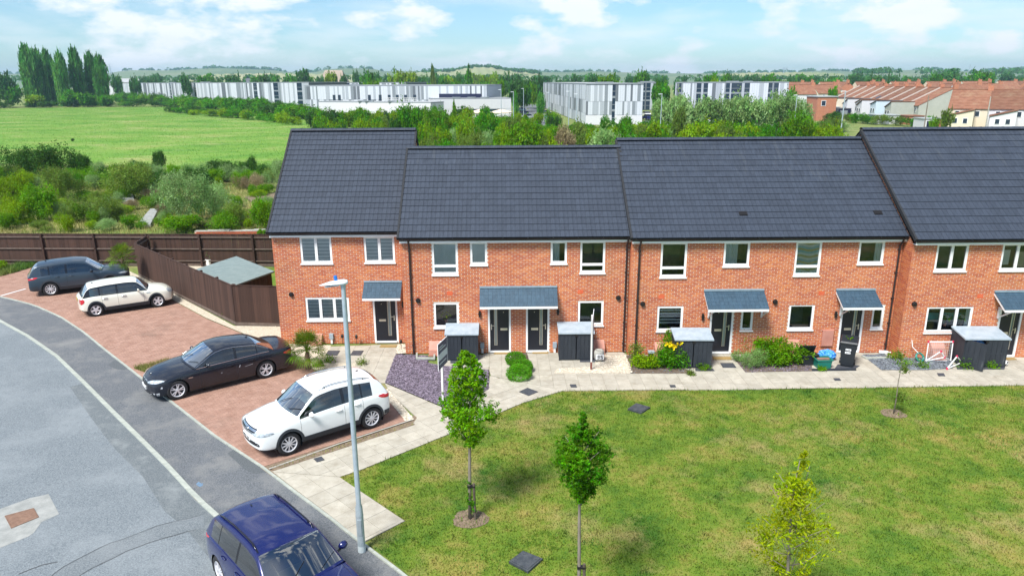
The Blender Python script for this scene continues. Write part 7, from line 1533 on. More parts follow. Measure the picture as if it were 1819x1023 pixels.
for i in range(120):                                          # thicket behind the ridges
    u = random.uniform(748, 1510); Y = random.uniform(70, 150); vt = random.uniform(236, 258) - (Y - 70) * .5; k = random.choice(['leaf_mid', 'leaf_fresh', 'leaf_silver', 'leaf_lime', 'leaf_mid', 'leaf_olive'])
    w_ = random.uniform(44, 80); bush_px(u, vt, w_, k, big(w_, 56, 68) + ' ' + shade(k) + ' thicket bush ' + where(u, RIDGE_W) + (', near' if Y < 97 else ', far' if Y > 123 else ''), Y=Y, name='thicket_bush', group='thicket behind the terrace roofs')
for i in range(84):
    u = random.uniform(560, 985); Y = random.uniform(96, 172); vt = random.uniform(212, 240) - (Y - 96) * .36
    k = random.choice(['leaf_mid', 'leaf_fresh', 'leaf_dark', 'leaf_lime']); w_ = random.uniform(30, 50); bush_px(u, vt, w_, k, big(w_, 37, 44) + ' ' + shade(k) + ' belt bush ' + where(u, BELT_W) + (', nearer row' if Y < 120 else ', far row' if Y > 148 else ''), Y=Y, name='thicket_bush', group='bush belt below the white low block')
for i in range(30):
    u = 548 + 245 * (i + random.random()) / 30; Y = random.uniform(158, 178); k = random.choice(['leaf_mid', 'leaf_fresh', 'leaf_dark', 'leaf_lime']); w_ = random.uniform(22, 40)
    bush_px(u, random.uniform(187, 202), w_, k, big(w_, 28, 35) + ' ' + shade(k) + ' bush at the white wall ' + where(u, BELT_W), Y=Y, name='wall_bush', group='bushes against the white low wing')
# hedge strip in front of the far terrace
for p in resample([G(1452, 213), G(1560, 222), G(1700, 230)], 4): put_bush('hedge_bush', p.x, p.y, random.uniform(4.5, 6), random.uniform(1.8, 2.6), random.choice(['leaf_dark', 'leaf_mid', 'leaf_olive']), 'clipped hedge bush below the far terrace, ' + ('left of' if p.x < 70 else 'right of' if p.x > 95 else 'near') + ' the telegraph pole', 'bush', 'hedge below the far terrace')
# ------------------------------------------------------------------ poplars
for i, (u, vt, w_) in enumerate(((43, 79, 38), (62, 86, 30), (77, 87, 29), (102, 92, 31), (127, 84, 31), (155, 92, 30), (172, 97, 30))):
    tree_px(u, vt, w_, 'leaf_poplar', ['tallest poplar at the left end of the row', 'poplar close behind the tallest one at the left', 'third poplar from the left in the row', 'separate shorter poplar left of the gap in the row', 'tall poplar right of the gap in the row', 'poplar second from the right end of the row', 'poplar at the right end of the row, lower than its neighbour'][i], 345 + (i % 3) * 6, 'row of tall poplars', shape='poplar', n=10000, size=.06)
for u, vt, w_, k in ((6, 128, 40, 'leaf_far'), (22, 150, 40, 'leaf_mid'), (-20, 150, 60, 'leaf_mid'), (150, 164, 40, 'leaf_mid'), (120, 160, 40, 'leaf_mid'), (185, 168, 30, 'leaf_mid'), (60, 168, 44, 'leaf_lime')): tree_px(u, vt, w_, k, shade(k) + ' rounded tree at the foot of the poplars, ' + ('left edge' if u < 30 else 'below the tallest ones' if u < 100 else 'below the right ones'), 332, 'trees around the poplars', trunk=False)
# ------------------------------------------------------------------ striped campus blocks
PAN = [mat('panel_white', (.56, .59, .64), rough=.45), mat('panel_pale', (.37, .40, .44), rough=.45), mat('panel_mid', (.22, .245, .27), rough=.45), mat('panel_dark', (.13, .145, .165), rough=.45)]
mat('strip_glass', (.02, .035, .06), rough=.08, spec=.6); mat('flat_roof', (.30, .31, .32), (.36, .37, .38), scale=.2, rough=.9); mat('render_white', (.60, .60, .63), rough=.7); mat('navy_strip', (.015, .018, .05), rough=.3)
PM = [MB().box(-.5, .5, -.06, .0, 0, 1).mesh('cladding_panel', q) for q in PAN]
def clad_wall(root, a, b, z0, z1, ncol, glass=(), seed=0, bands=((0, .55), (.55, 1)), dens=(.42, .3, .18, .1), split=True):
    """a row of vertical cladding panels on one face, each a piece; a,b are local ends"""
    r = random.Random(seed); d = Vector((b[0] - a[0], b[1] - a[1])); L = d.length; an = math.atan2(d.y, d.x); M = Matrix.Translation((*a, 0)) @ Matrix.Rotation(an, 4, 'Z'); x = 0; i = 0; w0 = L / ncol
    while x < L - .05:
        w_ = min(w0 * r.uniform(.55, 1.45), L - x); xm = x + w_ / 2
        g = [q for q in glass if q[0] <= xm / L <= q[1]]
        if g:
            q = g[0]; w_ = max(.6, q[1] * L - x); p = M @ Vector((x + w_ / 2, 0, z0)); f = MB(); f.box(-w_ / 2, w_ / 2, -.02, .0, 0, z1 - z0); o = f.build('window', MATS['strip_glass'], root, tuple(p)); o.rotation_euler = (0, 0, an); k = MB(); nz = 6
            for j in range(1, nz): k.box(-w_ / 2, w_ / 2, -.05, -.021, (z1 - z0) * j / nz - .06, (z1 - z0) * j / nz + (.05 if j % 2 else .45))
            k.build('mullion', PAN[2], o); x += w_; continue
        for z_a, z_b in (bands if split else ((0, 1),)):
            m_ = r.choices(PM, dens)[0]; p = M @ Vector((xm, 0, z0 + (z1 - z0) * z_a + .02)); o = obj('cladding_panel', m_, root, tuple(p), (0, 0, an), (w_ * .96, 1, (z1 - z0) * (z_b - z_a) - .05))
        x += w_
def block(label, corners, h, faces, name='office_block', base=0.0, roofm='flat_roof', core='panel_dark', group=None):
    o = corners[0]; root = empty(name, (*o, base), label, 'building', 0, group); q = [(x - o[0], y - o[1]) for x, y in corners]
    MB().prism(q, 0, h - .02).build('wall', MATS[core], root); m = MB(); c = (sum(p[0] for p in q) / len(q), sum(p[1] for p in q) / len(q)); e = [(c[0] + (x - c[0]) * 1.003, c[1] + (y - c[1]) * 1.003) for x, y in q]; m.prism(e, h, h + .25); rf = m.build('roof', MATS['panel_mid'], root)
    MB().prism([(c[0] + (x - c[0]) * .985, c[1] + (y - c[1]) * .985) for x, y in q], h + .254, h + .27).build('roof_deck', MATS[roofm], rf)
    rr = random.Random(len(label)); k = MB()
    for _ in range(3): t = rr.uniform(.2, .8); x = q[0][0] * (1 - t) + q[1][0] * t; y = q[0][1] * (1 - t) + q[1][1] * t; x = x * .8 + c[0] * .2; y = y * .8 + c[1] * .2; MB().box(x - 1.2, x + 1.2, y - .8, y + .8, h + .27, h + .55).build('roof_plant', MATS['panel_mid'], rf)
    for fi, kw in faces: clad_wall(root, q[fi], q[(fi + 1) % len(q)], .1, h - .05, **kw)
    return root
def top_pt(u, v, z):
    r = ray(u, v); t = (z - CAM_Z) / r[2]; return (r[0] * t, r[1] * t)
def quad_from(a, b, depth):
    d = Vector((b[0] - a[0], b[1] - a[1])).normalized(); n_ = Vector((-d.y, d.x)) * depth; return [a, b, (b[0] + n_.x, b[1] + n_.y), (a[0] + n_.x, a[1] + n_.y)]
A0, A1_ = G(222, 178), G(552, 196)
block('long striped block at the far left with dark stair windows', quad_from(A0, A1_, 16), 9.9, [(0, dict(ncol=150, seed=3, dens=(.40, .28, .22, .10), split=False, glass=((.058, .068), (.15, .157), (.352, .364), (.505, .515), (.795, .81), (.875, .892), (.963, .977))))])
E0, E1 = G(470, 184), G(722, 190); block('striped block rising behind the white fronted block', quad_from(E0, E1, 14), 9.6, [(0, dict(ncol=90, seed=8, dens=(.40, .28, .22, .10), split=False, glass=((.03, .05), (.3, .32), (.42, .44), (.63, .65), (.8, .82))))])
B0, B1_ = G(545, 206), G(865, 208)
bb = block('white and grey chequered block behind the low white wings', quad_from(B0, B1_, 18), 8.9, [(0, dict(ncol=96, seed=5, dens=(.52, .24, .16, .08)))], core='panel_pale')
L_ = Vector(B1_) - Vector(B0); an = math.atan2(L_.y, L_.x); Mb = Matrix.Rotation(an, 4, 'Z'); m = MB(); LL = L_.length
m.box(LL * .75, LL * .972, -.16, -.07, 4.2, 6.6, M=Mb); m.build('window_band', MATS['navy_strip'], bb)
for t in (.16, .19, .36, .42, .47, .515, .56, .61): m = MB(); m.box(LL * t, LL * t + .9, -.12, -.065, 4.6, 6.3, M=Mb); m.build('window', MATS['strip_glass'], bb)
for t in (.52, .55, .58): pass
w0, w1 = G(767, 210), G(908, 208)
lw = block('plain white single storey wing with a dark window band behind the parasols', quad_from(w0, w1, 9), 5.2, [], core='render_white'); d = Vector(w1) - Vector(w0); an = math.atan2(d.y, d.x); M_ = Matrix.Rotation(an, 4, 'Z'); m = MB(); m.box(d.length * .30, d.length * .88, -.06, .0, 1.0, 2.3, M=M_); m.build('window_band', MATS['strip_glass'], lw)
for i in range(12): m = MB(); x = d.length * (i + .5) / 12; m.box(x - d.length / 24 + .02, x + d.length / 24 - .02, -.04, -.0, 2.4, 5.1, M=M_); m.build('cladding_panel', MATS['render_white'], lw)
w2, w3 = G(568, 210), G(766, 214)
lw2 = block('long low white wing with a glass balustrade, left of the parasols', quad_from(w2, w3, 7), 4.5, [], core='render_white'); d = Vector(w3) - Vector(w2); an = math.atan2(d.y, d.x); M_ = Matrix.Rotation(an, 4, 'Z'); m = MB()
for i in range(22): x = d.length * (.58 + .30 * i / 21); m.box(x - .06, x + .06, .3, .4, 4.78, 5.9, M=M_)
m.box(d.length * .58, d.length * .88, .3, .4, 5.3, 5.4, M=M_); m.box(d.length * .58, d.length * .88, .3, .4, 5.8, 5.9, M=M_); m.build('balustrade', MATS['render_white'], lw2)
C0 = G(1040, 222); C1 = G(1140, 222); C2 = G(965, 191)
ck = block('striped corner block nearest the terrace, seen on its corner', [C0, C1, (C1[0] + (C2[0] - C0[0]), C1[1] + (C2[1] - C0[1])), C2], 9.3, [(0, dict(ncol=26, seed=11, glass=((.445, .515),), bands=((0, .24), (.24, .58), (.58, 1)), dens=(.45, .25, .2, .1))), (3, dict(ncol=60, seed=12, bands=((0, .28), (.28, .62), (.62, 1)), dens=(.45, .3, .17, .08)))])
dv = Vector((C1[0] - C0[0], C1[1] - C0[1])); M_ = Matrix.Rotation(math.atan2(dv.y, dv.x), 4, 'Z'); m = MB(); m.box(0, dv.length * .44, -.09, -.065, .0, 2.2, M=M_); m.box(dv.length * .52, dv.length, -.09, -.065, .0, 2.2, M=M_); m.build('plinth', MATS['render_white'], ck)
D0, D1 = G(1197, 204), G(1396, 205); block('striped block behind the silvery trees with wide dark windows', quad_from(D0, D1, 15), 9.3, [(0, dict(ncol=52, seed=14, dens=(.45, .28, .18, .09), split=False, glass=((.04, .055), (.20, .235), (.26, .295), (.455, .49), (.51, .595), (.625, .665), (.82, .86), (.88, .915))))])
K0, K1 = G(1132, 196), G(1163, 196); block('small striped end wall showing behind the corner block', quad_from(K0, K1, 12), 9.3, [(0, dict(ncol=9, seed=15, split=False, glass=((.2, .4), (.5, .7))))])
# access road, vehicles and parasols
def poly_sheet(name, pts, z, m_): return sheet(name, gp(pts), z, MATS[m_])
poly_sheet('access_road', [(905, 226), (985, 226), (978, 205), (958, 186), (926, 186), (918, 206)], -.012, 'footway'); poly_sheet('car_park', [(1040, 235), (1440, 240), (1440, 205), (1150, 205), (1142, 222)], -.013, 'footway')
def far_car(label, u, v, rz, pm):
    x, y = G(u, v); root = empty('parked_car', (x, y, 0), label, 'car', rz, 'cars far off by the striped blocks'); m = MB(); sec = [(-2.1, .35, .35), (-2.1, .85, .85), (-1.5, .95, .95), (1.0, .92, .92), (2.0, .75, .75), (2.1, .35, .35)]
    pr = [(-2.1, .3), (2.1, .3), (2.12, .7), (1.95, .82), (1.0, .98), (-2.05, .98), (-2.15, .7)]; m.add([(x_, -.85, z) for x_, z in pr] + [(x_, .85, z) for x_, z in pr], [list(range(7)), list(range(13, 6, -1))] + [(i, 7 + i, 7 + (i + 1) % 7, (i + 1) % 7) for i in range(7)]); m.build('body', MATS[pm], root)
    g = MB(); pr = [(-1.95, .985), (.95, .985), (.3, 1.42), (-1.5, 1.42)]; g.add([(x_, -.78, z) if z < 1 else (x_, -.62, z) for x_, z in pr] + [(x_, .78, z) if z < 1 else (x_, .62, z) for x_, z in pr], [(0, 1, 2, 3), (7, 6, 5, 4), (1, 5, 6, 2), (0, 3, 7, 4)]); g.build('window', MATS['gloss_black'], root)
    t = MB(); t.box(-1.5, .3, -.63, .63, 1.421, 1.45); t.build('roof', MATS[pm], root)
    for sx in (-1.3, 1.3):
        for sy in (-.8, .8): k = MB(); k.lathe([(0, -.1), (.31, -.1), (.31, .1), (0, .1)], 12, 'y', (sx, sy, .31)); k.build('wheel', MATS['tyre'], root)
for lab, u, v, a, pm in (('blue car parked on the left side of the access road, furthest one', 926, 199, 1.9, 'paint_teal'), ('blue-grey car parked on the left side of the access road', 931, 206, 1.9, 'paint_grey'), ('silver car parked on the left side of the access road, nearest one', 936, 212, 1.9, 'paint_silver'), ('dark car parked right of the access road', 969, 204, 1.9, 'paint_grey'), ('white car parked right of the access road', 973, 208, 1.9, 'paint_white'), ('blue car parked right of the access road, nearest one', 976, 211, 1.9, 'paint_teal'),
        ('white car showing between the silvery trees', 1268, 219, .2, 'paint_white'), ('white van like car between the yellow-green bushes', 1365, 226, .1, 'paint_white'), ('silver car under the silvery trees', 1290, 217, .2, 'paint_silver'), ('dark blue car beside the corner block', 1150, 213, 1.7, 'paint_blue'), ('white car beside the corner block', 1147, 207, 1.7, 'paint_white')): far_car(lab, u, v, a, pm)
mat('parasol', (.70, .60, .46), rough=.8)
for lab, u in (('cream parasol on the left in front of the white wing', 853), ('cream parasol on the right in front of the white wing', 890)):
    X, z = P(u, 194, 192); r_ = empty('parasol', (X, 192, 0), lab, 'parasol', 0, 'cream parasols'); m = MB(); m.lathe([(0, z), (2.9, z - .75), (2.9, z - 1.0), (2.8, z - .8), (0, z - .1)], 8); m.build('canopy', MATS['parasol'], r_); m = MB(); m.tube([(0, 0, 0), (0, 0, z - .1)], .05, 6); m.build('pole', MATS['galvanised'], r_)
def pole(label, u, vt, Y, r_=.07, cat='lamp post', group='far lamp posts', arm=True, m_='galvanised'):
    X, z = P(u, vt, Y); o = empty('lamp_post', (X, Y, 0), label, cat, 0, group); m = MB(); m.tube([(0, 0, 0), (0, 0, z)], [r_ * 1.3, r_ * .8], 8); m.build('post', MATS[m_], o)
    if arm: k = MB(); k.box(-.55, .05, -.09, .09, z, z + .09); k.build('lamp_head', MATS['lamp_white'], o)
for u, vt, Y in ((890, 160, 150), (912, 164, 150), (930, 158, 190), (1011, 163, 132), (1025, 168, 130), (975, 165, 165), (1176, 168, 120), (1416, 170, 118)): pole('thin grey lamp post ' + where(u, ((900, 'before the right parasol'), (920, 'left of the access road, near'), (960, 'left of the access road, far'), (1000, 'right of the access road'), (1018, 'before the corner block, left one'), (1100, 'before the corner block, right one'), (1300, 'left of the silvery trees'), (1999, 'right of the silvery trees'))), u, vt, Y)
pole('tall grey lamp post just behind the tallest roof, left of the terrace', 1502, 163, 96, .08, group='tall posts behind the tallest roof'); pole('brown telegraph pole in front of the grey gable of the far terrace', 1650, 170, 118, .09, 'telegraph pole', 'telegraph poles', False, 'bark'); pole('pale telegraph pole in front of the cream rear walls', 1760, 172, 112, .09, 'telegraph pole', 'telegraph poles', False, 'concrete')
# ------------------------------------------------------------------ far red roofed terrace
mat('roof_red', (.165, .070, .040), (.245, .115, .070), scale=.8, rough=.9, rnd=.35, c3=(.205, .09, .052), nrough=.75, dirt=((.24, .16, .095), .4, .5, .75)); mat('roof_slate', (.10, .105, .12), rough=.8); mat('render_cream', (.66, .58, .45), rough=.8); mat('render_grey', (.36, .38, .33), (.42, .43, .38), scale=.5, rough=.9); mat('render_blue', (.52, .62, .70), rough=.8); mat('brick_far', (.40, .16, .09), (.46, .2, .12), scale=2, rough=.9)
mat('roof_white', (.48, .44, .40), rough=.8); mat('garage_roof', (.34, .37, .38), rough=.85)
def gable_house(label, o, rz, w, d, ze, zr, wall, roofm, rear=None, group='far terraced houses', chim=True, party=True, seed=0, skylight=False, wins=2):
    """local x along the row, front slope faces -y; ridge along x at y = d/2"""
    R_ = random.Random(seed); root = empty('terraced_house', (*o, 0), label, 'house', rz, group)
    m = MB(); m.prism([(0, 0), (w, 0), (w, d), (0, d)], 0, ze)
    for x in (0, w): m.poly([(x, 0, ze), (x, d / 2, zr), (x, d, ze)])
    m.build('wall', MATS[wall], root); r = MB(); e = .25; zE = ze - e * (zr - ze) / (d / 2)
    n = 7
    for sgn, yb_ in ((1, -e), (-1, d + e)):
        for i in range(n):
            t0, t1 = i / n, (i + 1) / n; y0 = yb_ + sgn * (d / 2 + e) * t0; y1 = yb_ + sgn * (d / 2 + e) * t1; z0 = zE + (zr - zE) * t0 + .14; z1 = zE + (zr - zE) * t1 + .10
            f = [(.0, y0, z0), (w, y0, z0), (w, y1, z1), (0, y1, z1), (0, y0, z0 - .1), (w, y0, z0 - .1)]; r.add(f, [(0, 1, 2, 3) if sgn > 0 else (3, 2, 1, 0), (4, 5, 1, 0)])
    rf = r.build('roof', MATS[roofm], root); MB().box(0, w, d / 2 - .15, d / 2 + .15, zr + .02, zr + .22).build('ridge', MATS[roofm], rf)
    if party: k = MB(); th = math.atan2(zr - zE, d / 2 + e); M = Matrix.Translation((0, -e, zE + .1)) @ Matrix.Rotation(th, 4, 'X'); k.box(-.08, .08, 0, math.hypot(zr - zE, d / 2 + e), 0, .28, M=M); k.build('party_wall_cap', MATS['roof_white'], rf)
    if skylight: k = MB(); th = math.atan2(zr - zE, d / 2 + e); M = Matrix.Translation((w * .4, -e, zE + .1)) @ Matrix.Rotation(th, 4, 'X'); k.box(0, 1.2, 2.0, 3.4, .02, .12, M=M); k.build('skylight', MATS['strip_glass'], rf)
    if chim: k = MB(); k.box(w * .9, w * 1.04, d / 2 - .45, d / 2 + .45, zr - .5, zr + .9); [k.lathe([(.13, zr + .95), (.11, zr + 1.35)], 8, 'z', (w * .9 + .25 * j, d / 2 - .2 + .3 * j, 0)) for j in range(2)]; k.build('chimney', MATS['brick_far'], rf)
    if rear:                                                 # lean-to wing towards the viewer: (x0, x1, length, eave z, ridge z, wall, roof)
        x0, x1, ln, a, b, wm, rm = rear; k = MB(); k.add([(x0, -ln, 0), (x1, -ln, 0), (x1, -.02, 0), (x0, -.02, 0), (x0, -ln, a), (x1, -ln, b), (x1, -.02, b), (x0, -.02, a)], [(0, 1, 5, 4), (1, 2, 6, 5), (3, 0, 4, 7), (4, 5, 6, 7)]); k.build('rear_wing', MATS[wm], root)
        q = MB(); q.add([(x0 - .2, -ln - .2, a + .02), (x1 + .1, -ln - .2, b + .06), (x1 + .1, .0, b + .06), (x0 - .2, 0, a + .02), (x0 - .2, -ln - .2, a + .16), (x1 + .1, -ln - .2, b + .2), (x1 + .1, 0, b + .2), (x0 - .2, 0, a + .16)], [(4, 5, 6, 7), (0, 1, 5, 4), (1, 2, 6, 5), (3, 0, 4, 7)]); q.build('rear_roof', MATS[rm], root)
        for j in range(wins):
            xx = x0 + (x1 - x0) * (.3 + .4 * j); g = MB(); g.box(xx - .45, xx + .45, -ln - .05, -ln + .0, a * .5, a * .5 + 1.1); f = g.build('window', MATS['upvc'], root); h_ = MB(); h_.box(xx - .36, xx + .36, -ln - .07, -ln - .051, a * .5 + .08, a * .5 + 1.02); h_.build('pane', MATS['strip_glass'], f)
    for j in range(2): xx = w * (.25 + .5 * j); g = MB(); g.box(xx - .45, xx + .45, -.06, 0, ze - 1.6, ze - .4); f = g.build('window', MATS['upvc'], root); h_ = MB(); h_.box(xx - .36, xx + .36, -.08, -.061, ze - 1.5, ze - .5); h_.build('pane', MATS['strip_glass'], f)
    return root
wl_ = ['render_white', 'render_cream', 'render_white', 'brick_far', 'render_white', 'render_white', 'render_white', 'render_cream', 'render_white']
# row A runs away from the viewer; its slope faces left
xg = P(1700, 157, 178)[0]
for i in range(9):
    o = (xg - 7.7 + i * .8, 178 + 7.0 * (i + 1)); labs = ['grey rendered end gable house of the receding red terrace', 'second house of the receding terrace, with a blue-white rear wing', 'third house of the receding terrace from the grey gable', 'fourth house of the receding terrace from the grey gable', 'house with a skylight in the receding terrace', 'sixth house of the receding terrace, white rear wing', 'seventh house of the receding terrace', 'eighth house of the receding terrace with a red brick rear', 'furthest house of the receding terrace']
    gable_house(labs[i], o, math.radians(-96), 7.0, 15.4, 4.0, 8.0, 'render_grey' if i == 0 else wl_[i], 'roof_red', (1.0, 4.6, 5.5 + (i % 3), 3.4 + .5 * (i % 2), 4.8, ['render_grey', 'render_blue', 'render_white', 'render_white', 'render_white', 'render_cream', 'render_white', 'brick_far', 'render_white'][i], ['roof_red', 'roof_slate', 'roof_red', 'roof_red', 'roof_slate', 'roof_red', 'roof_slate', 'roof_red', 'roof_slate'][i]), seed=i, skylight=i == 4)
# row B faces the viewer at the right edge
for i in range(5):
    x = P(1684, 190, 156)[0] + i * 7.2 * math.cos(math.radians(-34)); y_ = 156 + i * 7.2 * math.sin(math.radians(-34)); labs = ['cream fronted terrace house right of the grey gable', 'terrace house with a white rear wing and two windows', 'terrace house with a peach cream rear wing', 'terrace house with a pale blue rear wing at the right edge', 'terrace house cut off by the right edge']
    gable_house(labs[i], (x, y_), math.radians(-34), 7.2, 16, 4.2, 7.8, ['render_cream', 'render_white', 'render_cream', 'render_blue', 'render_white'][i], 'roof_red', (.6, 5.0, 6, 2.9, 4.1, ['render_cream', 'render_white', 'render_cream', 'render_blue', 'render_white'][i], 'roof_red'), party=False, seed=20 + i, skylight=i == 3)
for i in range(9):                                           # roofs further back
    u = 1405 + i * 50; X, z = P(u, 150, 262 + (i % 3) * 12); gable_house(['white', 'cream', 'brick'][i % 3] + ' house behind the far terrace, ' + where(u, TREE_W), (X, 262 + (i % 3) * 12), math.radians([-8, 4, -90][i % 3]), 9, 10, 5.2, 8.2, ['render_white', 'render_cream', 'brick_far'][i % 3], 'roof_red', None, 'red roofed houses further back', seed=40 + i, party=False)
for i in range(14):
    u = 1400 + i * 32; X, z = P(u, 146, 340); gable_house(['cream', 'brick'][i % 2] + ' house in the furthest red roofed rows, ' + where(u, TREE_W), (X, 340 + (i % 2) * 14), math.radians([3, -85][i % 2]), 9, 9, 5.6, 8.9, ['render_cream', 'brick_far'][i % 2], 'roof_red', None, 'furthest red roofed houses', seed=60 + i, party=False)
def garage(label, u0, u1, vb, h, wall, roofm, doorm=None):
    a, b = G(u0, vb), G(u1, vb); o = a; root = empty('garage', (*a, 0), label, 'garage', math.atan2(b[1] - a[1], b[0] - a[0]), 'garages and sheds below the far terrace'); L = math.dist(a, b); MB().box(0, L, 0, 5, 0, h).build('wall', MATS[wall], root); MB().box(-.15, L + .15, -.15, 5.1, h + .01, h + .16).build('roof', MATS[roofm], root)
    m = MB(); m.box(L * .15, L * .15 + min(2.2, L * .6), -.04, .0, 0.02, h * .8); m.build('door', MATS[doorm or 'panel_mid'], root)
for q in (('grey roofed garage below the white rear wings', 1556, 1596, 221, 2.0, 'render_white', 'garage_roof'), ('brown shed beside the grey roofed garage', 1612, 1640, 222, 1.9, 'brick_far', 'roof_red'), ('long white garage with a dark blue door', 1640, 1672, 229, 2.0, 'render_white', 'garage_roof', 'navy_strip'), ('long garage with a flat grey-green roof', 1674, 1740, 230, 2.0, 'brick_far', 'garage_roof', 'render_white'), ('pale garage behind the pale telegraph pole', 1742, 1772, 229, 2.1, 'render_cream', 'garage_roof'), ('dark roofed garage at the right edge', 1780, 1830, 226, 2.2, 'render_white', 'roof_slate'),
          ('white flat roofed outhouse left of the terrace', 1452, 1490, 206, 2.4, 'render_white', 'garage_roof'), ('dark shed by the receding terrace', 1488, 1510, 208, 2.2, 'navy_strip', 'roof_slate')): garage(*q)
X, z = P(1453, 173, 190); gb2 = empty('brick_building', (X, 190, 0), 'red brick flat roofed building at the left end of the terrace', 'building'); MB().box(0, 4.9, 0, 7, 0, z).build('wall', MATS['brick_far'], gb2); MB().box(-.2, 5.1, -.2, 7.2, z + .01, z + .25).build('roof', MATS['garage_roof'], gb2); f = MB().box(1, 2.2, -.05, 0, z - 2.2, z - .8).build('window', MATS['upvc'], gb2); MB().box(1.1, 2.1, -.07, -.051, z - 2.1, z - .9).build('pane', MATS['strip_glass'], f)
tree_px(1687, 192, 24, 'leaf_olive', 'palm like bushy tree in front of the grey gable', 126); tree_px(1661, 207, 18, 'leaf_fresh', 'small bright green bush among the garages', 128, trunk=False); tree_px(1481, 152, 22, 'leaf_mid', 'dark green tree at the left end of the receding terrace', 205); tree_px(1408, 155, 26, 'leaf_mid', 'dark green tree between the striped block and the terrace', 180)
# ------------------------------------------------------------------ middle distance: trees, sheds and houses before the hills
for lab, u, vt, w_, k, Y, sh in (('blunt grey-green tree beside the barn roof', 537, 121, 34, 'leaf_far', 420, 'round'), ('tall tan topped tree left of centre', 768, 116, 20, 'leaf_olive', 360, 'tall'), ('tall twin topped green tree at the centre', 832, 119, 26, 'leaf_mid', 360, 'tall'), ('dark pointed conifer above the red roofs', 1581, 123, 9, 'leaf_dark', 420, 'conifer'), ('broad light green tree above the red roofs', 1738, 125, 44, 'leaf_mid', 380, 'round'), ('dark spreading tree left of the broad light green one', 1690, 124, 60, 'leaf_far', 430, 'round'),
        ('round green tree above the red roofs', 1664, 129, 30, 'leaf_mid', 380, 'round'), ('round tree with a yellow-green neighbour behind the right striped block', 1264, 128, 34, 'leaf_mid', 300, 'round'), ('yellow-green tree behind the right striped block', 1272, 137, 30, 'leaf_lime', 250, 'round'), ('wide light green tree behind the corner block', 1085, 132, 46, 'leaf_fresh', 260, 'round'), ('round tree left of the wide light green one', 1052, 132, 30, 'leaf_far', 320, 'round'),
        ('tree with a rounded crown right behind the corner block', 1176, 143, 44, 'leaf_mid', 230, 'round'), ('dark round tree at the head of the access road', 958, 134, 16, 'leaf_dark', 330, 'tall')): tree_px(u, vt, w_, k, lab, Y, shape=sh)
random.seed(77)
for i in range(95):
    u = 190 + 1640 * (i + random.random()) / 95; Y = random.choice([370, 400, 440, 500, 580]); mid_ = 560 < u < 900; vt = random.uniform(124, 136) if mid_ else random.uniform(130, 141) - (6 if random.random() < .12 else 0) ; k = random.choice(['leaf_far', 'leaf_mid', 'leaf_far', 'leaf_mid', 'leaf_lime'] if mid_ else ['leaf_far', 'leaf_mid', 'leaf_far'])
    w_ = random.uniform(18, 40); tree_px(u, vt, w_, k, big(w_, 25, 33) + ' rounded ' + shade(k) + ' tree ' + where(u, TREE_W) + (', furthest rank' if Y > 450 else ''), Y, 'tree belt before the hills', trunk=False)
for i in range(26):
    u = random.uniform(640, 965); Y = random.uniform(250, 330); w_ = random.uniform(20, 36); k = random.choice(['leaf_mid', 'leaf_far', 'leaf_fresh']); tree_px(u, random.uniform(138, 150), w_, k, big(w_, 25, 31) + ' ' + shade(k) + ' tree just behind the blocks, ' + where(u, TREE_W), Y, 'trees behind the chequered block', trunk=False)
mat('barn_roof', (.30, .24, .19), (.36, .29, .23), scale=.1, rough=.9); mat('barn_wall', (.42, .36, .28), rough=.9)
def barn(label, u0, u1, vt, Y, ze, roofm='barn_roof', wall='barn_wall', d=22):
    a, z = P(u0, vt, Y); b, _ = P(u1, vt, Y); root = empty('barn', (a, Y, 0), label, 'building'); L = b - a; m = MB(); m.prism([(0, 0), (L, 0), (L, d), (0, d)], 0, ze); m.build('wall', MATS[wall], root); r = MB(); r.add([(-.4, -.5, ze), (L + .4, -.5, ze), (L * .8, d / 2, z), (L * .2, d / 2, z), (L + .4, d + .5, ze), (-.4, d + .5, ze)], [(0, 1, 2, 3), (1, 4, 2), (4, 5, 3, 2), (5, 0, 3)]); r.build('roof', MATS[roofm], root)
barn('large brown hipped roof building in front of the wooded hill', 560, 612, 125, 520, 6.5); barn('long low grey roofed shed at the far left', 184, 256, 140, 620, 10.5, 'flat_roof', 'render_white', 14)
for lab, u in (('pale house with two chimneys behind the long striped block', 428), ('house with a tall chimney behind the long striped block', 455)):
    X, z = P(u, 140, 520); gable_house(lab, (X, 520), 0, 9.5, 9, z - 3.2, z, 'render_cream', 'roof_slate', None, 'pale houses behind the long striped block', party=False)
for u, v, Y in ((194, 112, 2300), (533 * 0 + 1170, 123, 2500), (1398, 118, 2300), (1393, 119, 2300), (1724, 114, 2300)):   # pylons on the skyline
    X, z = P(u, v, Y); z0 = 20; root = empty('pylon', (X, Y, z0), 'lattice electricity pylon on the skyline ' + where(u, TREE_W), 'pylon', .3, 'electricity pylons on the hills'); m = MB(); h = z - z0
    for a in range(4):
        x, y = 4 * math.cos(a * 1.571 + .78), 4 * math.sin(a * 1.571 + .78); m.tube([(x, y, 0), (x * .3, y * .3, h * .6), (0, 0, h)], [.5, .4, .25], 4)
    m.build('lattice', MATS['galvanised'], root); m = MB(); [m.tube([(-w_, 0, h * f), (w_, 0, h * f)], .35, 4) for w_, f in ((6, .66), (7, .78), (5, .9))]; m.build('cross_arm', MATS['galvanised'], root)
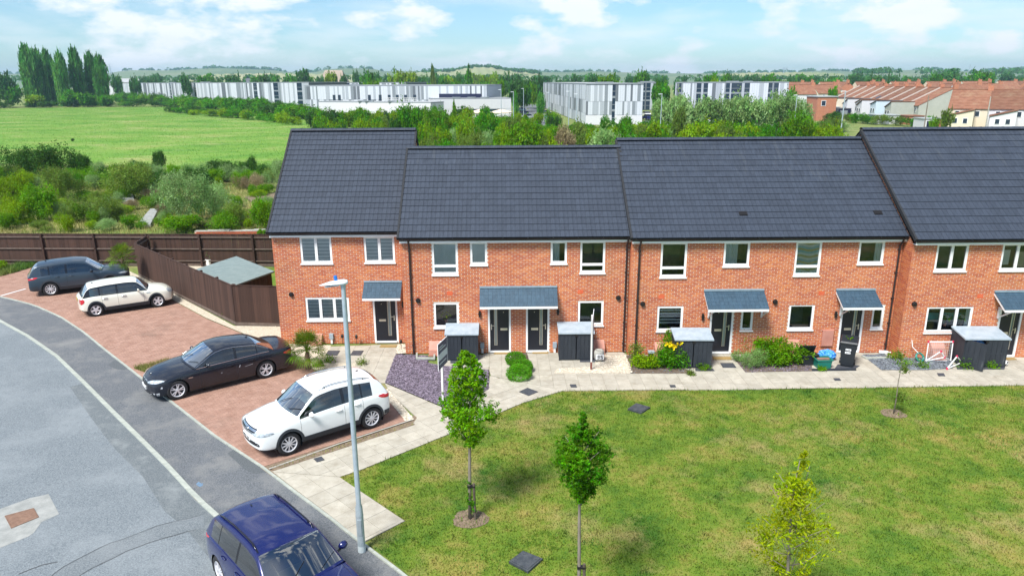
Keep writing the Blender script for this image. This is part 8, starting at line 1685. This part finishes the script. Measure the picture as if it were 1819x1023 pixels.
# ------------------------------------------------------------------ hills
SKY_L = [(-400, 128), (0, 130), (190, 129), (230, 124), (300, 123.5), (380, 120), (480, 122), (510, 127), (560, 127), (575, 122), (620, 119.5), (660, 121), (685, 126), (760, 125), (822, 123), (845, 116), (870, 117), (905, 124), (1000, 127.5), (1060, 125), (1150, 129), (1230, 129), (1330, 127.5), (1400, 127), (1450, 124.5), (1540, 126), (1660, 122), (1720, 125), (1819, 122), (2200, 122)]
def hill(name, prof, Y, depth, m_, base=-.03, drop=0.0, ny=14):
    xs_ = []; rows = []; us = np.linspace(prof[0][0], prof[-1][0], 150); cr = [P(u, lerp(prof, u) + drop, Y) for u in us]
    for j in range(ny + 1):
        t = j / ny; f = math.sin(min(1, t / .62) * math.pi / 2) ** 1.3 if t < .62 else math.cos((t - .62) / .38 * math.pi / 2)
        rows.append([(x * (Y - depth * .62 + depth * t) / Y, Y - depth * .62 + depth * t, max(base, z * f + (0 if j in (0, ny) else math.sin(i * .7 + j) * .8))) for i, (x, z) in enumerate(cr)])
    return tag(MB().grid(rows).build(name, MATS[m_], None, smooth=True), kind='structure')
hill('hills', SKY_L, 2600, 1500, 'hill', drop=2.0)
hill('hills', [(700, 130), (800, 125), (822, 121), (846, 118), (872, 118.5), (900, 124), (960, 129)], 1500, 700, 'farmland', drop=1.5)
hill('hills', [(1280, 132), (1330, 129), (1380, 128), (1450, 128), (1500, 131)], 1300, 500, 'farmland', drop=1.0)
hill('hills', [(330, 134), (400, 131), (480, 130), (560, 131), (640, 133)], 1300, 500, 'farmland', drop=1.0)
def woodland(name, prof, Y, n, size, m_, hh, thin=1.0):
    r = np.random.default_rng(int(Y)); u = r.uniform(prof[0][0], prof[-1][0], n); C = []
    nz_ = np.sin(u * .05) + np.sin(u * .013 + 2) + r.normal(0, .7, n)
    for q, k in zip(u, nz_):
        if k < -.2 * thin - .6: continue
        y = Y + r.normal(0, 60); x, z = P(q, lerp(prof, q) + 2.2, Y); s = r.uniform(.6, 1.3)
        for _ in range(40): d = r.normal(size=3); d /= np.linalg.norm(d); C.append((x * y / Y + d[0] * hh * .9 * s, y + d[1] * hh * s, z - hh * .2 + abs(d[2]) * hh * s))
    C = np.array(C); V, F = leaves_np(C, size * .6, .6, .5, r); t = np.clip(r.uniform(0, 1, len(C)), 0, 1); return tag(obj(name, npmesh(name, V, F, MATS[m_], t)), kind='stuff')
woodland('far_woodland', SKY_L, 2560, 900, 5.5, 'leaf_far', 8); woodland('hill_woodland', [(710, 130), (800, 126), (822, 122), (846, 118.5), (872, 119), (900, 124), (960, 130)], 1480, 260, 3.5, 'leaf_far', 5); woodland('middle_woodland', [(-100, 139), (190, 139), (600, 138), (1000, 138), (1400, 138), (1819, 137)], 900, 420, 2.6, 'leaf_far', 4.5); woodland('far_woodland', [(1520, 127), (1620, 126), (1660, 127), (1720, 127), (1819, 127)], 1100, 120, 3.2, 'leaf_far', 6)
# ------------------------------------------------------------------ air
hz = mat('haze', (1, 1, 1)); t = hz.node_tree; t.nodes.remove(t.nodes['Principled BSDF']); pv_ = N(t, 'ShaderNodeVolumePrincipled'); pv_.inputs['Color'].default_value = (.52, .76, 1.0, 1); pv_.inputs['Density'].default_value = 0.00019; pv_.inputs['Anisotropy'].default_value = 0.2
t.links.new(pv_.outputs[0], t.nodes['Material Output'].inputs['Volume'])
tag(MB().box(-4100, 4100, -150, 4700, -1.2, 95).build('haze', hz), kind='stuff')
# things that share a label are told apart by their place in their row
same = {}
for o in list(sc.objects):
    if o.parent is None and 'label' in o: same.setdefault(o['label'], []).append(o)
for lb, os_ in same.items():
    if len(os_) < 2 or len(lb.split()) > 13: continue
    os_.sort(key=lambda o: o.location.x / max(1, o.location.y)); n = len(os_)
    wd_ = {2: ['left one', 'right one'], 3: ['left one', 'middle one', 'right one'], 4: ['leftmost', 'second from left', 'third from left', 'rightmost']}.get(n, ['leftmost'] + [q + ' from left' for q in ('second', 'third', 'fourth', 'fifth', 'sixth', 'seventh')] * 9)
    for i, o in enumerate(os_): o['label'] = lb + ', ' + ('rightmost' if n > 4 and i == n - 1 else wd_[i])
